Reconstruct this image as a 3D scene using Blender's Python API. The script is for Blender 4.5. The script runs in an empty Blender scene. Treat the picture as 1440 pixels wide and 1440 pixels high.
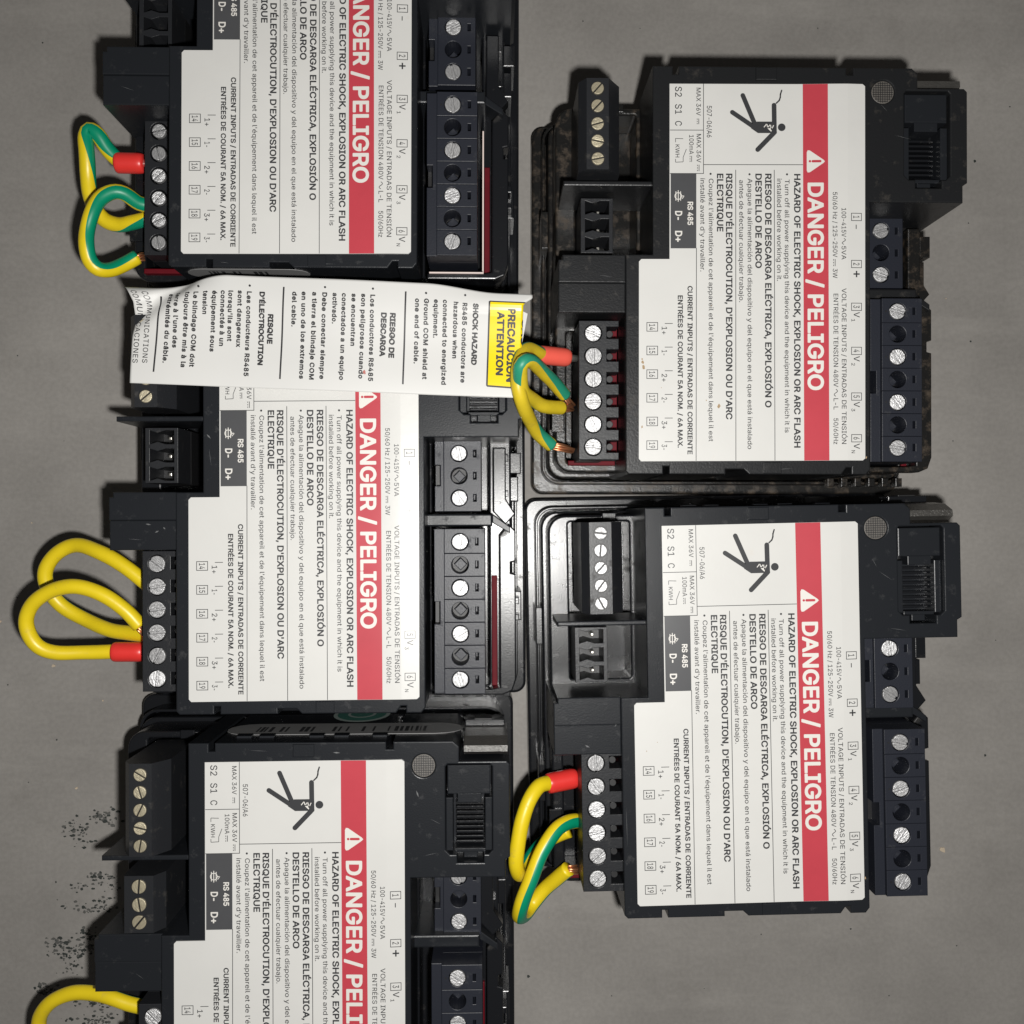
import bpy, math, random
from mathutils import Vector, Matrix
from mathutils.geometry import tessellate_polygon

# ------------------------------------------------------------------ camera, world, flash, exposure
SC = bpy.context.scene
COL = SC.collection
MM = 0.001
CAM_H = 274.98                                   # lens height above the tabletop, mm
cam = bpy.data.cameras.new('camera'); cam.sensor_width = 36; cam.lens = 36.0
cam.clip_start = 0.01; cam.clip_end = 20
camo = bpy.data.objects.new('camera', cam); COL.objects.link(camo); SC.camera = camo
tx, ty = math.radians(1.155), math.radians(-0.354)   # the phone was held a degree off plumb
cx, sx, cy, sy = math.cos(tx), math.sin(tx), math.cos(ty), math.sin(ty)
right = Vector((cx, 0, sx)); down = Vector((-sy*sx, -cy, sy*cx)); 
right = Vector((cx, 0, sx))
back = right.cross(-down).normalized(); up = back.cross(right).normalized()
camo.matrix_world = Matrix(((right.x, up.x, back.x, 0), (right.y, up.y, back.y, 0), (right.z, up.z, back.z, CAM_H*MM), (0, 0, 0, 1)))
world = bpy.data.worlds.new('World'); SC.world = world; world.use_nodes = True
bg = world.node_tree.nodes['Background']; bg.inputs[0].default_value = (1.0, 0.95, 0.9, 1); bg.inputs[1].default_value = 0.045
fl = bpy.data.lights.new('phone_flash', 'POINT'); fl.energy = 2.9; fl.shadow_soft_size = 0.0035; fl.color = (1.0, 0.982, 0.95)
flo = bpy.data.objects.new('phone_flash', fl); COL.objects.link(flo); flo.location = (0.0105, -0.0130, CAM_H*MM)
SC.view_settings.view_transform = 'Standard'; SC.view_settings.look = 'None'
SC.view_settings.exposure = 0.0; SC.view_settings.gamma = 1.0; SC.view_settings.use_curve_mapping = False
SC.cycles.max_bounces = 6
try: SC.cycles.use_denoising = True
except Exception: pass
R = random.Random(7)

# ------------------------------------------------------------------ materials
def mat(name, base, rough=0.5, metal=0.0, spec=0.5, bump=0.0, bscale=2500, vary=0.0, vscale=120, rvary=0.0, dust=None, coat=0.0, own=False, brush=0):
    m = bpy.data.materials.new(name); m.use_nodes = True
    nt = m.node_tree; b = nt.nodes['Principled BSDF']; N = nt.nodes.new; L = nt.links.new
    b.inputs['Base Color'].default_value = (*base, 1); b.inputs['Roughness'].default_value = rough
    b.inputs['Metallic'].default_value = metal; b.inputs['Specular IOR Level'].default_value = spec
    if coat: b.inputs['Coat Weight'].default_value = coat; b.inputs['Coat Roughness'].default_value = 0.15
    tc = N('ShaderNodeTexCoord'); vec = tc.outputs['Object']
    if own:                                       # every copy gets its own wear
        oi = N('ShaderNodeObjectInfo'); va = N('ShaderNodeVectorMath'); va.operation = 'ADD'; L(vec, va.inputs[0]); L(oi.outputs['Location'], va.inputs[1]); vec = va.outputs[0]
    if brush:                                     # filed or turned metal: marks drawn out along one direction
        mp = N('ShaderNodeMapping'); mp.inputs['Scale'].default_value = (1.0, brush, 1.0); L(vec, mp.inputs['Vector']); vec = mp.outputs[0]
    def noise(scale, detail=4, rough_=0.6):
        n = N('ShaderNodeTexNoise'); n.inputs['Scale'].default_value = scale; n.inputs['Detail'].default_value = detail
        n.inputs['Roughness'].default_value = rough_; L(vec, n.inputs['Vector']); return n
    col = None
    if vary:
        n = noise(vscale, 5, 0.65); mx = N('ShaderNodeMix'); mx.data_type = 'RGBA'
        mx.inputs[6].default_value = (*[c*(1-vary) for c in base], 1); mx.inputs[7].default_value = (*[min(1, c*(1+vary)) for c in base], 1)
        L(n.outputs['Fac'], mx.inputs[0]); col = mx.outputs[2]
    if dust:
        amt, dcol, dscale = dust
        n = noise(dscale, 8, 0.7); r = N('ShaderNodeMapRange'); r.inputs[1].default_value = 0.62 - amt*0.35; r.inputs[2].default_value = 0.78
        L(n.outputs['Fac'], r.inputs[0])
        mx = N('ShaderNodeMix'); mx.data_type = 'RGBA'; mx.inputs[7].default_value = (*dcol, 1)
        sc_ = N('ShaderNodeMath'); sc_.operation = 'MULTIPLY'; sc_.inputs[1].default_value = min(1, 0.40 + max(0, amt)); L(r.outputs[0], sc_.inputs[0])
        L(sc_.outputs[0], mx.inputs[0])
        if col: L(col, mx.inputs[6])
        else: mx.inputs[6].default_value = (*base, 1)
        col = mx.outputs[2]
        rr = N('ShaderNodeMapRange'); rr.inputs[3].default_value = rough; rr.inputs[4].default_value = min(1, rough+0.4)
        L(r.outputs[0], rr.inputs[0]); L(rr.outputs[0], b.inputs['Roughness'])
    elif rvary:
        n = noise(vscale*3, 5, 0.7); rr = N('ShaderNodeMapRange'); rr.inputs[1].default_value = 0.3; rr.inputs[2].default_value = 0.7
        rr.inputs[3].default_value = max(0.02, rough-rvary); rr.inputs[4].default_value = rough+rvary
        L(n.outputs['Fac'], rr.inputs[0]); L(rr.outputs[0], b.inputs['Roughness'])
    if col: L(col, b.inputs['Base Color'])
    if bump:
        n = noise(bscale, 3); bp = N('ShaderNodeBump'); bp.inputs['Strength'].default_value = bump; bp.inputs['Distance'].default_value = 0.0002
        L(n.outputs['Fac'], bp.inputs['Height']); L(bp.outputs[0], b.inputs['Normal'])
    return m

M = {}
DUST = (0.20, 0.15, 0.10)
M['black'] = mat('black_plastic', (0.0135, 0.0150, 0.0178), 0.31, spec=0.20, bump=0.12, bscale=3000, dust=(0.10, (0.060, 0.060, 0.060), 330))
M['grimy'] = mat('dusty_black_plastic', (0.0120, 0.0126, 0.0138), 0.35, spec=0.28, bump=0.2, bscale=2300, dust=(0.12, (0.07, 0.06, 0.048), 260))
M['shell'] = mat('glossy_black_plastic', (0.0085, 0.0092, 0.0110), 0.24, spec=0.36, bump=0.10, bscale=3500, dust=(0.09, (0.07, 0.064, 0.056), 260), rvary=0.1)
M['grimy_shell'] = mat('grimy_glossy_plastic', (0.010, 0.0098, 0.0095), 0.28, spec=0.4, bump=0.28, bscale=2200, dust=(0.34, (0.115, 0.083, 0.055), 300))
M['plug'] = mat('blue_black_plastic', (0.0160, 0.0180, 0.0255), 0.40, spec=0.3, bump=0.16, bscale=2800, dust=(0.05, (0.07, 0.07, 0.07), 300))
M['plug_grey'] = mat('charcoal_plastic', (0.0165, 0.0175, 0.0200), 0.38, spec=0.3, bump=0.2, bscale=2600, dust=(0.10, (0.075, 0.068, 0.058), 300))
M['pit'] = mat('dark_recess_plastic', (0.006, 0.006, 0.007), 0.5)  # near-black: shade of holes and notches put into the colour; also sensor grid
M['zinc'] = mat('zinc_screw', (0.47, 0.47, 0.475), 0.40, metal=0.65, bump=0.75, bscale=900, vary=0.45, vscale=520, rvary=0.16, brush=5)
M['brass'] = mat('pale_brass_screw', (0.47, 0.42, 0.30), 0.42, metal=0.55, bump=0.5, bscale=1000, vary=0.4, vscale=600, brush=5)
M['pin'] = mat('tin_pin', (0.62, 0.6, 0.55), 0.3, metal=0.9)
M['paper'] = mat('white_label', (0.60, 0.596, 0.575), 0.29, spec=0.5, vary=0.07, vscale=45, bump=0.05, bscale=900, dust=(-0.10, (0.42, 0.36, 0.28), 95), own=True)
M['red'] = mat('red_print', (0.46, 0.050, 0.068), 0.30, spec=0.5, vary=0.10, vscale=120, own=True)
M['ink'] = mat('dark_grey_print', (0.040, 0.041, 0.044), 0.30, spec=0.5)
M['greyink'] = mat('grey_print', (0.065, 0.066, 0.070), 0.32, vary=0.1, vscale=300)
M['white'] = mat('white_print', (0.66, 0.64, 0.60), 0.42)
M['tag'] = mat('tag_paper', (0.60, 0.597, 0.58), 0.45, spec=0.32, vary=0.04, vscale=50)
M['yellow_ink'] = mat('yellow_print', (0.80, 0.60, 0.0), 0.3, vary=0.05, vscale=200)
M['black_ink'] = mat('black_print', (0.02, 0.02, 0.022), 0.45)
M['wire'] = mat('yellow_insulation', (0.74, 0.56, 0.012), 0.38, vary=0.07, vscale=220, dust=(0.02, (0.34, 0.23, 0.05), 260), bump=0.12, bscale=700)
M['wire_green'] = mat('green_insulation', (0.0, 0.235, 0.125), 0.38, vary=0.1, vscale=220)
M['wire_old'] = mat('dirty_yellow_insulation', (0.60, 0.45, 0.02), 0.42, vary=0.15, vscale=260, dust=(0.1, (0.24, 0.16, 0.06), 300))
M['wire_old_green'] = mat('dirty_green_insulation', (0.02, 0.25, 0.15), 0.45, vary=0.15, vscale=260)
M['ferrule'] = mat('red_sleeve_plastic', (0.70, 0.035, 0.03), 0.36, vary=0.08, vscale=250)
M['ferrule_pale'] = mat('faded_red_sleeve_plastic', (0.72, 0.10, 0.07), 0.36, vary=0.06, vscale=250)
M['copper'] = mat('bare_copper', (0.72, 0.32, 0.16), 0.35, metal=0.85)
M['gasket'] = mat('red_rubber', (0.10, 0.003, 0.008), 0.6, spec=0.15, vary=0.3, vscale=300)
M['lip'] = mat('pale_gasket_lip', (0.72, 0.60, 0.56), 0.35)  # glare on a glossy edge, put into a pale colour
M['sensor'] = mat('grey_window_plastic', (0.10, 0.092, 0.083), 0.5, vary=0.3, vscale=500, bump=0.3)
M['sticker'] = mat('silver_sticker', (0.22, 0.22, 0.22), 0.4, spec=0.5, vary=0.15, vscale=200)
M['seal'] = mat('green_sticker', (0.05, 0.16, 0.13), 0.4, vary=0.2, vscale=200)
M['sealrim'] = mat('pale_green_sticker_rim', (0.30, 0.36, 0.34), 0.4)
M['stain'] = mat('brown_dirt', (0.33, 0.23, 0.13), 0.7, vary=0.3, vscale=900)
M['rust'] = mat('red_brown_stain', (0.40, 0.12, 0.10), 0.6, vary=0.3, vscale=900)
M['speck'] = mat('black_ink_smudge', (0.025, 0.03, 0.027), 0.7)
M['grey_speck'] = mat('grey_ink_smudge', (0.085, 0.084, 0.078), 0.7)
M['grit'] = mat('pale_grit', (0.48, 0.40, 0.30), 0.8, vary=0.3, vscale=900)
M['scuff'] = mat('rubbed_grey_plastic', (0.11, 0.112, 0.115), 0.55, vary=0.4, vscale=900)
M['clip'] = mat('worn_glossy_plastic', (0.075, 0.072, 0.067), 0.30, metal=0.35, bump=0.8, bscale=2300, vary=0.3, vscale=900)  # glare on glossy black plastic put into a greyer, part-metallic colour

def table_material():
    m = bpy.data.materials.new('matte_taupe_tabletop'); m.use_nodes = True
    nt = m.node_tree; b = nt.nodes['Principled BSDF']; N = nt.nodes.new; L = nt.links.new
    tc = N('ShaderNodeTexCoord')
    n1 = N('ShaderNodeTexNoise'); n1.inputs['Scale'].default_value = 14; n1.inputs['Detail'].default_value = 8; n1.inputs['Roughness'].default_value = 0.6
    n2 = N('ShaderNodeTexNoise'); n2.inputs['Scale'].default_value = 900; n2.inputs['Detail'].default_value = 3
    L(tc.outputs['Object'], n1.inputs['Vector']); L(tc.outputs['Object'], n2.inputs['Vector'])
    r = N('ShaderNodeValToRGB'); r.color_ramp.elements[0].position = 0.3; r.color_ramp.elements[1].position = 0.75
    r.color_ramp.elements[0].color = (0.222, 0.210, 0.196, 1); r.color_ramp.elements[1].color = (0.345, 0.328, 0.306, 1)
    L(n1.outputs['Fac'], r.inputs[0])
    mx = N('ShaderNodeMix'); mx.data_type = 'RGBA'; mx.blend_type = 'MULTIPLY'; mx.inputs[0].default_value = 0.22
    g = N('ShaderNodeValToRGB'); g.color_ramp.elements[0].position = 0.35; g.color_ramp.elements[1].position = 0.65
    g.color_ramp.elements[0].color = (0.6, 0.6, 0.6, 1)
    L(n2.outputs['Fac'], g.inputs[0]); L(r.outputs[0], mx.inputs[6]); L(g.outputs[0], mx.inputs[7]); L(mx.outputs[2], b.inputs['Base Color'])
    # wiped streaks and old pale smears
    mp = N('ShaderNodeMapping'); mp.inputs['Scale'].default_value = (7, 34, 1); mp.inputs['Rotation'].default_value = (0, 0, 0.9); L(tc.outputs['Object'], mp.inputs['Vector'])
    n3 = N('ShaderNodeTexNoise'); n3.inputs['Scale'].default_value = 2.0; n3.inputs['Detail'].default_value = 7; n3.inputs['Roughness'].default_value = 0.7; L(mp.outputs[0], n3.inputs['Vector'])
    n4 = N('ShaderNodeTexNoise'); n4.inputs['Scale'].default_value = 42; n4.inputs['Detail'].default_value = 9; n4.inputs['Roughness'].default_value = 0.75; L(tc.outputs['Object'], n4.inputs['Vector'])
    r3 = N('ShaderNodeMapRange'); r3.inputs[1].default_value = 0.52; r3.inputs[2].default_value = 0.72; r3.inputs[4].default_value = 0.22; L(n3.outputs['Fac'], r3.inputs[0])
    r4 = N('ShaderNodeMapRange'); r4.inputs[1].default_value = 0.56; r4.inputs[2].default_value = 0.78; r4.inputs[4].default_value = 0.45; L(n4.outputs['Fac'], r4.inputs[0])
    m3 = N('ShaderNodeMix'); m3.data_type = 'RGBA'; m3.inputs[7].default_value = (0.43, 0.41, 0.38, 1); L(r3.outputs[0], m3.inputs[0]); L(mx.outputs[2], m3.inputs[6])
    m4 = N('ShaderNodeMix'); m4.data_type = 'RGBA'; m4.inputs[7].default_value = (0.17, 0.158, 0.142, 1); L(r4.outputs[0], m4.inputs[0]); L(m3.outputs[2], m4.inputs[6])
    L(m4.outputs[2], b.inputs['Base Color'])
    b.inputs['Roughness'].default_value = 0.62; b.inputs['Specular IOR Level'].default_value = 0.3
    bp = N('ShaderNodeBump'); bp.inputs['Strength'].default_value = 0.18; bp.inputs['Distance'].default_value = 0.0002
    L(n2.outputs['Fac'], bp.inputs['Height']); L(bp.outputs[0], b.inputs['Normal'])
    return m
M['table'] = table_material()

# ------------------------------------------------------------------ mesh helpers; authored in mm, x right, y DOWN the picture, z up
class MB:
    def __init__(s): s.v = []; s.f = []; s.m = []
    def add(s, v, f, k=0):
        o = len(s.v); s.v += v; s.f += [tuple(i+o for i in q) for q in f]; s.m += [k]*len(f); return s
    def mesh(s, name, mats, smooth=False):
        me = bpy.data.meshes.new(name)
        me.from_pydata([(a*MM, -b*MM, c*MM) for a, b, c in s.v], [], s.f)
        for m in mats: me.materials.append(M[m])
        me.polygons.foreach_set('material_index', s.m)
        if smooth: me.polygons.foreach_set('use_smooth', [True]*len(s.f))
        me.update(); return me
    def build(s, name, mats, parent=None, smooth=False, loc=None):
        return place(name, s.mesh(name, mats, smooth), parent, loc)

def place(name, me, parent=None, loc=None):
    o = bpy.data.objects.new(name, me); COL.objects.link(o)
    if parent: o.parent = parent
    if loc: o.location = (loc[0]*MM, -loc[1]*MM, loc[2]*MM)
    return o

def prism(outline, z0, z1, holes=(), bev=0.0, seg=1):
    """extruded, edge-bevelled plate with holes -> verts, faces (mm, y down)"""
    c = bpy.data.curves.new('plate', 'CURVE'); c.dimensions = '2D'; c.fill_mode = 'BOTH'
    for loop in [outline, *holes]:
        sp = c.splines.new('POLY'); sp.points.add(len(loop)-1)
        for p, (x, y) in zip(sp.points, loop): p.co = (x, -y, 0, 1)
        sp.use_cyclic_u = True
    c.extrude = max(0.001, (z1-z0)/2-bev); c.bevel_depth = bev; c.bevel_resolution = seg; c.offset = -bev
    o = bpy.data.objects.new('plate', c); COL.objects.link(o)
    me = bpy.data.meshes.new_from_object(o.evaluated_get(bpy.context.evaluated_depsgraph_get()))
    zc = (z0+z1)/2
    v = [(p.co.x, -p.co.y, p.co.z+zc) for p in me.vertices]; f = [tuple(p.vertices) for p in me.polygons]
    bpy.data.objects.remove(o); bpy.data.curves.remove(c); bpy.data.meshes.remove(me)
    return v, f

def rect(x0, y0, x1, y1, r=0.0, n=4):
    if r <= 0: return [(x0, y0), (x1, y0), (x1, y1), (x0, y1)]
    out = []
    for cx_, cy_, a0 in ((x1-r, y1-r, 0), (x0+r, y1-r, 90), (x0+r, y0+r, 180), (x1-r, y0+r, 270)):
        for i in range(n+1):
            a = math.radians(a0+90*i/n); out.append((cx_+r*math.cos(a), cy_+r*math.sin(a)))
    return out
def circ(x, y, r, n=20): return [(x+r*math.cos(2*math.pi*i/n), y+r*math.sin(2*math.pi*i/n)) for i in range(n)]
def box(x0, y0, z0, x1, y1, z1, bev=0.15): return prism(rect(x0, y0, x1, y1), z0, z1, bev=bev)

def flat(mb, loops, z, k):
    """flat printed shape facing up (outer loop first, then holes)"""
    tris = tessellate_polygon([[Vector((x, -y, 0)) for x, y in l] for l in loops])
    pts = [p for l in loops for p in l]; f = []
    for a, b, c in tris:
        A, B, C = pts[a], pts[b], pts[c]
        s = (B[0]-A[0])*-(C[1]-A[1]) + (B[1]-A[1])*(C[0]-A[0])
        if abs(s) > 1e-9: f.append((a, b, c) if s > 0 else (a, c, b))
    mb.add([(x, y, z) for x, y in pts], f, k)

def bar2(p, q, w, round_=False):
    """outline of a stroke of width w"""
    dx, dy = q[0]-p[0], q[1]-p[1]; l = math.hypot(dx, dy); dx /= l; dy /= l; h = w/2
    if not round_: return [(p[0]-dy*h, p[1]+dx*h), (p[0]+dy*h, p[1]-dx*h), (q[0]+dy*h, q[1]-dx*h), (q[0]-dy*h, q[1]+dx*h)]
    a0 = math.atan2(dy, dx); out = []
    for i in range(9): a = a0+math.pi/2+math.pi*i/8; out.append((p[0]+h*math.cos(a), p[1]+h*math.sin(a)))
    for i in range(9): a = a0-math.pi/2+math.pi*i/8; out.append((q[0]+h*math.cos(a), q[1]+h*math.sin(a)))
    return out

def tube(path, r, n=14, stripes=None, phase=0.0, twist=0.0, taper=None):
    """swept round bar along a path (mm); stripes: share of the ring coloured with slot 1, centred `phase` from the top"""
    P = [Vector((a, -b, c)) for a, b, c in path]
    T = [((P[min(i+1, len(P)-1)]-P[max(i-1, 0)]).normalized()) for i in range(len(P))]
    nrm = Vector((0, 0, 1)); nrm = (nrm-T[0]*nrm.dot(T[0]))
    if nrm.length < 1e-3: nrm = Vector((1, 0, 0))-T[0]*T[0].x
    nrm.normalize(); v = []; f = []; mi = []
    for i, p in enumerate(P):
        nrm = (nrm-T[i]*nrm.dot(T[i])).normalized(); b = T[i].cross(nrm)
        rr = r*(taper(i/(len(P)-1)) if taper else 1)
        for j in range(n):
            a = 2*math.pi*j/n + math.pi + phase + twist*i/(len(P)-1); q = p + nrm*math.cos(a)*rr + b*math.sin(a)*rr
            v.append((q.x, -q.y, q.z))
    for i in range(len(P)-1):
        for j in range(n):
            f.append((i*n+j, i*n+(j+1) % n, (i+1)*n+(j+1) % n, (i+1)*n+j))
            mi.append(1 if stripes and abs((j+0.5)/n-0.5) < stripes/2 else 0)
    f.append(tuple(reversed(range(n)))); f.append(tuple((len(P)-1)*n+j for j in range(n))); mi += [0, 0]
    return v, f, mi

def spline(pts, step=0.7):
    out = []
    for i in range(len(pts)-1):
        p0 = Vector(pts[max(i-1, 0)]); p1 = Vector(pts[i]); p2 = Vector(pts[i+1]); p3 = Vector(pts[min(i+2, len(pts)-1)])
        n = max(2, int((p2-p1).length/step))
        for k in range(n):
            t = k/n
            out.append(tuple(0.5*((2*p1)+(p2-p0)*t+(2*p0-5*p1+4*p2-p3)*t*t+(3*p1-p0-3*p2+p3)*t**3)))
    out.append(tuple(pts[-1])); return out

def thing(name, label, cat, loc=(0, 0, 0), rot=0.0, group=None):
    o = bpy.data.objects.new(name, None); COL.objects.link(o); o.empty_display_size = 0.01
    o.location = (loc[0]*MM, -loc[1]*MM, loc[2]*MM); o.rotation_euler = (0, 0, -rot)
    o['label'] = label; o['category'] = cat
    if group: o['group'] = group
    return o

# ------------------------------------------------------------------ lettering: outlines of a plain grotesque alphabet, regular and bold
CAP = 509
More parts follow.
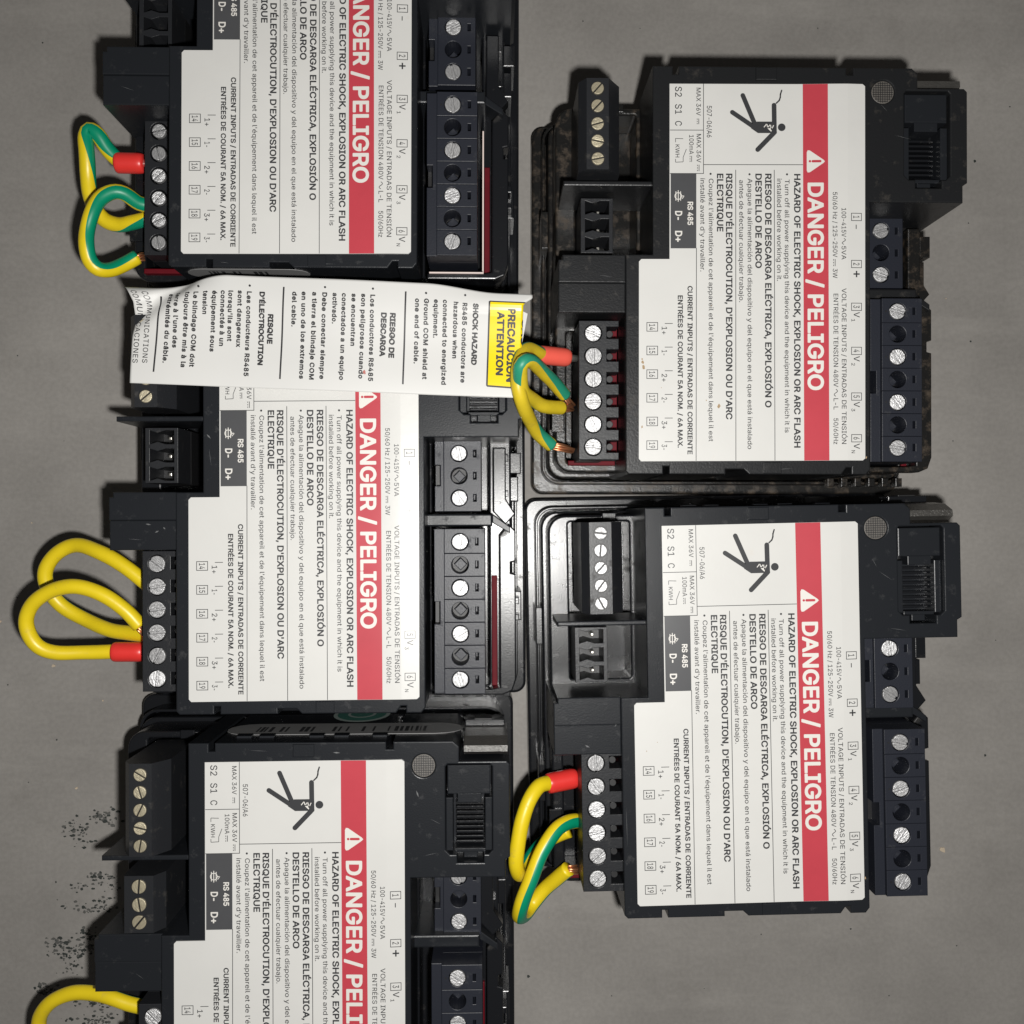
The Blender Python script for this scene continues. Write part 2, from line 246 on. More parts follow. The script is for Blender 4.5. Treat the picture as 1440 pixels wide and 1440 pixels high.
# each row: character code, advance, outlines of the regular weight, outlines of the bold weight (x, y pairs)
LETTERS = [
    (32, 188, [], []),
    (39, 206, [[135, 336, 134, 318, 130, 312, 79, 312, 73, 315, 64, 507, 67, 514, 136, 515, 141, 510]], [[157, 420, 153, 315, 148, 302, 130, 293, 76, 293, 61, 299, 53, 318, 45, 510, 51, 525, 70, 534, 136, 534, 152, 528, 161, 510]]),
    (43, 453, [[261, 325, 262, 232, 394, 231, 396, 169, 391, 166, 262, 165, 260, 31, 253, 28, 196, 28, 192, 34, 190, 165, 58, 167, 55, 172, 55, 226, 61, 232, 191, 232, 192, 364, 196, 369, 259, 368]], [[46, 246, 61, 251, 172, 253, 173, 364, 176, 376, 193, 388, 259, 388, 272, 382, 280, 367, 280, 252, 391, 251, 404, 247, 416, 229, 415, 166, 409, 154, 394, 147, 280, 146, 280, 34, 277, 22, 259, 10, 193, 10, 180, 16, 173, 31, 172, 146, 61, 147, 46, 152, 39, 160, 36, 172, 37, 229]]),
    (44, 188, [[112, -41, 89, -124, 38, -125, 32, -122, 65, 76, 137, 77, 143, 73]], [[143, -2, 104, -135, 86, -144, 35, -144, 20, -137, 14, -128, 13, -116, 43, 76, 49, 88, 68, 96, 140, 96, 155, 89, 161, 79, 161, 67]]),
    (45, 453, [[343, 206, 342, 185, 336, 182, 114, 182, 108, 188, 108, 245, 114, 250, 339, 250, 343, 245]], [[270, 269, 339, 269, 357, 260, 362, 245, 362, 185, 357, 173, 348, 165, 114, 163, 102, 166, 92, 176, 89, 188, 89, 248, 93, 258, 102, 266, 114, 269]]),
    (46, 188, [[125, -1, 110, -9, 89, -10, 71, -4, 54, 11, 45, 29, 44, 50, 51, 68, 65, 83, 83, 91, 104, 92, 122, 86, 138, 71, 146, 53, 146, 32, 139, 14]], [[104, 111, 131, 103, 152, 84, 164, 59, 165, 32, 158, 7, 140, -14, 113, -27, 86, -29, 59, -19, 39, -1, 27, 23, 25, 50, 34, 77, 53, 97, 77, 109]]),
    (47, 249, [[170, 524, 173, 536, 179, 539, 236, 538, 240, 530, 76, -79, 71, -82, 14, -82, 9, -79, 9, -73]], [[10, 5, 155, 542, 161, 551, 173, 557, 245, 555, 257, 544, 259, 527, 94, -85, 86, -96, 74, -101, 11, -101, -4, -94, -10, -73]]),
    (48, 453, [[372, 436, 397, 374, 406, 332, 411, 281, 406, 176, 396, 131, 381, 89, 364, 59, 342, 32, 297, 1, 264, -9, 228, -13, 189, -9, 156, 2, 115, 29, 89, 59, 64, 110, 51, 155, 42, 227, 44, 305, 52, 356, 72, 417, 99, 461, 126, 488, 171, 513, 210, 521, 264, 518, 299, 506, 339, 479], [125, 161, 139, 119, 153, 95, 176, 71, 204, 58, 237, 56, 268, 65, 294, 86, 313, 116, 325, 146, 335, 197, 338, 254, 334, 314, 325, 362, 309, 401, 288, 429, 267, 444, 228, 453, 195, 448, 165, 428, 140, 392, 125, 347, 117, 293, 117, 215]], [[50, 413, 75, 461, 114, 503, 150, 525, 204, 539, 249, 539, 306, 524, 340, 503, 378, 461, 407, 404, 421, 356, 430, 281, 428, 197, 415, 128, 391, 68, 366, 30, 324, -6, 267, -28, 228, -32, 186, -28, 150, -17, 129, -5, 100, 17, 74, 47, 54, 83, 39, 125, 28, 173, 24, 224, 28, 332], [136, 218, 140, 179, 152, 137, 167, 107, 188, 86, 216, 75, 246, 77, 273, 92, 292, 116, 307, 152, 316, 197, 319, 254, 316, 311, 310, 344, 297, 383, 279, 410, 261, 426, 234, 434, 201, 430, 180, 416, 162, 393, 148, 359, 140, 326, 135, 275]]),
    (49, 453, [[187, 425, 91, 354, 81, 354, 80, 426, 83, 432, 196, 514, 280, 512, 282, 63, 394, 59, 394, -5, 76, -6, 71, -3, 70, 54, 73, 60, 206, 63, 206, 435, 205, 438]], [[84, 456, 190, 532, 277, 534, 289, 530, 297, 522, 301, 507, 301, 81, 394, 79, 409, 72, 416, 57, 416, 0, 413, -12, 404, -21, 391, -25, 76, -25, 64, -22, 55, -14, 51, 0, 52, 57, 61, 75, 76, 80, 187, 81, 187, 396, 184, 399, 97, 336, 85, 333, 73, 336, 61, 354, 61, 429, 67, 443]]),
    (50, 453, [[110, 480, 142, 502, 178, 516, 211, 521, 256, 519, 295, 508, 320, 495, 349, 471, 367, 447, 382, 411, 387, 372, 382, 333, 368, 297, 347, 264, 311, 219, 164, 63, 391, 62, 395, 54, 395, 0, 391, -6, 64, -6, 59, -3, 59, 51, 277, 285, 303, 324, 313, 357, 311, 396, 294, 426, 265, 446, 223, 454, 184, 446, 157, 428, 140, 402, 130, 357, 62, 357, 60, 378, 69, 420, 88, 456]], [[220, 82, 400, 79, 409, 72, 414, 60, 414, 0, 407, -18, 391, -25, 64, -25, 49, -20, 41, -9, 39, 48, 43, 61, 262, 297, 287, 336, 295, 369, 290, 399, 273, 420, 244, 433, 208, 433, 184, 425, 165, 408, 154, 384, 151, 354, 142, 342, 130, 337, 61, 337, 47, 345, 41, 360, 43, 396, 51, 426, 76, 471, 118, 510, 145, 525, 175, 535, 226, 541, 259, 538, 292, 530, 328, 513, 355, 492, 382, 459, 395, 432, 404, 402, 406, 372, 398, 318, 372, 267, 313, 192, 210, 84]]),
    (51, 453, [[68, 514, 377, 512, 378, 458, 236, 296, 296, 287, 337, 266, 358, 248, 375, 227, 394, 185, 398, 128, 384, 77, 356, 39, 311, 7, 281, -5, 236, -12, 200, -12, 158, -5, 119, 10, 95, 25, 66, 53, 51, 77, 39, 116, 41, 137, 110, 138, 115, 134, 128, 96, 155, 71, 200, 57, 254, 60, 281, 70, 305, 90, 318, 113, 323, 143, 320, 170, 312, 191, 299, 209, 281, 223, 242, 238, 158, 242, 151, 248, 152, 302, 275, 445, 68, 446, 64, 452, 64, 509]], [[200, 76, 236, 76, 272, 87, 294, 107, 304, 137, 303, 158, 297, 179, 287, 194, 272, 207, 254, 215, 227, 221, 152, 223, 139, 230, 132, 242, 132, 299, 135, 311, 234, 425, 59, 430, 50, 437, 45, 449, 47, 518, 56, 529, 68, 534, 383, 532, 392, 524, 397, 512, 395, 449, 276, 314, 320, 298, 360, 272, 390, 239, 407, 206, 417, 161, 415, 110, 399, 65, 373, 29, 332, -3, 272, -26, 203, -31, 140, -20, 85, 8, 50, 43, 27, 86, 20, 116, 20, 140, 29, 152, 41, 157, 119, 155, 132, 143, 138, 116, 150, 98, 170, 85]]),
    (52, 453, [[151, 358, 243, 513, 310, 515, 316, 512, 315, 504, 119, 171, 274, 169, 277, 321, 283, 324, 346, 323, 349, 318, 349, 171, 415, 168, 419, 162, 418, 102, 349, 99, 349, 0, 346, -5, 283, -6, 276, -3, 274, 99, 35, 102, 35, 162]], [[37, 202, 228, 525, 247, 534, 313, 534, 328, 527, 335, 513, 333, 498, 151, 189, 256, 188, 257, 318, 262, 332, 271, 340, 283, 343, 346, 342, 361, 335, 368, 318, 368, 189, 422, 186, 433, 177, 438, 162, 438, 105, 433, 90, 418, 81, 368, 78, 368, -3, 361, -18, 343, -25, 280, -25, 265, -18, 257, -3, 256, 80, 40, 80, 25, 86, 15, 102, 15, 162]]),
    (53, 453, [[293, 239, 264, 261, 228, 270, 177, 265, 153, 256, 129, 240, 63, 249, 93, 514, 371, 512, 372, 452, 369, 447, 156, 444, 142, 317, 144, 315, 192, 335, 231, 340, 276, 334, 315, 317, 349, 290, 375, 254, 391, 212, 397, 161, 387, 101, 366, 59, 327, 20, 285, -2, 255, -10, 222, -13, 165, -5, 114, 20, 78, 56, 57, 104, 54, 131, 60, 136, 126, 135, 136, 104, 148, 86, 171, 68, 198, 58, 222, 56, 249, 59, 288, 80, 313, 116, 322, 161, 315, 203]], [[60, 413, 72, 515, 78, 526, 87, 532, 366, 534, 378, 531, 387, 523, 391, 509, 391, 449, 381, 432, 366, 427, 174, 427, 164, 350, 165, 347, 201, 356, 243, 358, 303, 344, 327, 332, 354, 311, 378, 284, 396, 254, 407, 227, 415, 188, 415, 146, 410, 110, 398, 77, 382, 50, 360, 23, 335, 2, 306, -14, 273, -26, 237, -31, 189, -30, 156, -22, 115, -4, 81, 23, 61, 47, 43, 83, 36, 113, 36, 137, 48, 152, 60, 155, 132, 154, 144, 143, 152, 113, 168, 93, 192, 80, 222, 75, 252, 80, 279, 98, 296, 125, 303, 161, 300, 188, 288, 216, 268, 236, 243, 249, 219, 252, 189, 248, 165, 240, 141, 224, 129, 221, 63, 228, 48, 236, 42, 254]]),
    (54, 453, [[149, 95, 178, 67, 217, 55, 256, 59, 289, 78, 312, 110, 321, 149, 316, 194, 295, 231, 268, 251, 229, 259, 193, 254, 163, 236, 141, 206, 132, 170, 134, 128], [124, 20, 87, 59, 72, 86, 62, 116, 58, 176, 75, 242, 119, 323, 247, 512, 325, 514, 327, 506, 197, 317, 199, 315, 250, 320, 293, 311, 331, 292, 361, 264, 385, 218, 394, 173, 392, 125, 380, 83, 364, 56, 337, 26, 301, 3, 274, -7, 241, -12, 196, -10, 154, 2]], [[97, 18, 61, 65, 49, 92, 41, 128, 41, 191, 51, 233, 63, 263, 104, 335, 235, 526, 253, 534, 334, 531, 346, 515, 344, 497, 237, 341, 286, 333, 328, 317, 364, 290, 390, 254, 405, 221, 413, 173, 411, 122, 397, 74, 372, 35, 337, 2, 307, -15, 262, -29, 211, -31, 175, -25, 130, -7], [283, 215, 259, 234, 226, 240, 193, 233, 169, 215, 153, 185, 150, 149, 157, 119, 178, 91, 205, 76, 235, 74, 262, 82, 282, 98, 297, 125, 302, 158, 298, 188]]),
    (55, 453, [[295, 246, 170, -3, 164, -6, 92, -3, 92, 3, 314, 444, 62, 446, 56, 453, 58, 513, 395, 512, 396, 447]], [[68, 427, 47, 432, 37, 450, 38, 513, 44, 526, 56, 533, 392, 534, 407, 527, 415, 513, 413, 438, 187, -12, 170, -24, 89, -24, 75, -12, 73, 6, 284, 426]]),
    (56, 453, [[386, 404, 387, 365, 377, 326, 355, 293, 318, 266, 346, 252, 368, 233, 388, 207, 400, 179, 406, 146, 405, 110, 397, 83, 382, 56, 356, 29, 331, 12, 292, -4, 259, -11, 211, -12, 175, -8, 135, 5, 106, 22, 78, 47, 61, 71, 49, 106, 46, 134, 52, 177, 70, 215, 97, 245, 135, 266, 106, 284, 89, 302, 75, 326, 67, 353, 67, 407, 74, 431, 91, 461, 123, 491, 169, 514, 211, 521, 268, 517, 310, 503, 349, 474, 373, 442], [313, 191, 289, 213, 253, 227, 208, 228, 172, 217, 145, 198, 127, 170, 122, 131, 130, 101, 154, 75, 187, 60, 238, 56, 283, 66, 313, 88, 328, 116, 329, 155], [259, 300, 289, 318, 309, 347, 313, 383, 303, 416, 280, 440, 250, 452, 208, 453, 175, 441, 153, 422, 142, 398, 139, 365, 149, 335, 167, 314, 193, 301, 226, 296]], [[208, 75, 238, 75, 268, 80, 290, 92, 305, 110, 312, 137, 307, 164, 293, 185, 272, 200, 241, 209, 202, 208, 169, 194, 148, 170, 140, 137, 149, 107, 172, 86], [399, 428, 407, 380, 400, 335, 381, 296, 358, 269, 385, 243, 403, 218, 415, 194, 424, 161, 423, 104, 414, 74, 399, 47, 370, 16, 342, -4, 298, -22, 262, -30, 211, -31, 172, -27, 127, -12, 97, 5, 71, 26, 46, 59, 33, 89, 28, 119, 29, 161, 43, 206, 61, 236, 94, 269, 63, 308, 52, 335, 46, 362, 49, 413, 56, 437, 70, 464, 100, 498, 148, 526, 196, 539, 256, 539, 304, 526, 343, 505, 375, 473], [238, 315, 268, 326, 286, 344, 294, 368, 291, 398, 277, 418, 253, 431, 220, 435, 193, 429, 173, 416, 162, 398, 158, 377, 161, 353, 172, 335, 190, 322, 211, 316]]),
    (57, 453, [[283, 513, 313, 500, 337, 483, 358, 461, 379, 426, 389, 396, 394, 363, 394, 333, 387, 294, 371, 252, 345, 204, 206, -3, 202, -6, 130, -6, 125, 3, 256, 194, 220, 189, 172, 194, 133, 210, 101, 234, 77, 267, 63, 306, 58, 351, 63, 399, 74, 429, 95, 462, 116, 483, 142, 501, 180, 516, 211, 521, 244, 521], [298, 422, 268, 445, 229, 454, 193, 448, 159, 426, 137, 390, 131, 351, 140, 306, 163, 273, 193, 255, 235, 250, 268, 258, 296, 279, 315, 312, 321, 351, 316, 389]], [[70, 459, 104, 498, 148, 525, 208, 540, 262, 538, 310, 523, 351, 495, 388, 450, 407, 402, 413, 363, 412, 321, 405, 288, 390, 246, 335, 153, 220, -15, 208, -24, 127, -25, 113, -18, 106, -6, 109, 12, 216, 168, 169, 175, 124, 193, 88, 221, 60, 258, 44, 303, 39, 369, 49, 417], [271, 421, 244, 433, 211, 434, 184, 422, 163, 399, 152, 369, 152, 330, 165, 300, 187, 279, 214, 269, 247, 271, 271, 282, 292, 305, 301, 333, 301, 369, 290, 399]]),
    (65, 480, [[175, 205, 315, 207, 238, 434, 164, 207], [104, 258, 196, 512, 202, 515, 280, 513, 468, -3, 463, -6, 391, -5, 340, 135, 142, 136, 138, 135, 90, -3, 85, -6, 13, -5, 11, 3]], [[410, 216, 487, 6, 486, -9, 475, -22, 463, -25, 394, -25, 378, -18, 325, 117, 154, 117, 108, -9, 100, -20, 85, -25, 13, -25, 3, -21, -6, -12, -7, 9, 177, 516, 190, 531, 277, 534, 289, 530, 297, 522], [283, 239, 238, 369, 190, 225, 286, 224]]),
    (67, 510, [[298, 62, 334, 74, 366, 95, 388, 124, 406, 166, 475, 166, 479, 161, 476, 146, 459, 98, 433, 59, 405, 32, 367, 9, 331, -4, 292, -12, 244, -12, 202, -4, 166, 9, 130, 31, 100, 59, 76, 92, 56, 131, 38, 200, 34, 254, 38, 308, 49, 356, 74, 413, 100, 449, 133, 479, 182, 506, 223, 518, 268, 522, 307, 518, 352, 506, 388, 488, 422, 461, 447, 431, 468, 389, 479, 350, 472, 342, 406, 343, 387, 386, 361, 417, 328, 438, 283, 449, 238, 447, 199, 434, 165, 410, 139, 377, 119, 329, 110, 272, 114, 197, 131, 146, 163, 100, 199, 74, 250, 60]], [[129, 251, 137, 185, 160, 134, 196, 98, 241, 80, 292, 80, 337, 97, 364, 122, 377, 143, 387, 173, 400, 184, 475, 185, 490, 178, 498, 164, 495, 143, 483, 104, 469, 77, 427, 26, 373, -9, 334, -23, 295, -30, 220, -28, 178, -16, 139, 2, 85, 47, 47, 104, 23, 176, 16, 227, 16, 281, 29, 356, 59, 425, 103, 479, 136, 504, 175, 524, 241, 539, 280, 540, 322, 535, 385, 512, 418, 490, 445, 464, 481, 407, 497, 353, 492, 332, 475, 323, 406, 323, 394, 328, 387, 335, 375, 368, 361, 390, 328, 417, 301, 427, 274, 431, 241, 428, 217, 422, 178, 396, 148, 354, 133, 308]]),
    (68, 502, [[467, 240, 460, 180, 438, 115, 402, 63, 354, 26, 312, 7, 246, -5, 57, -5, 54, 0, 56, 513, 225, 515, 273, 511, 318, 500, 372, 473, 417, 429, 447, 375, 464, 306], [131, 363, 132, 63, 252, 66, 288, 74, 327, 94, 349, 114, 367, 138, 380, 168, 391, 216, 393, 273, 388, 312, 374, 357, 359, 384, 327, 416, 303, 430, 276, 439, 237, 445, 132, 446]], [[216, 82, 264, 87, 294, 97, 324, 116, 344, 138, 362, 174, 372, 219, 374, 273, 369, 309, 361, 339, 344, 372, 327, 391, 306, 407, 282, 418, 252, 425, 150, 427, 150, 84], [35, 69, 35, 510, 41, 525, 60, 534, 225, 534, 276, 530, 345, 510, 402, 473, 432, 441, 464, 384, 479, 333, 486, 282, 483, 204, 473, 153, 454, 105, 417, 51, 363, 9, 294, -17, 222, -25, 60, -25, 45, -20, 36, -6]]),
    (69, 419, [[54, 432, 54, 510, 60, 515, 377, 513, 378, 453, 375, 446, 131, 444, 132, 292, 354, 292, 361, 285, 361, 228, 357, 223, 131, 222, 131, 66, 132, 63, 378, 62, 381, 57, 381, 0, 378, -5, 60, -6, 55, -3]], [[216, 82, 375, 82, 389, 78, 400, 60, 400, 0, 397, -12, 387, -22, 375, -25, 60, -25, 45, -20, 37, -9, 36, 516, 45, 529, 60, 534, 381, 532, 393, 523, 397, 510, 397, 447, 393, 438, 383, 429, 150, 426, 150, 311, 357, 311, 372, 304, 380, 291, 380, 225, 375, 213, 363, 205, 150, 203, 150, 83]]),
    (70, 410, [[54, 432, 54, 510, 60, 515, 369, 515, 375, 510, 375, 450, 369, 446, 131, 444, 131, 285, 348, 284, 352, 279, 352, 222, 345, 215, 132, 215, 131, 0, 126, -6, 60, -6, 54, 0]], [[35, 69, 35, 510, 41, 525, 60, 534, 369, 534, 384, 529, 394, 513, 394, 450, 390, 438, 378, 428, 150, 426, 150, 304, 357, 301, 366, 293, 371, 282, 371, 219, 366, 206, 348, 196, 150, 196, 149, -3, 145, -15, 135, -23, 60, -25, 43, -18, 35, -3]]),
    (71, 520, [[298, 61, 343, 77, 376, 105, 400, 147, 408, 191, 280, 194, 277, 200, 279, 260, 481, 261, 484, 200, 481, 158, 472, 122, 455, 86, 424, 47, 394, 22, 346, -1, 307, -10, 247, -12, 205, -5, 163, 11, 129, 32, 97, 62, 64, 112, 47, 155, 38, 200, 34, 254, 38, 308, 48, 356, 73, 413, 99, 449, 130, 478, 181, 507, 223, 518, 265, 522, 307, 518, 352, 506, 388, 487, 424, 458, 448, 429, 469, 388, 480, 350, 475, 343, 406, 343, 383, 389, 356, 419, 322, 439, 280, 449, 238, 447, 199, 435, 165, 410, 139, 377, 119, 329, 110, 272, 115, 197, 131, 146, 163, 101, 199, 75, 241, 61]], [[129, 251, 138, 182, 148, 154, 169, 122, 196, 99, 220, 86, 244, 80, 280, 78, 316, 86, 349, 105, 374, 134, 387, 173, 280, 174, 268, 179, 258, 197, 258, 257, 265, 274, 283, 281, 478, 281, 496, 273, 503, 257, 502, 176, 495, 134, 483, 98, 462, 62, 436, 32, 406, 8, 370, -12, 331, -25, 292, -31, 220, -28, 154, -6, 118, 16, 85, 47, 47, 104, 23, 176, 16, 227, 16, 281, 29, 359, 58, 425, 103, 480, 136, 505, 174, 524, 241, 540, 280, 540, 319, 535, 385, 511, 418, 489, 445, 464, 464, 440, 483, 404, 499, 353, 493, 332, 475, 324, 406, 324, 389, 332, 361, 386, 325, 417, 301, 426, 274, 431, 241, 429, 217, 422, 178, 397, 148, 355, 133, 308]]),
    (72, 517, [[363, 226, 132, 226, 130, -3, 123, -6, 57, -5, 54, 0, 56, 513, 123, 515, 130, 510, 131, 297, 135, 295, 384, 295, 386, 510, 393, 515, 461, 513, 462, -3, 456, -6, 393, -6, 387, -3, 386, 222, 384, 226]], [[367, 378, 367, 510, 373, 525, 390, 534, 459, 534, 473, 528, 481, 516, 482, 0, 477, -15, 459, -25, 393, -25, 381, -22, 370, -12, 367, 0, 366, 207, 153, 207, 150, 204, 147, -11, 138, -21, 126, -25, 57, -25, 45, -20, 38, -12, 35, 0, 35, 510, 41, 525, 57, 534, 126, 534, 138, 530, 147, 520, 150, 314, 366, 314]]),
    (73, 300, [[172, 515, 268, 515, 275, 510, 273, 447, 189, 444, 189, 66, 190, 63, 274, 61, 275, 0, 268, -6, 31, -6, 25, 0, 25, 57, 28, 62, 112, 64, 112, 444, 28, 447, 25, 453, 25, 510, 31, 515]], [[37, 427, 16, 432, 7, 447, 6, 513, 12, 525, 22, 532, 271, 534, 283, 530, 292, 519, 294, 450, 288, 435, 271, 427, 208, 426, 208, 84, 274, 82, 289, 72, 294, 60, 294, -3, 289, -15, 280, -23, 31, -25, 19, -22, 9, -12, 6, 57, 13, 74, 28, 82, 93, 84, 93, 423, 91, 427]]),
    (75, 467, [[219, 205, 198, 234, 131, 165, 129, -4, 60, -6, 55, -3, 56, 513, 123, 515, 130, 510, 132, 262, 183, 322, 360, 514, 452, 513, 452, 504, 251, 288, 453, 4, 454, -3, 447, -6, 369, -5]], [[35, 69, 35, 510, 42, 526, 57, 534, 126, 534, 138, 530, 147, 520, 150, 314, 351, 530, 363, 534, 450, 534, 465, 527, 473, 510, 468, 494, 276, 285, 471, 12, 473, -3, 466, -18, 450, -25, 372, -25, 357, -20, 195, 205, 150, 156, 150, 0, 141, -19, 123, -25, 57, -25, 45, -20, 35, -3]]),
    (76, 393, [[54, 432, 56, 513, 123, 515, 130, 510, 132, 63, 363, 63, 367, 57, 367, 0, 363, -6, 60, -6, 55, -3]], [[216, 82, 363, 82, 375, 78, 386, 60, 386, 0, 383, -12, 372, -23, 60, -25, 45, -20, 37, -9, 35, 510, 39, 522, 51, 532, 129, 533, 141, 527, 149, 516, 150, 84]]),
    (77, 628, [[471, 314, 347, -3, 342, -6, 285, -6, 280, 0, 164, 291, 129, 389, 128, 0, 120, -6, 60, -6, 55, -3, 54, 507, 57, 514, 156, 513, 284, 186, 315, 94, 346, 186, 471, 511, 477, 515, 572, 513, 574, 0, 567, -6, 501, -5, 498, 0, 500, 387, 498, 392]], [[147, 135, 147, 0, 142, -15, 126, -25, 57, -25, 43, -18, 36, -6, 35, 510, 44, 528, 60, 534, 153, 534, 171, 524, 315, 156, 456, 523, 465, 531, 477, 534, 570, 534, 587, 525, 593, 510, 593, 0, 585, -18, 570, -25, 501, -25, 489, -20, 481, -9, 477, 277, 365, -9, 351, -23, 285, -25, 266, -15, 147, 281]]),
    (78, 523, [[54, 81, 56, 513, 141, 512, 354, 177, 393, 109, 393, 510, 399, 515, 467, 513, 468, -4, 387, -6, 382, -3, 196, 288, 129, 402, 131, 0, 126, -6, 60, -6, 55, -3]], [[35, 69, 35, 510, 42, 526, 57, 534, 135, 534, 155, 525, 372, 184, 375, 516, 383, 528, 396, 534, 465, 534, 480, 527, 488, 507, 488, 0, 481, -18, 465, -25, 387, -25, 369, -18, 150, 328, 148, -9, 141, -19, 129, -25, 60, -25, 45, -20, 35, -3]]),
    (79, 533, [[298, 62, 334, 74, 358, 90, 387, 119, 403, 146, 415, 179, 422, 215, 422, 296, 414, 332, 403, 362, 385, 391, 358, 419, 334, 434, 307, 445, 268, 450, 238, 447, 211, 440, 178, 421, 157, 401, 137, 374, 120, 332, 112, 296, 109, 254, 112, 212, 119, 179, 131, 146, 147, 119, 175, 90, 200, 74, 238, 61, 268, 59], [471, 116, 446, 74, 403, 31, 352, 3, 310, -9, 247, -12, 202, -4, 163, 11, 115, 44, 86, 77, 56, 131, 42, 179, 35, 230, 38, 305, 48, 353, 66, 398, 100, 449, 130, 477, 166, 499, 202, 513, 247, 521, 307, 518, 349, 507, 387, 488, 419, 464, 446, 434, 469, 395, 486, 353, 495, 308, 499, 254, 496, 203, 486, 155]], [[129, 251, 131, 215, 142, 170, 156, 140, 178, 112, 207, 92, 232, 82, 268, 78, 304, 83, 334, 96, 355, 112, 378, 140, 391, 168, 400, 200, 405, 236, 403, 290, 396, 326, 372, 377, 355, 397, 334, 413, 304, 426, 280, 430, 229, 426, 187, 404, 154, 365, 134, 311], [178, -16, 136, 4, 100, 32, 61, 80, 38, 125, 23, 173, 16, 227, 19, 308, 30, 359, 47, 404, 73, 446, 103, 479, 154, 514, 199, 532, 244, 540, 289, 540, 337, 531, 394, 506, 433, 477, 473, 428, 496, 383, 510, 335, 517, 281, 515, 200, 504, 149, 486, 104, 460, 62, 416, 17, 378, -7, 334, -23, 289, -31, 223, -28]]),
    (80, 445, [[279, 511, 321, 499, 348, 485, 378, 458, 395, 432, 410, 393, 414, 363, 413, 318, 401, 276, 387, 249, 360, 219, 336, 202, 306, 190, 255, 180, 132, 180, 130, -3, 123, -6, 57, -5, 54, 0, 54, 510, 60, 515, 234, 515], [318, 414, 294, 433, 264, 443, 132, 446, 131, 249, 255, 250, 285, 257, 309, 272, 328, 297, 338, 339, 333, 384]], [[35, 69, 35, 510, 41, 525, 60, 534, 273, 531, 327, 518, 372, 490, 394, 468, 412, 441, 424, 411, 433, 366, 433, 330, 428, 297, 412, 255, 395, 228, 357, 193, 310, 171, 255, 161, 150, 160, 149, -3, 145, -15, 135, -23, 60, -25, 43, -18, 35, -3], [297, 287, 314, 312, 319, 345, 315, 378, 300, 405, 279, 419, 255, 426, 150, 427, 150, 268, 255, 269, 279, 275]]),
    (81, 533, [[370, 498, 418, 465, 447, 432, 478, 375, 492, 330, 498, 279, 498, 228, 486, 156, 458, 93, 434, 60, 413, 39, 474, -45, 469, -54, 397, -53, 355, 3, 310, -9, 265, -13, 205, -5, 163, 11, 115, 44, 87, 75, 56, 132, 41, 180, 34, 255, 43, 333, 65, 396, 87, 432, 113, 462, 166, 499, 226, 518, 268, 521, 310, 518], [388, 387, 367, 411, 334, 434, 307, 445, 268, 450, 238, 447, 199, 434, 166, 411, 146, 387, 125, 348, 115, 312, 109, 255, 112, 213, 124, 162, 139, 132, 163, 101, 187, 81, 211, 69, 241, 61, 280, 59, 307, 65, 240, 156, 244, 165, 316, 164, 367, 97, 388, 122, 414, 177, 422, 213, 424, 255, 415, 330, 403, 361]], [[259, 430, 232, 426, 208, 417, 185, 402, 163, 378, 148, 354, 137, 324, 129, 252, 137, 183, 149, 153, 169, 122, 190, 102, 217, 87, 241, 80, 268, 78, 273, 81, 222, 150, 220, 162, 225, 174, 241, 184, 319, 183, 331, 176, 367, 129, 370, 129, 385, 154, 396, 183, 405, 255, 396, 327, 385, 355, 364, 387, 345, 405, 316, 422, 292, 429], [443, 42, 439, 33, 490, -36, 492, -57, 484, -67, 472, -72, 397, -73, 382, -65, 346, -20, 292, -31, 244, -31, 199, -23, 157, -7, 102, 30, 60, 81, 37, 127, 19, 198, 15, 255, 23, 333, 37, 381, 60, 426, 100, 476, 136, 504, 178, 525, 223, 537, 289, 540, 334, 532, 376, 516, 415, 492, 447, 462, 474, 426, 496, 381, 510, 333, 517, 282, 517, 225, 510, 174, 496, 126, 475, 84]]),
    (82, 449, [[346, 162, 433, 3, 429, -6, 348, -3, 243, 192, 132, 191, 130, -3, 123, -6, 60, -6, 55, -3, 56, 513, 276, 512, 306, 506, 336, 494, 360, 478, 380, 459, 396, 435, 411, 396, 415, 366, 413, 324, 402, 282, 387, 255, 360, 227, 324, 206], [258, 262, 303, 277, 320, 291, 331, 309, 338, 333, 339, 363, 334, 387, 324, 409, 300, 431, 267, 443, 132, 446, 132, 261]], [[35, 69, 35, 510, 41, 525, 60, 534, 273, 532, 330, 517, 372, 493, 402, 461, 420, 429, 432, 384, 434, 336, 426, 291, 411, 258, 384, 223, 350, 195, 450, 11, 453, -3, 448, -15, 429, -25, 351, -25, 336, -18, 231, 173, 150, 171, 149, -3, 145, -15, 135, -23, 60, -25, 43, -18, 35, -3], [316, 381, 300, 408, 273, 422, 243, 427, 150, 427, 150, 281, 246, 280, 273, 284, 291, 292, 306, 304, 316, 324, 320, 351]]),
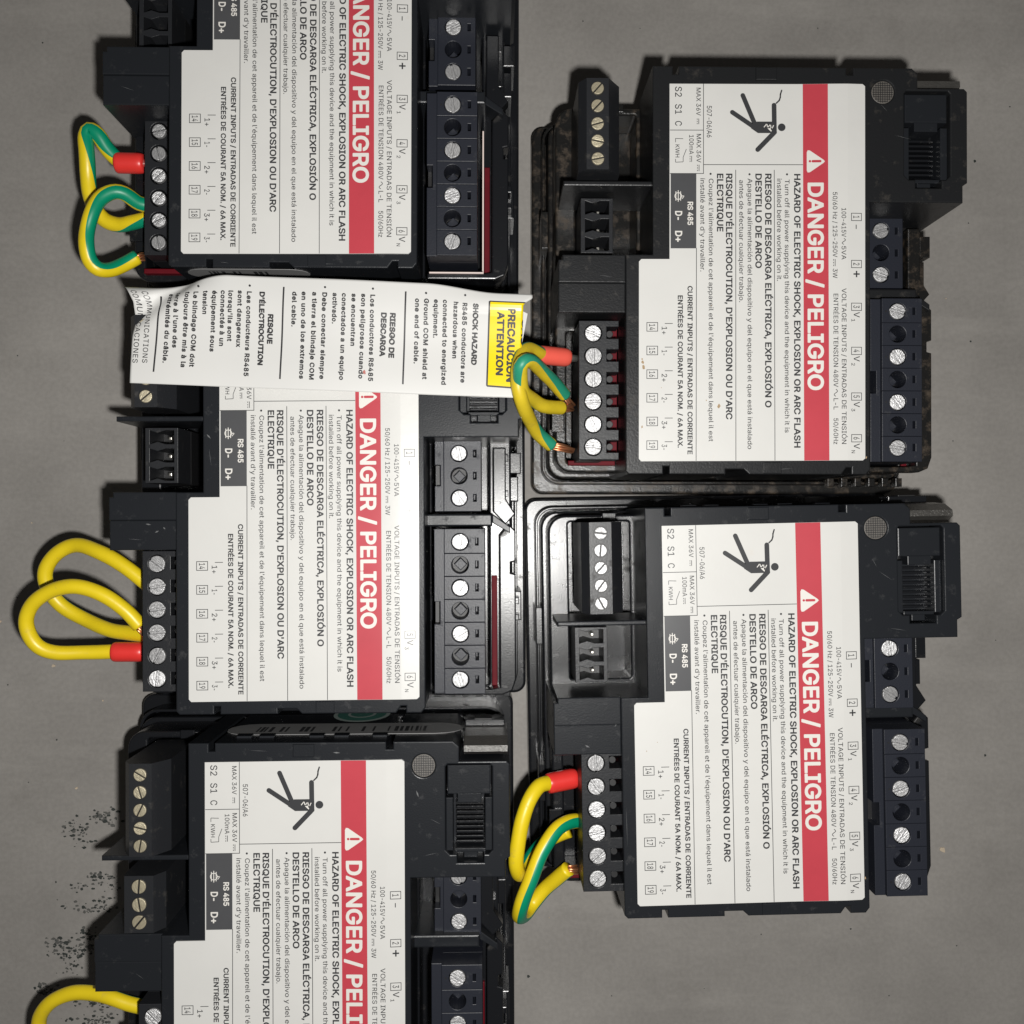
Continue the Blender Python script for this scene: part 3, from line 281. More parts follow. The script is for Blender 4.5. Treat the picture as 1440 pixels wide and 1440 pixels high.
    (83, 447, [[170, 314, 329, 262, 371, 235, 399, 201, 408, 180, 414, 150, 408, 96, 398, 72, 383, 48, 362, 28, 338, 12, 311, -1, 278, -10, 242, -14, 188, -13, 152, -6, 113, 10, 87, 27, 66, 48, 41, 93, 34, 123, 35, 142, 107, 142, 119, 105, 143, 78, 179, 61, 224, 55, 272, 62, 308, 80, 333, 108, 339, 144, 330, 171, 301, 195, 263, 211, 143, 247, 92, 276, 71, 297, 55, 324, 47, 354, 47, 387, 52, 414, 62, 438, 89, 473, 134, 503, 194, 520, 260, 519, 305, 509, 353, 482, 389, 441, 405, 393, 407, 378, 401, 372, 335, 372, 326, 399, 314, 419, 290, 438, 266, 447, 239, 452, 206, 451, 179, 446, 156, 435, 129, 408, 123, 390, 121, 369, 125, 354, 134, 339]], [[149, 351, 188, 327, 296, 296, 347, 274, 389, 245, 416, 210, 427, 186, 433, 153, 433, 123, 426, 90, 415, 63, 397, 36, 377, 15, 347, -5, 317, -19, 281, -29, 242, -33, 185, -32, 149, -25, 116, -13, 77, 10, 53, 33, 28, 72, 15, 117, 14, 144, 29, 160, 115, 159, 125, 150, 136, 114, 150, 96, 176, 82, 215, 74, 260, 78, 295, 93, 316, 117, 320, 144, 313, 162, 290, 179, 137, 229, 81, 261, 56, 285, 37, 318, 28, 354, 28, 390, 34, 420, 45, 447, 75, 486, 98, 504, 128, 521, 191, 538, 260, 539, 314, 525, 367, 495, 389, 474, 406, 450, 421, 411, 426, 378, 421, 363, 410, 355, 326, 356, 315, 366, 305, 399, 290, 415, 260, 429, 224, 433, 182, 427, 153, 408, 140, 381, 142, 363]]),
    (84, 449, [[263, 381, 263, 0, 257, -6, 191, -6, 187, 0, 187, 444, 29, 447, 26, 453, 26, 510, 32, 515, 419, 514, 423, 507, 420, 447, 266, 446, 263, 444]], [[38, 427, 17, 432, 7, 450, 7, 513, 14, 526, 26, 533, 419, 534, 431, 529, 440, 519, 442, 450, 431, 431, 419, 427, 283, 426, 282, 0, 279, -12, 269, -22, 257, -25, 188, -25, 175, -18, 168, -6, 167, 426]]),
    (85, 517, [[423, 56, 394, 28, 351, 3, 315, -8, 258, -14, 201, -8, 165, 4, 123, 28, 90, 61, 66, 106, 55, 157, 54, 508, 57, 514, 123, 515, 130, 511, 130, 178, 132, 154, 141, 127, 159, 98, 189, 74, 222, 61, 258, 58, 297, 62, 327, 73, 354, 93, 375, 124, 383, 148, 387, 178, 387, 511, 393, 515, 462, 512, 463, 157, 452, 106]], [[210, -29, 159, -15, 111, 13, 73, 52, 47, 103, 38, 136, 35, 172, 38, 520, 48, 531, 60, 534, 129, 533, 147, 520, 149, 178, 152, 151, 167, 118, 192, 94, 225, 80, 261, 77, 300, 82, 327, 95, 350, 118, 365, 151, 368, 178, 370, 520, 378, 529, 390, 534, 468, 531, 478, 523, 482, 511, 482, 175, 479, 133, 463, 85, 444, 52, 420, 25, 390, 2, 359, -14, 321, -27, 282, -32]]),
    (86, 480, [[319, 309, 391, 513, 463, 515, 469, 507, 284, 0, 277, -6, 199, -4, 11, 507, 12, 513, 85, 515, 90, 510, 201, 198, 241, 75]], [[429, 342, 298, -14, 280, -25, 193, -23, 179, -6, -7, 501, -6, 519, 4, 531, 16, 534, 88, 533, 105, 522, 241, 140, 376, 526, 391, 533, 466, 533, 479, 528, 487, 516, 487, 501]]),
    (87, 686, [[478, 156, 493, 97, 598, 512, 604, 515, 673, 513, 675, 507, 536, 0, 529, -6, 454, -6, 450, -3, 343, 400, 236, -3, 229, -6, 151, -5, 11, 507, 12, 513, 82, 515, 88, 510, 193, 93, 300, 510, 307, 515, 382, 514]], [[274, 67, 254, -9, 241, -22, 151, -25, 133, -13, -7, 501, -8, 513, -3, 525, 13, 534, 82, 534, 94, 531, 103, 522, 193, 178, 282, 516, 292, 529, 304, 534, 382, 534, 401, 522, 493, 181, 582, 522, 589, 529, 601, 534, 670, 534, 685, 528, 693, 516, 693, 501, 554, -6, 548, -18, 532, -25, 454, -25, 442, -21, 434, -12, 343, 317]]),
    (88, 474, [[30, 497, 24, 507, 27, 514, 108, 513, 201, 377, 237, 317, 369, 513, 450, 513, 450, 504, 283, 264, 461, 3, 459, -5, 378, -5, 237, 205, 96, -4, 18, -6, 13, -3, 15, 6, 193, 261]], [[221, 381, 237, 355, 240, 358, 360, 530, 372, 534, 447, 534, 459, 530, 467, 522, 471, 507, 467, 495, 307, 264, 478, 12, 480, -6, 468, -22, 456, -25, 381, -25, 366, -20, 237, 168, 105, -21, 93, -25, 15, -25, -3, -14, -7, 0, -3, 14, 170, 261, 8, 495, 4, 507, 8, 522, 27, 534, 105, 534, 117, 530]]),
    (90, 438, [[347, 378, 128, 63, 400, 63, 405, 57, 405, -3, 397, -6, 37, -4, 37, 51, 309, 444, 40, 446, 34, 453, 36, 513, 400, 513, 402, 459]], [[196, 82, 400, 82, 413, 78, 423, 66, 424, -6, 417, -18, 403, -25, 40, -25, 22, -16, 17, 0, 19, 58, 272, 426, 31, 428, 22, 435, 16, 447, 18, 519, 28, 531, 40, 534, 406, 532, 416, 525, 421, 513, 419, 450, 168, 84]]),
    (97, 389, [[75, 9, 42, 42, 27, 81, 26, 129, 33, 155, 43, 171, 66, 193, 105, 211, 258, 238, 268, 246, 269, 264, 264, 287, 255, 303, 239, 315, 219, 323, 180, 324, 150, 316, 126, 300, 105, 270, 99, 268, 36, 287, 36, 294, 46, 315, 66, 342, 84, 358, 111, 374, 144, 384, 183, 390, 216, 389, 249, 383, 282, 369, 303, 354, 321, 333, 333, 312, 341, 279, 342, -3, 336, -6, 273, -5, 270, 37, 237, 6, 189, -12, 159, -15, 126, -11, 102, -5], [161, 159, 123, 147, 102, 126, 99, 93, 105, 78, 114, 68, 144, 54, 189, 53, 224, 63, 250, 84, 261, 102, 268, 123, 269, 177]], [[207, -28, 171, -33, 135, -32, 105, -26, 72, -12, 51, 3, 27, 30, 14, 57, 6, 93, 7, 132, 16, 162, 33, 189, 57, 210, 84, 224, 120, 235, 250, 255, 249, 273, 240, 291, 227, 300, 207, 305, 177, 304, 153, 297, 135, 282, 117, 255, 102, 249, 30, 269, 18, 282, 17, 297, 30, 327, 51, 354, 72, 372, 123, 399, 183, 409, 219, 408, 255, 401, 282, 391, 309, 374, 330, 353, 345, 330, 355, 306, 361, 267, 362, 0, 359, -12, 351, -20, 339, -25, 276, -25, 261, -20, 252, -8], [133, 78, 153, 72, 180, 71, 201, 75, 219, 83, 234, 96, 245, 111, 250, 132, 250, 153, 165, 141, 129, 129, 119, 117, 117, 102, 120, 90]]),
    (98, 424, [[47, 424, 47, 511, 53, 515, 116, 514, 120, 508, 122, 335, 144, 361, 176, 381, 206, 389, 245, 390, 278, 383, 314, 367, 340, 346, 360, 322, 382, 280, 391, 247, 396, 190, 394, 148, 382, 100, 368, 67, 341, 31, 317, 11, 290, -3, 260, -12, 230, -14, 197, -11, 176, -4, 152, 10, 119, 47, 116, -5, 53, -6, 47, -2], [134, 268, 122, 227, 119, 175, 127, 127, 145, 91, 173, 65, 200, 55, 242, 55, 275, 69, 291, 85, 306, 109, 321, 166, 322, 202, 317, 238, 296, 286, 278, 305, 260, 316, 233, 323, 209, 323, 182, 317, 164, 307, 146, 289]], [[28, 61, 28, 514, 35, 526, 47, 533, 119, 533, 132, 526, 139, 511, 140, 382, 170, 399, 194, 406, 230, 409, 266, 406, 296, 397, 326, 382, 353, 360, 375, 334, 398, 289, 410, 247, 415, 190, 409, 127, 392, 73, 375, 43, 355, 19, 314, -13, 263, -30, 230, -33, 194, -30, 170, -23, 137, -4, 130, -17, 116, -25, 44, -23, 34, -17, 28, -5], [173, 289, 152, 262, 141, 226, 138, 178, 145, 133, 161, 101, 182, 82, 212, 72, 245, 75, 260, 82, 276, 97, 296, 136, 303, 190, 296, 244, 277, 280, 248, 300, 230, 304, 203, 303]]),
    (99, 396, [[106, 360, 142, 379, 172, 387, 208, 390, 244, 387, 277, 377, 308, 361, 334, 339, 355, 310, 367, 274, 301, 256, 281, 292, 253, 314, 217, 323, 175, 319, 151, 307, 130, 286, 114, 256, 106, 226, 103, 175, 114, 121, 134, 85, 166, 60, 208, 52, 250, 61, 280, 83, 300, 121, 304, 123, 368, 106, 362, 82, 345, 52, 322, 26, 295, 7, 262, -6, 226, -13, 190, -14, 157, -8, 127, 4, 99, 22, 70, 52, 51, 82, 38, 115, 30, 151, 29, 205, 34, 244, 43, 277, 60, 310, 79, 336]], [[190, 73, 223, 73, 250, 82, 269, 100, 285, 133, 298, 141, 310, 141, 379, 121, 386, 112, 388, 100, 372, 58, 348, 25, 313, -4, 277, -22, 238, -31, 190, -33, 151, -26, 118, -13, 87, 7, 55, 40, 34, 73, 20, 109, 12, 148, 12, 229, 20, 268, 34, 304, 62, 346, 88, 370, 118, 389, 154, 403, 190, 409, 238, 407, 292, 392, 336, 364, 370, 321, 383, 292, 386, 274, 381, 262, 370, 253, 301, 237, 283, 246, 272, 271, 261, 286, 235, 301, 211, 305, 187, 303, 169, 296, 154, 285, 139, 265, 126, 232, 122, 199, 124, 157, 133, 124, 148, 98, 166, 82]]),
    (100, 424, [[250, 381, 281, 361, 304, 334, 305, 511, 313, 515, 373, 515, 377, 511, 378, 1, 373, -6, 310, -5, 304, 44, 277, 13, 238, -9, 181, -14, 136, -3, 106, 13, 76, 40, 55, 70, 38, 112, 29, 169, 31, 229, 43, 280, 74, 334, 109, 366, 151, 385, 205, 390], [128, 286, 111, 250, 103, 202, 107, 142, 123, 100, 148, 71, 175, 57, 214, 53, 250, 64, 268, 77, 284, 97, 294, 118, 303, 151, 304, 217, 298, 250, 286, 277, 274, 295, 253, 312, 214, 323, 184, 322, 164, 316, 148, 307]], [[190, 73, 229, 75, 255, 91, 276, 124, 286, 166, 285, 214, 273, 262, 249, 292, 214, 304, 178, 301, 153, 286, 132, 253, 122, 211, 124, 157, 135, 118, 160, 86], [79, 10, 50, 43, 33, 73, 19, 109, 12, 148, 9, 190, 14, 247, 25, 286, 40, 319, 61, 349, 85, 372, 112, 390, 145, 403, 178, 409, 220, 408, 254, 400, 283, 383, 286, 511, 290, 523, 298, 530, 310, 534, 373, 534, 385, 530, 394, 520, 397, 508, 394, -11, 386, -20, 376, -25, 310, -25, 295, -18, 286, -4, 241, -27, 208, -33, 178, -32, 127, -20]]),
    (101, 404, [[106, 360, 139, 378, 172, 388, 205, 390, 247, 386, 278, 376, 307, 359, 332, 337, 352, 307, 367, 271, 374, 241, 377, 172, 373, 164, 103, 163, 111, 121, 127, 91, 154, 67, 181, 56, 220, 52, 257, 61, 283, 79, 304, 111, 367, 96, 370, 88, 353, 52, 331, 27, 304, 8, 274, -5, 238, -13, 193, -13, 160, -8, 127, 4, 100, 21, 76, 43, 57, 70, 39, 112, 31, 148, 28, 187, 33, 241, 43, 277, 58, 307, 77, 334], [106, 244, 103, 229, 106, 227, 302, 229, 291, 268, 272, 298, 244, 317, 214, 324, 175, 320, 148, 307, 124, 283]], [[190, 73, 223, 72, 253, 80, 271, 94, 289, 124, 304, 130, 376, 113, 387, 103, 390, 88, 368, 40, 334, 5, 280, -23, 226, -33, 157, -27, 106, -6, 64, 28, 34, 73, 15, 127, 9, 190, 19, 265, 41, 316, 73, 358, 118, 390, 169, 406, 229, 408, 274, 398, 307, 382, 337, 358, 360, 331, 376, 301, 389, 262, 396, 214, 396, 166, 388, 151, 373, 144, 127, 144, 125, 142, 130, 124, 147, 97, 166, 82], [260, 283, 247, 294, 229, 302, 205, 305, 181, 302, 148, 283, 127, 247, 277, 246, 272, 265]]),
    (102, 254, [[75, 9, 75, 318, 72, 321, 3, 322, 0, 327, 1, 381, 6, 385, 74, 387, 75, 441, 81, 471, 97, 498, 123, 519, 150, 531, 177, 536, 213, 534, 240, 528, 247, 525, 248, 519, 231, 464, 195, 468, 171, 464, 157, 453, 149, 435, 148, 390, 150, 385, 232, 384, 234, 327, 228, 321, 150, 321, 148, 318, 147, -3, 141, -6, 78, -6]], [[156, -20, 144, -25, 78, -25, 66, -21, 57, -9, 56, 300, 3, 302, -12, 310, -18, 324, -18, 381, -14, 393, -3, 403, 55, 405, 56, 447, 64, 480, 81, 509, 102, 528, 126, 542, 153, 551, 210, 554, 252, 544, 266, 531, 267, 516, 252, 462, 244, 450, 233, 444, 195, 449, 174, 444, 168, 432, 167, 408, 168, 404, 231, 404, 246, 396, 253, 381, 253, 324, 246, 310, 234, 303, 167, 300, 167, 0, 164, -12]]),
    (103, 425, [[123, 107, 139, 89, 157, 76, 181, 67, 205, 65, 235, 69, 253, 76, 284, 104, 295, 125, 303, 155, 305, 218, 290, 272, 275, 293, 259, 308, 226, 322, 184, 322, 154, 310, 127, 284, 108, 242, 102, 194, 107, 146], [280, 362, 307, 335, 307, 380, 310, 384, 373, 385, 378, 380, 378, -10, 373, -55, 362, -82, 346, -105, 319, -128, 292, -142, 265, -150, 223, -156, 181, -155, 142, -149, 109, -136, 79, -115, 54, -88, 45, -73, 46, -65, 103, -35, 133, -69, 166, -86, 220, -91, 259, -82, 286, -64, 299, -43, 305, -19, 305, 53, 286, 32, 265, 16, 244, 6, 217, 0, 181, -1, 151, 4, 123, 14, 97, 30, 76, 49, 58, 73, 37, 119, 28, 191, 37, 263, 50, 296, 75, 335, 106, 363, 136, 380, 178, 389, 217, 389, 250, 381]], [[124, -7, 85, 15, 52, 48, 32, 80, 16, 128, 10, 170, 12, 233, 25, 287, 43, 323, 71, 359, 97, 380, 127, 396, 160, 406, 196, 409, 232, 406, 256, 399, 286, 382, 295, 397, 307, 404, 373, 404, 385, 401, 394, 392, 397, 380, 397, -10, 391, -61, 372, -103, 351, -127, 328, -145, 301, -159, 268, -169, 226, -175, 190, -175, 151, -170, 115, -159, 74, -136, 43, -104, 26, -73, 27, -61, 34, -50, 91, -18, 103, -16, 118, -22, 142, -51, 163, -65, 190, -71, 229, -70, 253, -64, 271, -51, 281, -37, 286, -16, 286, 6, 253, -11, 208, -20, 163, -18], [268, 272, 241, 297, 202, 305, 166, 295, 138, 266, 128, 242, 123, 215, 124, 161, 139, 118, 166, 93, 196, 84, 229, 87, 256, 101, 273, 122, 285, 158, 287, 203, 280, 245]]),
    (104, 410, [[47, 432, 49, 513, 116, 514, 120, 507, 122, 340, 140, 360, 162, 375, 197, 387, 227, 390, 254, 388, 287, 379, 317, 361, 334, 342, 355, 300, 363, 258, 362, -4, 296, -6, 291, -3, 290, 234, 287, 264, 276, 291, 260, 308, 236, 320, 209, 323, 179, 318, 158, 308, 137, 288, 125, 264, 120, 228, 119, -3, 113, -6, 53, -6, 47, -3]], [[139, 102, 139, -3, 131, -18, 116, -25, 50, -25, 35, -18, 28, -6, 28, 510, 34, 525, 47, 533, 116, 534, 128, 529, 135, 522, 139, 510, 140, 384, 179, 402, 212, 409, 257, 407, 293, 397, 320, 383, 347, 357, 364, 330, 377, 291, 382, 240, 382, 0, 374, -19, 359, -25, 293, -25, 281, -20, 273, -9, 270, 246, 262, 276, 242, 297, 218, 304, 185, 300, 164, 289, 148, 270, 139, 234]]),
    (105, 167, [[120, 33, 120, 0, 116, -5, 53, -6, 47, 0, 47, 378, 50, 385, 113, 385, 119, 381], [80, 530, 98, 528, 113, 520, 126, 507, 132, 489, 131, 471, 122, 455, 107, 443, 89, 437, 71, 438, 53, 447, 41, 461, 36, 477, 37, 495, 47, 513, 62, 525]], [[47, 428, 29, 445, 18, 468, 17, 492, 27, 519, 44, 536, 68, 547, 98, 547, 122, 537, 140, 519, 150, 498, 151, 474, 140, 447, 122, 429, 98, 419, 74, 418], [62, 404, 122, 403, 134, 393, 139, 381, 139, 0, 131, -18, 116, -25, 47, -24, 35, -18, 28, -3, 28, 381, 38, 400]]),
    (106, 167, [[97, -110, 74, -130, 47, -143, -10, -149, -16, -143, -14, -83, 17, -79, 29, -74, 40, -62, 45, -44, 47, 379, 53, 385, 113, 385, 120, 379, 119, -41, 113, -77], [47, 453, 37, 469, 35, 487, 41, 505, 53, 520, 71, 528, 89, 529, 107, 524, 122, 511, 130, 496, 131, 475, 126, 460, 113, 446, 95, 438, 77, 437, 59, 443]], [[146, 457, 131, 437, 110, 423, 83, 418, 59, 422, 36, 436, 21, 457, 16, 484, 21, 508, 35, 529, 59, 544, 83, 549, 110, 544, 131, 530, 146, 508, 151, 484], [29, 388, 35, 397, 47, 404, 113, 404, 128, 400, 138, 385, 138, -44, 133, -77, 124, -101, 95, -139, 53, -161, 20, -167, -13, -168, -27, -161, -34, -149, -34, -80, -19, -63, 20, -57, 27, -35]]),
    (107, 381, [[332, 60, 377, 4, 377, -3, 371, -6, 293, -6, 152, 167, 120, 138, 119, -3, 113, -6, 53, -6, 47, -3, 47, 507, 50, 514, 113, 515, 120, 510, 122, 221, 281, 384, 365, 383, 364, 375, 209, 216]], [[139, 102, 139, -3, 131, -18, 116, -25, 50, -25, 35, -18, 28, -6, 28, 510, 34, 525, 47, 533, 119, 533, 131, 527, 138, 516, 140, 267, 275, 402, 365, 404, 379, 396, 385, 384, 379, 363, 235, 216, 392, 15, 397, 0, 392, -16, 374, -25, 284, -23, 274, -15, 152, 141, 139, 129]]),
    (108, 189, [[47, 430, 49, 514, 113, 515, 119, 511, 121, 82, 125, 67, 131, 61, 175, 58, 187, 4, 182, -3, 140, -8, 98, -2, 70, 16, 52, 46, 47, 85]], [[139, 100, 143, 77, 176, 79, 187, 73, 193, 64, 206, 1, 201, -11, 191, -20, 158, -26, 125, -27, 80, -15, 65, -5, 47, 14, 30, 55, 28, 511, 34, 526, 47, 533, 119, 533, 132, 526, 138, 514]]),
    (109, 610, [[263, 288, 251, 305, 236, 316, 200, 324, 161, 315, 136, 294, 125, 273, 120, 246, 119, -3, 113, -6, 50, -5, 47, 0, 47, 381, 53, 385, 116, 384, 119, 338, 140, 362, 161, 377, 188, 388, 218, 392, 248, 389, 281, 374, 301, 354, 317, 329, 339, 354, 362, 372, 389, 384, 419, 391, 449, 392, 482, 385, 509, 372, 532, 351, 552, 318, 562, 270, 562, -3, 557, -6, 497, -6, 491, -3, 487, 276, 481, 294, 467, 309, 446, 320, 419, 324, 392, 321, 371, 310, 355, 294, 344, 270, 340, -3, 335, -6, 275, -6, 269, -3, 268, 258]], [[139, 135, 139, 0, 134, -15, 116, -25, 53, -25, 38, -20, 29, -9, 28, 381, 32, 393, 42, 402, 116, 404, 131, 396, 137, 384, 182, 406, 236, 410, 281, 397, 305, 379, 320, 361, 350, 386, 383, 402, 425, 411, 461, 409, 497, 400, 529, 381, 549, 360, 568, 330, 577, 300, 582, 255, 582, 0, 579, -12, 569, -22, 494, -25, 482, -21, 472, -9, 470, 264, 462, 288, 440, 302, 413, 305, 392, 300, 374, 287, 363, 267, 360, 0, 357, -12, 347, -22, 272, -25, 260, -20, 251, -9, 249, 267, 244, 282, 233, 295, 212, 304, 185, 304, 163, 294, 147, 276, 139, 246]]),
    (110, 410, [[120, 9, 116, -6, 53, -6, 47, 0, 47, 381, 53, 385, 115, 384, 119, 336, 149, 367, 188, 385, 239, 390, 287, 379, 310, 366, 332, 345, 350, 315, 359, 285, 363, 240, 362, -3, 356, -6, 296, -6, 291, -3, 288, 261, 279, 285, 262, 306, 242, 318, 212, 323, 185, 320, 158, 308, 137, 288, 125, 264, 120, 228]], [[139, 102, 139, -3, 131, -18, 116, -25, 50, -25, 38, -20, 29, -9, 28, 378, 32, 393, 50, 404, 113, 404, 128, 399, 137, 383, 179, 402, 227, 409, 269, 405, 308, 390, 332, 373, 355, 345, 369, 318, 378, 288, 382, 240, 382, 0, 379, -12, 362, -25, 296, -25, 282, -21, 273, -9, 270, 249, 260, 281, 239, 299, 212, 304, 185, 300, 164, 289, 148, 270, 139, 234]]),
    (111, 415, [[106, 360, 142, 379, 172, 387, 208, 390, 256, 384, 288, 373, 316, 355, 346, 324, 364, 295, 378, 259, 386, 208, 386, 166, 377, 115, 364, 82, 346, 52, 316, 22, 289, 4, 259, -7, 223, -14, 187, -13, 145, -4, 115, 10, 88, 31, 67, 55, 51, 82, 38, 115, 30, 151, 29, 205, 34, 244, 43, 277, 60, 310, 79, 336], [130, 286, 111, 247, 103, 199, 107, 142, 123, 100, 148, 71, 175, 57, 220, 53, 259, 66, 276, 79, 292, 100, 311, 154, 313, 187, 310, 223, 292, 276, 280, 292, 259, 311, 241, 319, 217, 323, 187, 322, 166, 316, 148, 305]], [[190, 73, 229, 74, 259, 89, 280, 118, 293, 166, 292, 220, 276, 265, 250, 294, 217, 304, 181, 301, 154, 285, 134, 256, 123, 211, 122, 166, 135, 118, 160, 86], [15, 130, 10, 208, 15, 247, 26, 286, 43, 319, 64, 348, 88, 370, 121, 391, 154, 403, 205, 409, 244, 406, 280, 397, 313, 380, 340, 359, 363, 334, 382, 301, 400, 250, 405, 208, 404, 148, 395, 109, 381, 73, 353, 31, 325, 4, 295, -14, 259, -27, 208, -33, 154, -27, 118, -13, 77, 16, 52, 43, 26, 91]]),
    (112, 424, [[352, 43, 329, 20, 302, 2, 263, -11, 230, -14, 197, -11, 170, -1, 143, 18, 122, 43, 119, -146, 113, -149, 53, -149, 47, -146, 47, 379, 50, 384, 116, 384, 119, 331, 141, 358, 167, 377, 194, 387, 227, 390, 260, 388, 290, 379, 318, 364, 350, 336, 367, 310, 382, 277, 394, 229, 396, 190, 394, 148, 386, 112, 374, 79], [266, 64, 296, 91, 316, 139, 322, 190, 314, 247, 296, 286, 269, 312, 233, 323, 191, 320, 173, 312, 152, 295, 139, 277, 127, 250, 119, 190, 127, 127, 149, 85, 182, 60, 221, 53, 242, 55]], [[139, -41, 139, -146, 131, -161, 116, -168, 50, -168, 35, -161, 28, -149, 29, 388, 38, 399, 53, 404, 119, 403, 129, 397, 140, 382, 170, 399, 206, 408, 248, 409, 296, 397, 326, 382, 355, 358, 383, 322, 399, 286, 410, 247, 415, 190, 412, 145, 400, 91, 385, 58, 365, 29, 341, 5, 312, -14, 266, -30, 218, -33, 173, -24, 140, -5], [283, 271, 271, 286, 254, 298, 236, 304, 212, 304, 177, 292, 152, 262, 139, 214, 141, 151, 157, 106, 170, 91, 188, 78, 218, 72, 248, 76, 271, 91, 288, 115, 300, 154, 303, 199, 296, 241]]),
    (113, 424, [[263, 304, 244, 316, 226, 322, 196, 323, 173, 319, 139, 299, 114, 259, 103, 202, 108, 139, 129, 91, 148, 71, 166, 60, 205, 53, 244, 61, 273, 82, 293, 115, 304, 163, 303, 226, 289, 271], [241, -8, 196, -14, 148, -8, 106, 13, 66, 52, 43, 97, 30, 151, 30, 226, 42, 277, 57, 310, 85, 346, 109, 366, 148, 384, 196, 390, 238, 385, 277, 364, 304, 334, 307, 379, 310, 385, 373, 385, 378, 379, 377, -146, 370, -149, 310, -149, 306, -146, 304, 44, 277, 13]], [[265, 103, 279, 133, 286, 178, 284, 223, 273, 262, 255, 286, 235, 299, 205, 305, 172, 299, 143, 274, 126, 232, 122, 202, 122, 166, 135, 118, 160, 86, 178, 76, 196, 72, 235, 78, 252, 88], [40, 319, 61, 349, 87, 373, 127, 397, 160, 406, 196, 409, 232, 406, 256, 399, 286, 381, 295, 397, 310, 404, 376, 404, 392, 394, 397, 379, 397, -143, 394, -155, 385, -164, 373, -168, 307, -167, 289, -155, 286, -143, 283, -6, 256, -22, 232, -30, 196, -33, 160, -30, 127, -20, 97, -4, 72, 16, 49, 43, 32, 73, 20, 106, 10, 169, 15, 250, 25, 286]]),
    (114, 259, [[120, 9, 116, -6, 53, -6, 47, 0, 47, 381, 53, 385, 115, 384, 119, 341, 140, 365, 170, 383, 203, 390, 245, 390, 249, 384, 248, 318, 200, 319, 170, 313, 143, 295, 125, 267, 120, 237]], [[139, 102, 139, -3, 131, -18, 116, -25, 50, -25, 38, -20, 29, -9, 29, 387, 37, 399, 50, 404, 116, 404, 128, 399, 137, 387, 161, 400, 188, 408, 251, 408, 263, 400, 268, 387, 268, 321, 263, 306, 248, 298, 206, 301, 179, 296, 156, 282, 143, 261, 139, 237]]),
    (115, 365, [[220, -11, 183, -14, 144, -11, 90, 7, 66, 25, 50, 43, 36, 70, 30, 94, 36, 100, 96, 112, 111, 82, 126, 67, 150, 55, 180, 51, 207, 54, 234, 63, 252, 77, 260, 91, 259, 118, 244, 136, 222, 146, 132, 169, 102, 180, 69, 203, 48, 235, 42, 259, 41, 286, 46, 307, 59, 334, 95, 367, 123, 380, 150, 387, 213, 389, 246, 382, 267, 373, 304, 343, 319, 319, 330, 292, 327, 284, 267, 271, 251, 298, 234, 315, 216, 323, 189, 326, 167, 325, 144, 317, 128, 307, 117, 292, 116, 265, 132, 245, 156, 234, 247, 211, 279, 198, 311, 175, 330, 145, 336, 121, 336, 94, 329, 64, 318, 44, 300, 25, 276, 8]], [[334, 178, 348, 151, 355, 121, 355, 91, 347, 58, 334, 34, 315, 12, 291, -5, 258, -21, 228, -29, 183, -33, 141, -30, 105, -20, 79, -8, 51, 13, 34, 34, 18, 64, 11, 94, 18, 112, 30, 118, 90, 131, 111, 125, 130, 88, 159, 73, 183, 70, 210, 74, 231, 83, 242, 97, 240, 114, 225, 125, 126, 151, 78, 172, 47, 199, 30, 229, 23, 259, 22, 286, 28, 313, 37, 334, 71, 373, 117, 398, 171, 409, 228, 406, 274, 391, 310, 364, 336, 329, 349, 295, 347, 280, 336, 268, 273, 253, 261, 253, 248, 262, 238, 283, 225, 298, 213, 304, 189, 307, 150, 299, 137, 289, 134, 274, 141, 262, 159, 253, 252, 229, 285, 217, 313, 199]]),
    (116, 227, [[210, 377, 207, 322, 132, 320, 132, 98, 136, 74, 147, 60, 171, 56, 201, 60, 207, 56, 219, 2, 214, -4, 192, -9, 138, -7, 96, 10, 78, 27, 66, 50, 59, 92, 59, 320, 2, 323, 1, 380, 6, 385, 58, 386, 61, 476, 126, 477, 132, 470, 132, 386, 204, 385]], [[73, 5, 53, 32, 41, 74, 40, 302, 0, 303, -15, 314, -18, 326, -18, 383, -13, 395, -3, 403, 39, 405, 40, 473, 50, 491, 63, 496, 129, 496, 144, 488, 151, 476, 151, 407, 210, 403, 221, 398, 228, 386, 229, 326, 222, 310, 207, 302, 153, 302, 151, 299, 151, 98, 156, 77, 204, 78, 220, 71, 226, 59, 238, -1, 233, -13, 222, -21, 165, -29, 114, -21, 88, -7]]),
    (117, 410, [[48, 109, 47, 379, 50, 384, 113, 385, 119, 382, 122, 118, 131, 94, 149, 72, 170, 61, 200, 56, 230, 60, 254, 72, 273, 91, 285, 118, 290, 154, 291, 382, 296, 385, 362, 383, 362, -4, 296, -5, 292, 1, 290, 42, 262, 13, 224, -5, 182, -11, 134, -4, 101, 13, 77, 36, 59, 67]], [[230, -23, 200, -29, 170, -30, 116, -17, 92, -4, 71, 14, 55, 34, 41, 61, 32, 91, 28, 124, 28, 379, 32, 394, 44, 403, 116, 404, 128, 400, 136, 391, 139, 379, 141, 121, 148, 103, 161, 87, 179, 78, 200, 75, 225, 79, 245, 89, 260, 106, 268, 127, 274, 391, 282, 400, 293, 404, 356, 404, 371, 400, 380, 390, 381, -8, 374, -19, 362, -25, 296, -25, 281, -18, 272, -3]]),
    (118, 389, [[250, 246, 301, 384, 371, 385, 377, 381, 376, 375, 232, -3, 224, -6, 158, -4, 12, 381, 17, 385, 83, 385, 89, 382, 176, 144, 194, 82]], [[210, 189, 286, 396, 305, 404, 374, 404, 389, 397, 396, 384, 395, 372, 250, -9, 239, -21, 224, -25, 158, -25, 141, -12, -6, 372, -7, 384, -1, 397, 17, 404, 86, 404, 101, 398, 108, 387, 194, 148]]),
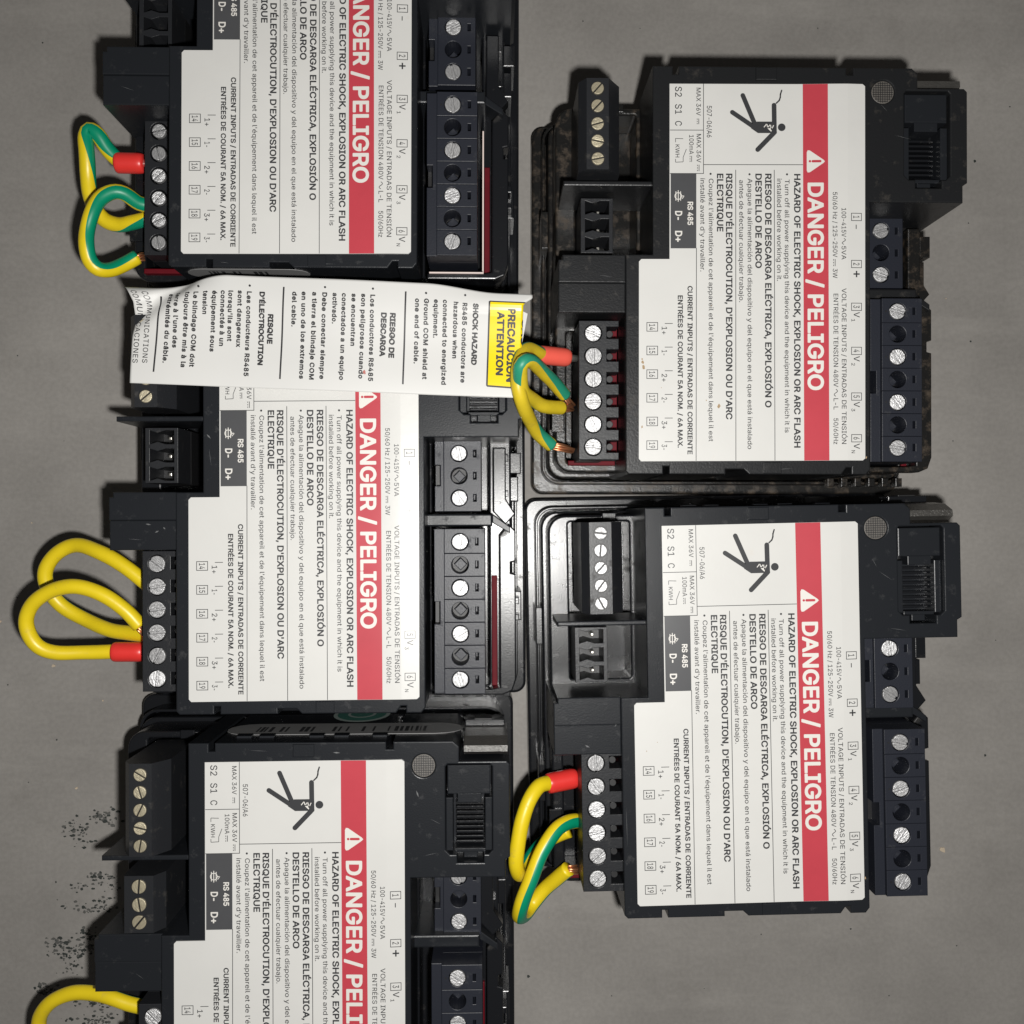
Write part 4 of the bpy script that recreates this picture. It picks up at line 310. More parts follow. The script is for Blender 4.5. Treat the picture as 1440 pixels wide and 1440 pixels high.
    (119, 567, [[483, 156, 435, -3, 428, -6, 365, -4, 284, 283, 204, -3, 200, -6, 137, -6, 131, 0, 17, 381, 23, 385, 86, 385, 93, 381, 170, 96, 246, 381, 254, 385, 320, 384, 398, 97, 474, 381, 482, 385, 548, 384, 550, 378]], [[226, 381, 233, 396, 248, 404, 320, 404, 335, 396, 398, 176, 461, 395, 479, 404, 545, 404, 557, 401, 567, 390, 568, 372, 454, -6, 443, -21, 431, -25, 368, -25, 348, -15, 284, 206, 219, -15, 203, -25, 137, -25, 125, -21, 116, -12, -1, 372, -1, 387, 7, 399, 20, 404, 89, 404, 107, 395, 170, 176]]),
    (120, 379, [[107, 135, 147, 195, 24, 375, 25, 384, 104, 384, 192, 246, 217, 291, 278, 384, 355, 384, 356, 375, 232, 192, 363, 3, 363, -3, 357, -6, 282, -3, 189, 143, 164, 99, 96, -4, 18, -5, 16, 3]], [[276, -22, 267, -15, 189, 103, 105, -21, 93, -25, 18, -25, 0, -14, -4, 0, -1, 12, 124, 195, 6, 369, 5, 387, 15, 400, 30, 404, 102, 404, 114, 400, 192, 286, 261, 393, 270, 401, 354, 404, 373, 393, 377, 381, 373, 366, 255, 192, 378, 15, 382, -6, 375, -18, 363, -24]]),
    (121, 389, [[24, 344, 12, 377, 14, 384, 89, 383, 175, 146, 194, 81, 301, 383, 371, 385, 377, 380, 201, -79, 185, -105, 164, -127, 140, -142, 116, -149, 68, -150, 47, -145, 41, -139, 57, -82, 101, -83, 122, -73, 139, -49, 156, -1]], [[105, 80, -6, 371, -7, 386, -1, 397, 14, 404, 83, 404, 95, 402, 104, 395, 194, 147, 286, 395, 305, 404, 374, 404, 388, 398, 396, 386, 395, 371, 227, -67, 213, -97, 194, -125, 158, -154, 113, -169, 80, -170, 50, -166, 32, -159, 24, -148, 23, -133, 42, -70, 59, -61, 89, -65, 104, -63, 116, -51, 127, -28, 136, -1]]),
    (122, 380, [[275, 246, 136, 63, 342, 61, 345, 57, 344, -3, 339, -6, 39, -5, 36, 0, 36, 48, 243, 315, 45, 318, 42, 324, 44, 384, 336, 384, 338, 330]], [[198, 81, 339, 81, 354, 76, 363, 60, 364, 0, 361, -12, 351, -22, 339, -25, 42, -25, 30, -22, 20, -12, 17, 45, 21, 59, 205, 297, 48, 298, 36, 301, 25, 312, 23, 324, 23, 384, 36, 401, 48, 404, 333, 404, 345, 401, 355, 390, 358, 330, 354, 318, 176, 84]]),
    (201, 419, [[354, 292, 361, 285, 361, 228, 357, 223, 131, 222, 131, 66, 132, 63, 378, 62, 381, 57, 380, -3, 375, -6, 60, -6, 55, -3, 56, 513, 375, 514, 378, 507, 378, 453, 375, 446, 131, 444, 132, 292], [249, 560, 240, 552, 189, 552, 185, 558, 233, 660, 240, 665, 309, 664, 313, 660, 311, 654]], [[216, 82, 375, 82, 389, 78, 400, 60, 400, 0, 397, -12, 387, -22, 375, -25, 60, -25, 45, -20, 37, -9, 35, 513, 42, 526, 57, 534, 185, 534, 169, 546, 167, 564, 220, 675, 237, 684, 312, 683, 323, 678, 330, 669, 330, 648, 261, 543, 248, 534, 372, 534, 387, 529, 397, 510, 395, 441, 387, 431, 375, 427, 150, 427, 150, 312, 363, 310, 373, 303, 380, 291, 380, 225, 372, 210, 357, 204, 150, 203, 150, 83]]),
    (211, 533, [[298, 62, 334, 74, 358, 90, 387, 119, 403, 146, 415, 179, 422, 215, 422, 296, 414, 332, 403, 362, 385, 391, 358, 419, 334, 434, 307, 445, 268, 450, 238, 447, 211, 440, 178, 421, 157, 401, 137, 374, 120, 332, 112, 296, 109, 254, 112, 212, 119, 179, 131, 146, 147, 119, 175, 90, 200, 74, 238, 61, 268, 59], [250, 593, 286, 664, 361, 662, 361, 656, 292, 553, 236, 554, 234, 560], [471, 116, 446, 74, 403, 31, 352, 3, 310, -9, 247, -12, 202, -4, 163, 11, 115, 44, 86, 77, 56, 131, 42, 179, 35, 230, 38, 305, 48, 353, 66, 398, 100, 449, 130, 477, 166, 499, 202, 513, 247, 521, 307, 518, 349, 507, 387, 488, 419, 464, 446, 434, 469, 395, 486, 353, 495, 308, 499, 254, 496, 203, 486, 155]], [[129, 251, 131, 215, 142, 170, 156, 140, 178, 112, 207, 92, 232, 82, 268, 78, 304, 83, 334, 96, 355, 112, 378, 140, 391, 168, 400, 200, 405, 236, 403, 290, 396, 326, 372, 377, 355, 397, 334, 413, 304, 426, 280, 430, 229, 426, 187, 404, 154, 365, 134, 311], [178, -16, 136, 4, 100, 32, 61, 80, 38, 125, 23, 173, 16, 227, 16, 284, 29, 356, 59, 425, 100, 476, 157, 516, 223, 538, 216, 551, 216, 566, 271, 677, 286, 684, 361, 683, 378, 671, 380, 650, 306, 539, 358, 524, 415, 492, 451, 458, 486, 404, 505, 356, 517, 281, 517, 224, 505, 152, 486, 104, 460, 62, 416, 17, 378, -7, 334, -23, 289, -31, 223, -28]]),
    (224, 389, [[75, 9, 42, 42, 27, 81, 26, 129, 33, 155, 43, 171, 66, 193, 105, 211, 258, 238, 268, 246, 269, 264, 264, 287, 255, 303, 239, 315, 219, 323, 180, 324, 150, 316, 126, 300, 105, 270, 99, 268, 36, 287, 36, 294, 46, 315, 66, 342, 84, 358, 111, 374, 144, 384, 183, 390, 216, 389, 249, 383, 282, 369, 303, 354, 321, 333, 333, 312, 341, 279, 342, -3, 336, -6, 273, -5, 270, 37, 237, 6, 189, -12, 159, -15, 126, -11, 102, -5], [161, 159, 123, 147, 102, 126, 99, 93, 105, 78, 114, 68, 144, 54, 189, 53, 224, 63, 250, 84, 261, 102, 268, 123, 269, 177], [217, 438, 221, 429, 216, 423, 162, 424, 94, 531, 99, 535, 171, 534]], [[76, 537, 84, 549, 96, 554, 168, 554, 183, 549, 240, 435, 239, 420, 230, 408, 270, 396, 300, 381, 324, 360, 345, 330, 358, 294, 362, 252, 362, -3, 357, -15, 348, -22, 273, -25, 261, -20, 252, -8, 225, -22, 195, -31, 159, -34, 120, -30, 84, -18, 60, -4, 36, 18, 20, 42, 7, 81, 7, 132, 17, 165, 42, 198, 72, 219, 108, 232, 240, 253, 250, 258, 248, 276, 240, 291, 225, 301, 204, 305, 174, 304, 150, 295, 132, 280, 117, 256, 102, 249, 33, 267, 19, 279, 16, 294, 23, 312, 54, 357, 102, 390, 151, 405, 78, 516], [248, 153, 165, 141, 135, 132, 119, 117, 120, 90, 132, 79, 153, 72, 186, 71, 210, 78, 231, 92, 245, 111, 250, 132]]),
    (225, 389, [[75, 9, 42, 42, 27, 81, 26, 129, 33, 155, 43, 171, 66, 193, 105, 211, 258, 238, 268, 246, 269, 264, 264, 287, 255, 303, 239, 315, 219, 323, 180, 324, 150, 316, 126, 300, 105, 270, 99, 268, 36, 287, 36, 294, 46, 315, 66, 342, 84, 358, 111, 374, 144, 384, 183, 390, 216, 389, 249, 383, 282, 369, 303, 354, 321, 333, 333, 312, 341, 279, 342, -3, 336, -6, 273, -5, 270, 37, 237, 6, 189, -12, 159, -15, 126, -11, 102, -5], [161, 159, 123, 147, 102, 126, 99, 93, 105, 78, 114, 68, 144, 54, 189, 53, 224, 63, 250, 84, 261, 102, 268, 123, 269, 177], [237, 535, 279, 535, 284, 528, 218, 426, 213, 423, 159, 424, 157, 432, 204, 531, 210, 535]], [[141, 415, 137, 426, 139, 438, 188, 540, 195, 549, 207, 554, 279, 554, 291, 550, 301, 540, 303, 528, 300, 516, 227, 408, 273, 395, 309, 374, 338, 342, 355, 306, 362, 252, 362, 0, 359, -12, 348, -22, 273, -25, 261, -20, 252, -8, 225, -22, 195, -31, 159, -34, 120, -30, 84, -18, 60, -4, 36, 18, 20, 42, 7, 81, 7, 132, 17, 165, 42, 198, 72, 219, 108, 232, 250, 255, 249, 273, 240, 291, 227, 300, 207, 305, 177, 304, 153, 297, 135, 282, 117, 255, 102, 249, 33, 267, 21, 276, 16, 288, 18, 300, 45, 348, 64, 366, 93, 386, 151, 405], [248, 153, 165, 141, 135, 132, 119, 117, 120, 90, 132, 79, 153, 72, 186, 71, 210, 78, 231, 92, 245, 111, 250, 132]]),
    (226, 389, [[75, 9, 42, 42, 27, 81, 26, 129, 33, 155, 43, 171, 66, 193, 105, 211, 258, 238, 268, 246, 269, 264, 264, 287, 255, 303, 239, 315, 219, 323, 180, 324, 150, 316, 126, 300, 105, 270, 99, 268, 36, 287, 36, 294, 46, 315, 66, 342, 84, 358, 111, 374, 144, 384, 183, 390, 216, 389, 249, 383, 282, 369, 303, 354, 321, 333, 333, 312, 341, 279, 342, -3, 336, -6, 273, -5, 270, 37, 237, 6, 189, -12, 159, -15, 126, -11, 102, -5], [161, 159, 123, 147, 102, 126, 99, 93, 105, 78, 114, 68, 144, 54, 189, 53, 224, 63, 250, 84, 261, 102, 268, 123, 269, 177], [243, 510, 304, 441, 304, 432, 300, 430, 234, 430, 189, 485, 141, 429, 81, 429, 75, 432, 75, 442, 158, 534, 219, 535]], [[76, 471, 147, 551, 159, 554, 222, 554, 236, 546, 318, 453, 324, 432, 316, 417, 303, 411, 234, 411, 220, 417, 189, 455, 150, 413, 75, 411, 60, 420, 55, 438, 58, 450], [207, -28, 171, -33, 135, -32, 105, -26, 72, -12, 51, 3, 27, 30, 14, 57, 6, 93, 7, 132, 16, 162, 33, 189, 57, 210, 84, 224, 120, 235, 250, 255, 249, 273, 240, 291, 227, 300, 207, 305, 177, 304, 153, 297, 135, 282, 117, 255, 102, 249, 30, 269, 18, 282, 17, 297, 30, 327, 51, 354, 72, 372, 123, 399, 183, 409, 219, 408, 255, 401, 282, 391, 309, 374, 330, 353, 345, 330, 355, 306, 361, 267, 362, 0, 359, -12, 351, -20, 339, -25, 276, -25, 261, -20, 252, -8], [248, 153, 165, 141, 135, 132, 119, 117, 120, 90, 132, 79, 153, 72, 186, 71, 210, 78, 231, 92, 245, 111, 250, 132]]),
    (233, 404, [[106, 360, 139, 378, 172, 388, 205, 390, 247, 386, 278, 376, 307, 359, 332, 337, 352, 307, 367, 271, 374, 241, 377, 172, 373, 164, 103, 163, 111, 121, 127, 91, 154, 67, 181, 56, 220, 52, 257, 61, 283, 79, 304, 111, 367, 96, 370, 88, 353, 52, 331, 27, 304, 8, 274, -5, 238, -13, 193, -13, 160, -8, 127, 4, 100, 21, 76, 43, 57, 70, 39, 112, 31, 148, 28, 187, 33, 241, 43, 277, 58, 307, 77, 334], [280, 499, 230, 424, 172, 425, 172, 433, 223, 535, 295, 535, 298, 526], [108, 250, 103, 229, 106, 227, 302, 229, 292, 266, 274, 295, 250, 314, 217, 324, 184, 322, 151, 309, 124, 283]], [[190, 73, 223, 72, 253, 80, 271, 94, 289, 124, 301, 130, 370, 115, 382, 109, 388, 100, 390, 88, 375, 52, 352, 21, 313, -9, 268, -26, 226, -33, 175, -30, 136, -21, 103, -4, 76, 16, 52, 43, 32, 76, 20, 109, 12, 148, 10, 205, 15, 247, 34, 303, 50, 331, 73, 358, 118, 390, 166, 406, 154, 418, 153, 436, 207, 547, 223, 554, 298, 554, 315, 541, 316, 520, 242, 409, 286, 393, 316, 376, 343, 352, 362, 328, 380, 292, 390, 259, 396, 214, 395, 163, 388, 151, 373, 144, 127, 144, 125, 142, 130, 124, 147, 97, 166, 82], [260, 283, 247, 294, 229, 302, 205, 305, 181, 302, 148, 283, 127, 247, 277, 246, 272, 265]]),
    (234, 404, [[106, 360, 139, 378, 172, 388, 205, 390, 247, 386, 278, 376, 307, 359, 332, 337, 352, 307, 367, 271, 374, 241, 377, 172, 373, 164, 103, 163, 111, 121, 127, 91, 154, 67, 181, 56, 220, 52, 257, 61, 283, 79, 304, 111, 367, 96, 370, 88, 353, 52, 331, 27, 304, 8, 274, -5, 238, -13, 193, -13, 160, -8, 127, 4, 100, 21, 76, 43, 57, 70, 39, 112, 31, 148, 28, 187, 33, 241, 43, 277, 58, 307, 77, 334], [213, 475, 202, 484, 157, 430, 94, 429, 89, 433, 90, 442, 172, 535, 232, 535, 318, 442, 316, 430, 250, 430], [108, 250, 103, 229, 106, 227, 302, 229, 292, 266, 274, 295, 250, 314, 217, 324, 184, 322, 151, 309, 124, 283]], [[190, 73, 223, 72, 253, 80, 271, 94, 289, 124, 304, 130, 376, 113, 387, 103, 390, 88, 368, 40, 334, 5, 280, -23, 226, -33, 157, -27, 106, -6, 64, 28, 34, 73, 15, 127, 9, 190, 19, 265, 41, 316, 73, 358, 118, 390, 169, 406, 229, 408, 274, 398, 307, 382, 337, 358, 360, 331, 376, 301, 389, 262, 396, 214, 396, 166, 388, 151, 373, 144, 127, 144, 125, 142, 130, 124, 147, 97, 166, 82], [260, 283, 247, 294, 229, 302, 205, 305, 181, 302, 148, 283, 127, 247, 277, 246, 272, 265], [178, 424, 160, 411, 94, 410, 77, 418, 70, 433, 76, 455, 157, 547, 172, 554, 235, 554, 247, 550, 333, 454, 338, 442, 334, 421, 316, 410, 244, 412, 234, 418, 205, 454]]),
    (243, 415, [[106, 360, 142, 379, 172, 387, 208, 390, 256, 384, 288, 373, 316, 355, 346, 324, 364, 295, 378, 259, 386, 208, 386, 166, 377, 115, 364, 82, 346, 52, 316, 22, 289, 4, 259, -7, 223, -14, 187, -13, 145, -4, 115, 10, 88, 31, 67, 55, 51, 82, 38, 115, 30, 151, 29, 205, 34, 244, 43, 277, 60, 310, 79, 336], [130, 286, 111, 247, 103, 199, 107, 142, 123, 100, 148, 71, 175, 57, 220, 53, 259, 66, 276, 79, 292, 100, 311, 154, 313, 187, 310, 223, 292, 276, 280, 292, 259, 311, 241, 319, 217, 323, 187, 322, 166, 316, 148, 305], [241, 535, 298, 535, 302, 526, 235, 425, 178, 423, 176, 433, 223, 532]], [[190, 73, 229, 74, 259, 89, 280, 118, 293, 166, 292, 220, 276, 265, 250, 294, 217, 304, 181, 301, 154, 285, 134, 256, 123, 211, 122, 166, 135, 118, 160, 86], [15, 130, 9, 187, 15, 247, 26, 286, 52, 333, 76, 360, 103, 381, 136, 397, 168, 406, 157, 421, 157, 436, 211, 547, 229, 554, 298, 554, 311, 550, 320, 538, 320, 520, 246, 409, 298, 389, 340, 359, 373, 319, 395, 268, 405, 208, 404, 148, 389, 91, 363, 43, 325, 4, 277, -22, 223, -33, 187, -32, 154, -27, 103, -5, 64, 28, 34, 73]]),
    (8226, 389, [[275, 120, 235, 94, 193, 87, 154, 94, 113, 120, 89, 156, 79, 201, 86, 243, 112, 283, 148, 307, 193, 317, 235, 310, 275, 285, 290, 267, 302, 243, 309, 201, 300, 156]], [[268, 90, 241, 76, 220, 70, 169, 70, 145, 77, 118, 91, 84, 126, 69, 153, 62, 177, 62, 228, 72, 258, 84, 279, 118, 312, 160, 332, 184, 336, 217, 334, 263, 318, 289, 297, 305, 279, 317, 258, 326, 228, 326, 177, 319, 153, 305, 126]]),
    (8722, 453, [[100, 234, 388, 234, 392, 227, 392, 170, 385, 164, 67, 164, 61, 170, 61, 230, 67, 234]], [[223, 253, 397, 251, 407, 242, 411, 230, 408, 158, 400, 148, 388, 145, 67, 145, 55, 148, 45, 158, 42, 170, 42, 233, 55, 250, 67, 253]]),
]
def fill(loops):
    c = bpy.data.curves.new('glyph', 'CURVE'); c.dimensions = '2D'; c.fill_mode = 'BOTH'
    for l in loops:
        sp = c.splines.new('POLY'); sp.points.add(len(l)-1); sp.use_cyclic_u = True
        for p, (x, y) in zip(sp.points, l): p.co = (x/1000, y/1000, 0, 1)
    o = bpy.data.objects.new('glyph', c); COL.objects.link(o)
    me = bpy.data.meshes.new_from_object(o.evaluated_get(bpy.context.evaluated_depsgraph_get()))
    pts = [(v.co.x*1000, v.co.y*1000) for v in me.vertices]; tris = []
    for p in me.polygons:
        q = list(p.vertices); tris += [(q[0], q[i], q[i+1]) for i in range(1, len(q)-1)]
    bpy.data.objects.remove(o); bpy.data.curves.remove(c); bpy.data.meshes.remove(me)
    return pts, tris
def load_glyphs():
    G = {}
    for code, adv, reg, bold in LETTERS:
        ws = []
        for w in (reg, bold):
            ws.append(fill([list(zip(l[0::2], l[1::2])) for l in w]) if w else ([], []))
        G[chr(code)] = (adv, ws)
    return G
GLY = load_glyphs()
def text(mb, s, p0, p1, cap, z, k, bold=False, warp=None, track=0.0):
    """one line of lettering from p0 to p1 (baseline, mm, y down), capitals `cap` mm high; warp maps (x, y) to a surface point"""
    tr = CAP*track; w = sum(GLY[c][0]+tr for c in s)-tr; dx, dy = p1[0]-p0[0], p1[1]-p0[1]; l = math.hypot(dx, dy); dx /= l; dy /= l
    ux, uy = dy, -dx; kx = l/w; ky = cap/CAP; pen = 0
    for c in s:
        a, ws = GLY[c]; pts, tris = ws[1 if bold else 0]
        q = [(p0[0]+dx*(pen+x)*kx+ux*y*ky, p0[1]+dy*(pen+x)*kx+uy*y*ky) for x, y in pts]
        f = []
        for A, B, C in tris:
            sg = (q[B][0]-q[A][0])*-(q[C][1]-q[A][1])+(q[B][1]-q[A][1])*(q[C][0]-q[A][0])
            if abs(sg) > 1e-9: f.append((A, B, C) if sg > 0 else (A, C, B))
        mb.add([warp(x, y) if warp else (x, y, z) for x, y in q], f, k)
        pen += a+tr

# ------------------------------------------------------------------ the tabletop
tb = MB(); tb.add([(-450, -450, 0), (450, -450, 0), (450, 450, 0), (-450, 450, 0)], [(3, 2, 1, 0)])
table = tb.build('tabletop', ['table']); table['kind'] = 'structure'

# ------------------------------------------------------------------ warning label printed on every meter (local mm)
def lp(u, v):                                    # label drawing units -> mm on the casing
    u -= 1058; v -= 383
    return (0.156436*u -0.000079*v -1.3517, -0.000912*u +0.155895*v +0.4471)
def build_label_mesh():
    mb = MB(); Z = 52.25
    W, RED, INK, GREY, WH = 0, 1, 2, 3, 4
    outl = [(941.5, 118), (1213, 118), (1216.5, 121), (1216.5, 645), (1213.5, 648), (902, 648), (898.7, 644.5), (898.7, 368), (902, 364.5), (941.5, 364.5)]
    x0, xr = lp(1110, 383)[0], lp(1192, 383)[0]
    def lift(x):                                  # right margin of the sheet raised, shaped to catch the flash as glare
        if x < x0: return 0.0
        if x < xr: t = (x-x0)/(xr-x0); return 0.34*t*t*(3-2*t)
        return max(0.0, 0.34-(x-xr)*math.tan(math.radians(3.3)))
    left = [(941.5, 118), (1110, 118), (1110, 648), (902, 648), (898.7, 644.5), (898.7, 368), (902, 364.5), (941.5, 364.5)]
    v, f = prism([lp(*p) for p in left], 52.0, Z); mb.add(v, f, W)
    def strips(u0, u1, n, top, bot, z, k, thick=False):
        for i in range(n):
            a, b = u0+(u1-u0)*i/n, u0+(u1-u0)*(i+1)/n
            q = [(a, bot(a)), (b, bot(b)), (b, top(b)), (a, top(a))]; P = [lp(*p) for p in q]
            V = [(x, y, z+lift(x)) for x, y in P]; F = [(0, 1, 2, 3)]
            if thick:
                V += [(x, y, 52.0) for x, y in P]; F += [(0, 4, 5, 1), (2, 6, 7, 3)]
                if i == n-1: F.append((1, 5, 6, 2))
            mb.add(V, F, k)
    strips(1110, 1216.5, 30, lambda u: 118+max(0, u-1213.5), lambda u: 648-max(0, u-1213.5), Z, W, True)
    start = len(mb.v)
    z1, z2, z3 = Z+0.02, Z+0.04, Z+0.06
    def fl(pts, z, k, *holes): flat(mb, [[lp(*p) for p in l] for l in (pts, *holes)], z, k)
    def ln(p, q, w=0.9, k=INK, z=z2): fl(bar2(p, q, w), z, k)
    def tx(s, x, y0, y1, cap, bold=False, k=INK, z=z2, track=0.0): text(mb, s, lp(x, y0), lp(x, y1), cap/6.39, z, k, bold, track=track)
    for j in range(12):                           # the band leans a hair to the right going down
        d0, d1 = 2*j/12, 2*(j+1)/12; y0, y1 = 118.2+529.6*j/12, 118.2+529.6*(j+1)/12
        for i in range(12):
            a, b = 35*i/12, 35*(i+1)/12
            fl([(1128.6+d0+a, y0), (1128.6+d0+b, y0), (1128.6+d1+b, y1), (1128.6+d1+a, y1)], z1, RED)
    fl(rectp(943, 244.5, 979, 349.5), z1, GREY)
    # warning band
    tri = [(1159.5, 227.3), (1157.5, 229.5), (1138.5, 242.5), (1135.5, 242.8), (1134.2, 240), (1134.2, 214.5), (1135.5, 211.5), (1138.5, 211.8), (1157.5, 225)]
    fl(tri, z2, WH); fl(bar2((1142.5, 227), (1153, 227), 3.4, True), z3, RED); fl(circ(1138.6, 227, 1.7), z3, RED)
    tx('DANGER / PELIGRO', 1136.3, 255.5, 549.8, 20.6, True, WH, z2)
    # hazard paragraphs
    tx('HAZARD OF ELECTRIC SHOCK, EXPLOSION OR ARC FLASH', 1116.8, 244, 630.5, 8.3, True)
    tx('Turn off all power supplying this device and the equipment in which it is', 1103.5, 252, 609, 6.4)
    tx('installed before working on it.', 1092.5, 250.8, 396, 6.4); fl(circ(1106.5, 245.3, 1.5), z2, INK)
    ln((1088.5, 239), (1089.5, 647.6))
    tx('RIESGO DE DESCARGA ELÉCTRICA, EXPLOSIÓN O', 1076, 243.7, 573.5, 8.3, True)
    tx('DESTELLO DE ARCO', 1062.3, 243.7, 377.7, 8.3, True)
    tx('Apague la alimentación del dispositivo y del equipo en el que está instalado', 1051.2, 251, 632, 6.4); fl(circ(1053.7, 245.3, 1.5), z2, INK)
    tx('antes de efectuar cualquier trabajo.', 1039.3, 253, 425.8, 6.4)
    ln((1034.3, 239), (1034.6, 647.6))
    tx("RISQUE D'ÉLECTROCUTION, D'EXPLOSION OU D'ARC", 1021, 243.7, 590, 8.3, True)
    tx('ELECTRIQUE', 1008.3, 243.7, 326.3, 8.3, True)
    tx("Coupez l'alimentation de cet appareil et de l'équipement dans lequel il est", 996.6, 251, 620.7, 6.4); fl(circ(999, 244.8, 1.5), z2, INK)
    tx("installé avant d'y travailler.", 984.7, 250.5, 382.7, 6.4)
    ln((979.2, 349), (978.8, 647.6))
    # current inputs
    tx('CURRENT INPUTS / ENTRADAS DE CORRIENTE', 967, 402, 638.8, 6.5, True)
    tx('ENTRÉES DE COURANT 5A NOM. / 6A MAX.', 953.3, 415, 629.6, 6.5, True)
    for i, (n, s) in enumerate(zip('14 15 16 17 18 19'.split(), ('1+', '1-', '2+', '2-', '3+', '3-'))):
        y = 455+33.15*i
        ln((934.8, y), (946, y), 0.9); tx(s, 930.6, y+3.5, y+(16 if '+' in s else 12.5), 7.4)
        ox = 909.3; oy = y-1.8
        fl(rectp(ox, oy, ox+16, oy+13), z2, INK, rectp(ox+0.9, oy+0.9, ox+15.1, oy+12.1)); tx(n, ox+3.8, oy+1.9, oy+11.2, 8.2)
    # RS485 panel
    tx('RS 485', 967, 283.5, 317.3, 7.2, True, WH); tx('D-', 949.6, 296.5, 311, 9.2, True, WH); tx('D+', 949.6, 324.3, 341, 9.2, True, WH)
    yc = 276; fl(circ(953.6, yc, 5.2, 24), z2, WH, circ(953.6, yc, 4.2, 24))
    for x, h in ((950.3, 6.5), (953.6, 8), (956.9, 6.5)): ln((x, yc-h), (x, yc+h), 1.1, WH, z3)
    ln((956.9, yc), (962, yc), 1.1, WH, z3); ln((962, yc), (958.8, yc+4), 0.9, WH, z3)
    # inputs and outputs box
    ln((989, 118.2), (989, 244.5)); ln((942, 244.3), (989.4, 244.3)); ln((942, 183.3), (989, 183.3))
    tx('S2', 949.3, 121.5, 137.5, 9.2); tx('S1', 949.3, 146.3, 161.7, 9.2); tx('C', 949.3, 170, 177.7, 9.2)
    def dc(x, y0, y1, k=INK): ln((x+3.4, y0), (x+3.4, y1), 0.9, k); [ln((x+1.2, y0+(y1-y0)*a), (x+1.2, y0+(y1-y0)*(a+0.22)), 0.9, k) for a in (0, 0.39, 0.78)]
    tx('MAX 36V', 979, 123, 163, 6.2); dc(979, 167, 175); tx('MAX 36V', 979.4, 188, 229, 6.2); dc(979.4, 232, 241)
    tx('100mA', 969, 189.3, 217.5, 6.2); dc(969, 219.5, 228)
    tx('KWH', 949.7, 203, 222.3, 5.6)
    for p, q in (((960.5, 195.5), (949.8, 195)), ((949.8, 195), (949.8, 200.5)), ((949.8, 224), (949.8, 228.5)), ((949.8, 228.5), (960.5, 228)), ((960.5, 228), (960.5, 221.5)), ((960.5, 221.5), (965, 210))): ln(p, q, 0.8)
    tx('507-06/A6', 993.8, 148.3, 194.3, 6.8)
    ln((989, 231.8), (1128.8, 231.8))
    # struck figure pictogram
    g = lambda x, y: (880+x/4, 100+y/4)
    fl(bar2(g(657, 137), g(724, 296), 6.5, True), z2, INK); fl(bar2(g(598, 232), g(716, 312), 6.5, True), z2, INK)
    fl([g(737, 284), g(846, 284), g(846, 349), g(742, 349), g(703, 322), g(712, 296)], z2+0.004, INK)
    fl(bar2(g(833, 192), g(835, 345), 6.7, True), z2+0.008, INK); fl(bar2(g(836, 344), g(741, 442), 6.7, True), z2+0.012, INK)
    fl(circ(*g(876, 316), 5.4, 24), z2, INK)
    cab = [g(846, 180), g(862, 165), g(868, 148), g(869, 130), g(876, 108)]
    for a, b in zip(cab, cab[1:]): fl(bar2(a, b, 2.0, True), z2+0.003, INK)
    bolt = [g(777, 315), g(792, 296), g(797, 318), g(812, 300), g(818, 330), g(830, 306)]
    for a, b in zip(bolt, bolt[1:]): fl(bar2(a, b, 1.2, True), z3, WH)
    fl([g(796, 322), g(817, 342), g(824, 320)], z3, WH)
    # voltage inputs
    tx('100-415V', 1182.8, 292.5, 334, 6.3); tx('5VA', 1182.8, 346, 366, 6.3)
    tx('50/60 Hz / 125-250V', 1170.5, 270, 362.5, 6.3); dc(1170.3, 365, 375); tx('3W', 1170.5, 378, 392, 6.3)
    def ac(x, y0, y1):
        n = 10; P = [(x+3.1+2.4*math.sin(2*math.pi*i/n), y0+(y1-y0)*i/n) for i in range(n+1)]
        for a, b in zip(P, P[1:]): ln(a, b, 0.95)
    ac(1182.8, 336, 344.5)
    tx('VOLTAGE INPUTS / ENTRADAS DE TENSIÓN', 1183, 406, 625.7, 6.4); tx('ENTRÉES DE TENSION 480V', 1171.5, 413, 545, 6.4, track=0.02)
    ac(1171.5, 548, 558); tx('L-L', 1171.5, 560, 577, 6.4); tx('50/60Hz', 1171.5, 588, 625.7, 6.4)
    for n, y, s in (('1', 300, None), ('2', 366.3, None), ('3', 426.5, '1'), ('4', 488.5, '2'), ('5', 552.7, '3'), ('6', 611.3, 'N')):
        x = 1196.3; fl(rectp(x, y, x+15.2, y+11.2), z2, INK, rectp(x+0.9, y+0.9, x+14.3, y+10.3)); tx(n, x+3.2, y+3.2, y+8, 8.6)
        if s: tx('V', 1200, y+12.7, y+20.7, 8.4); tx(s, 1196.6, y+22, y+27, 5)
    ln((1203.5, 316.5), (1203.5, 322.5), 1.2); ln((1204, 381.5), (1204, 390.5), 2); ln((1199.5, 386), (1208.5, 386), 2, INK, z3)
    mb.v[start:] = [(x, y, z+lift(x)) for x, y, z in mb.v[start:]]
    return mb.mesh('label', ['paper', 'red', 'ink', 'greyink', 'white'])
def rectp(x0, y0, x1, y1): return [(x0, y0), (x1, y0), (x1, y1), (x0, y1)]
LABEL = build_label_mesh()

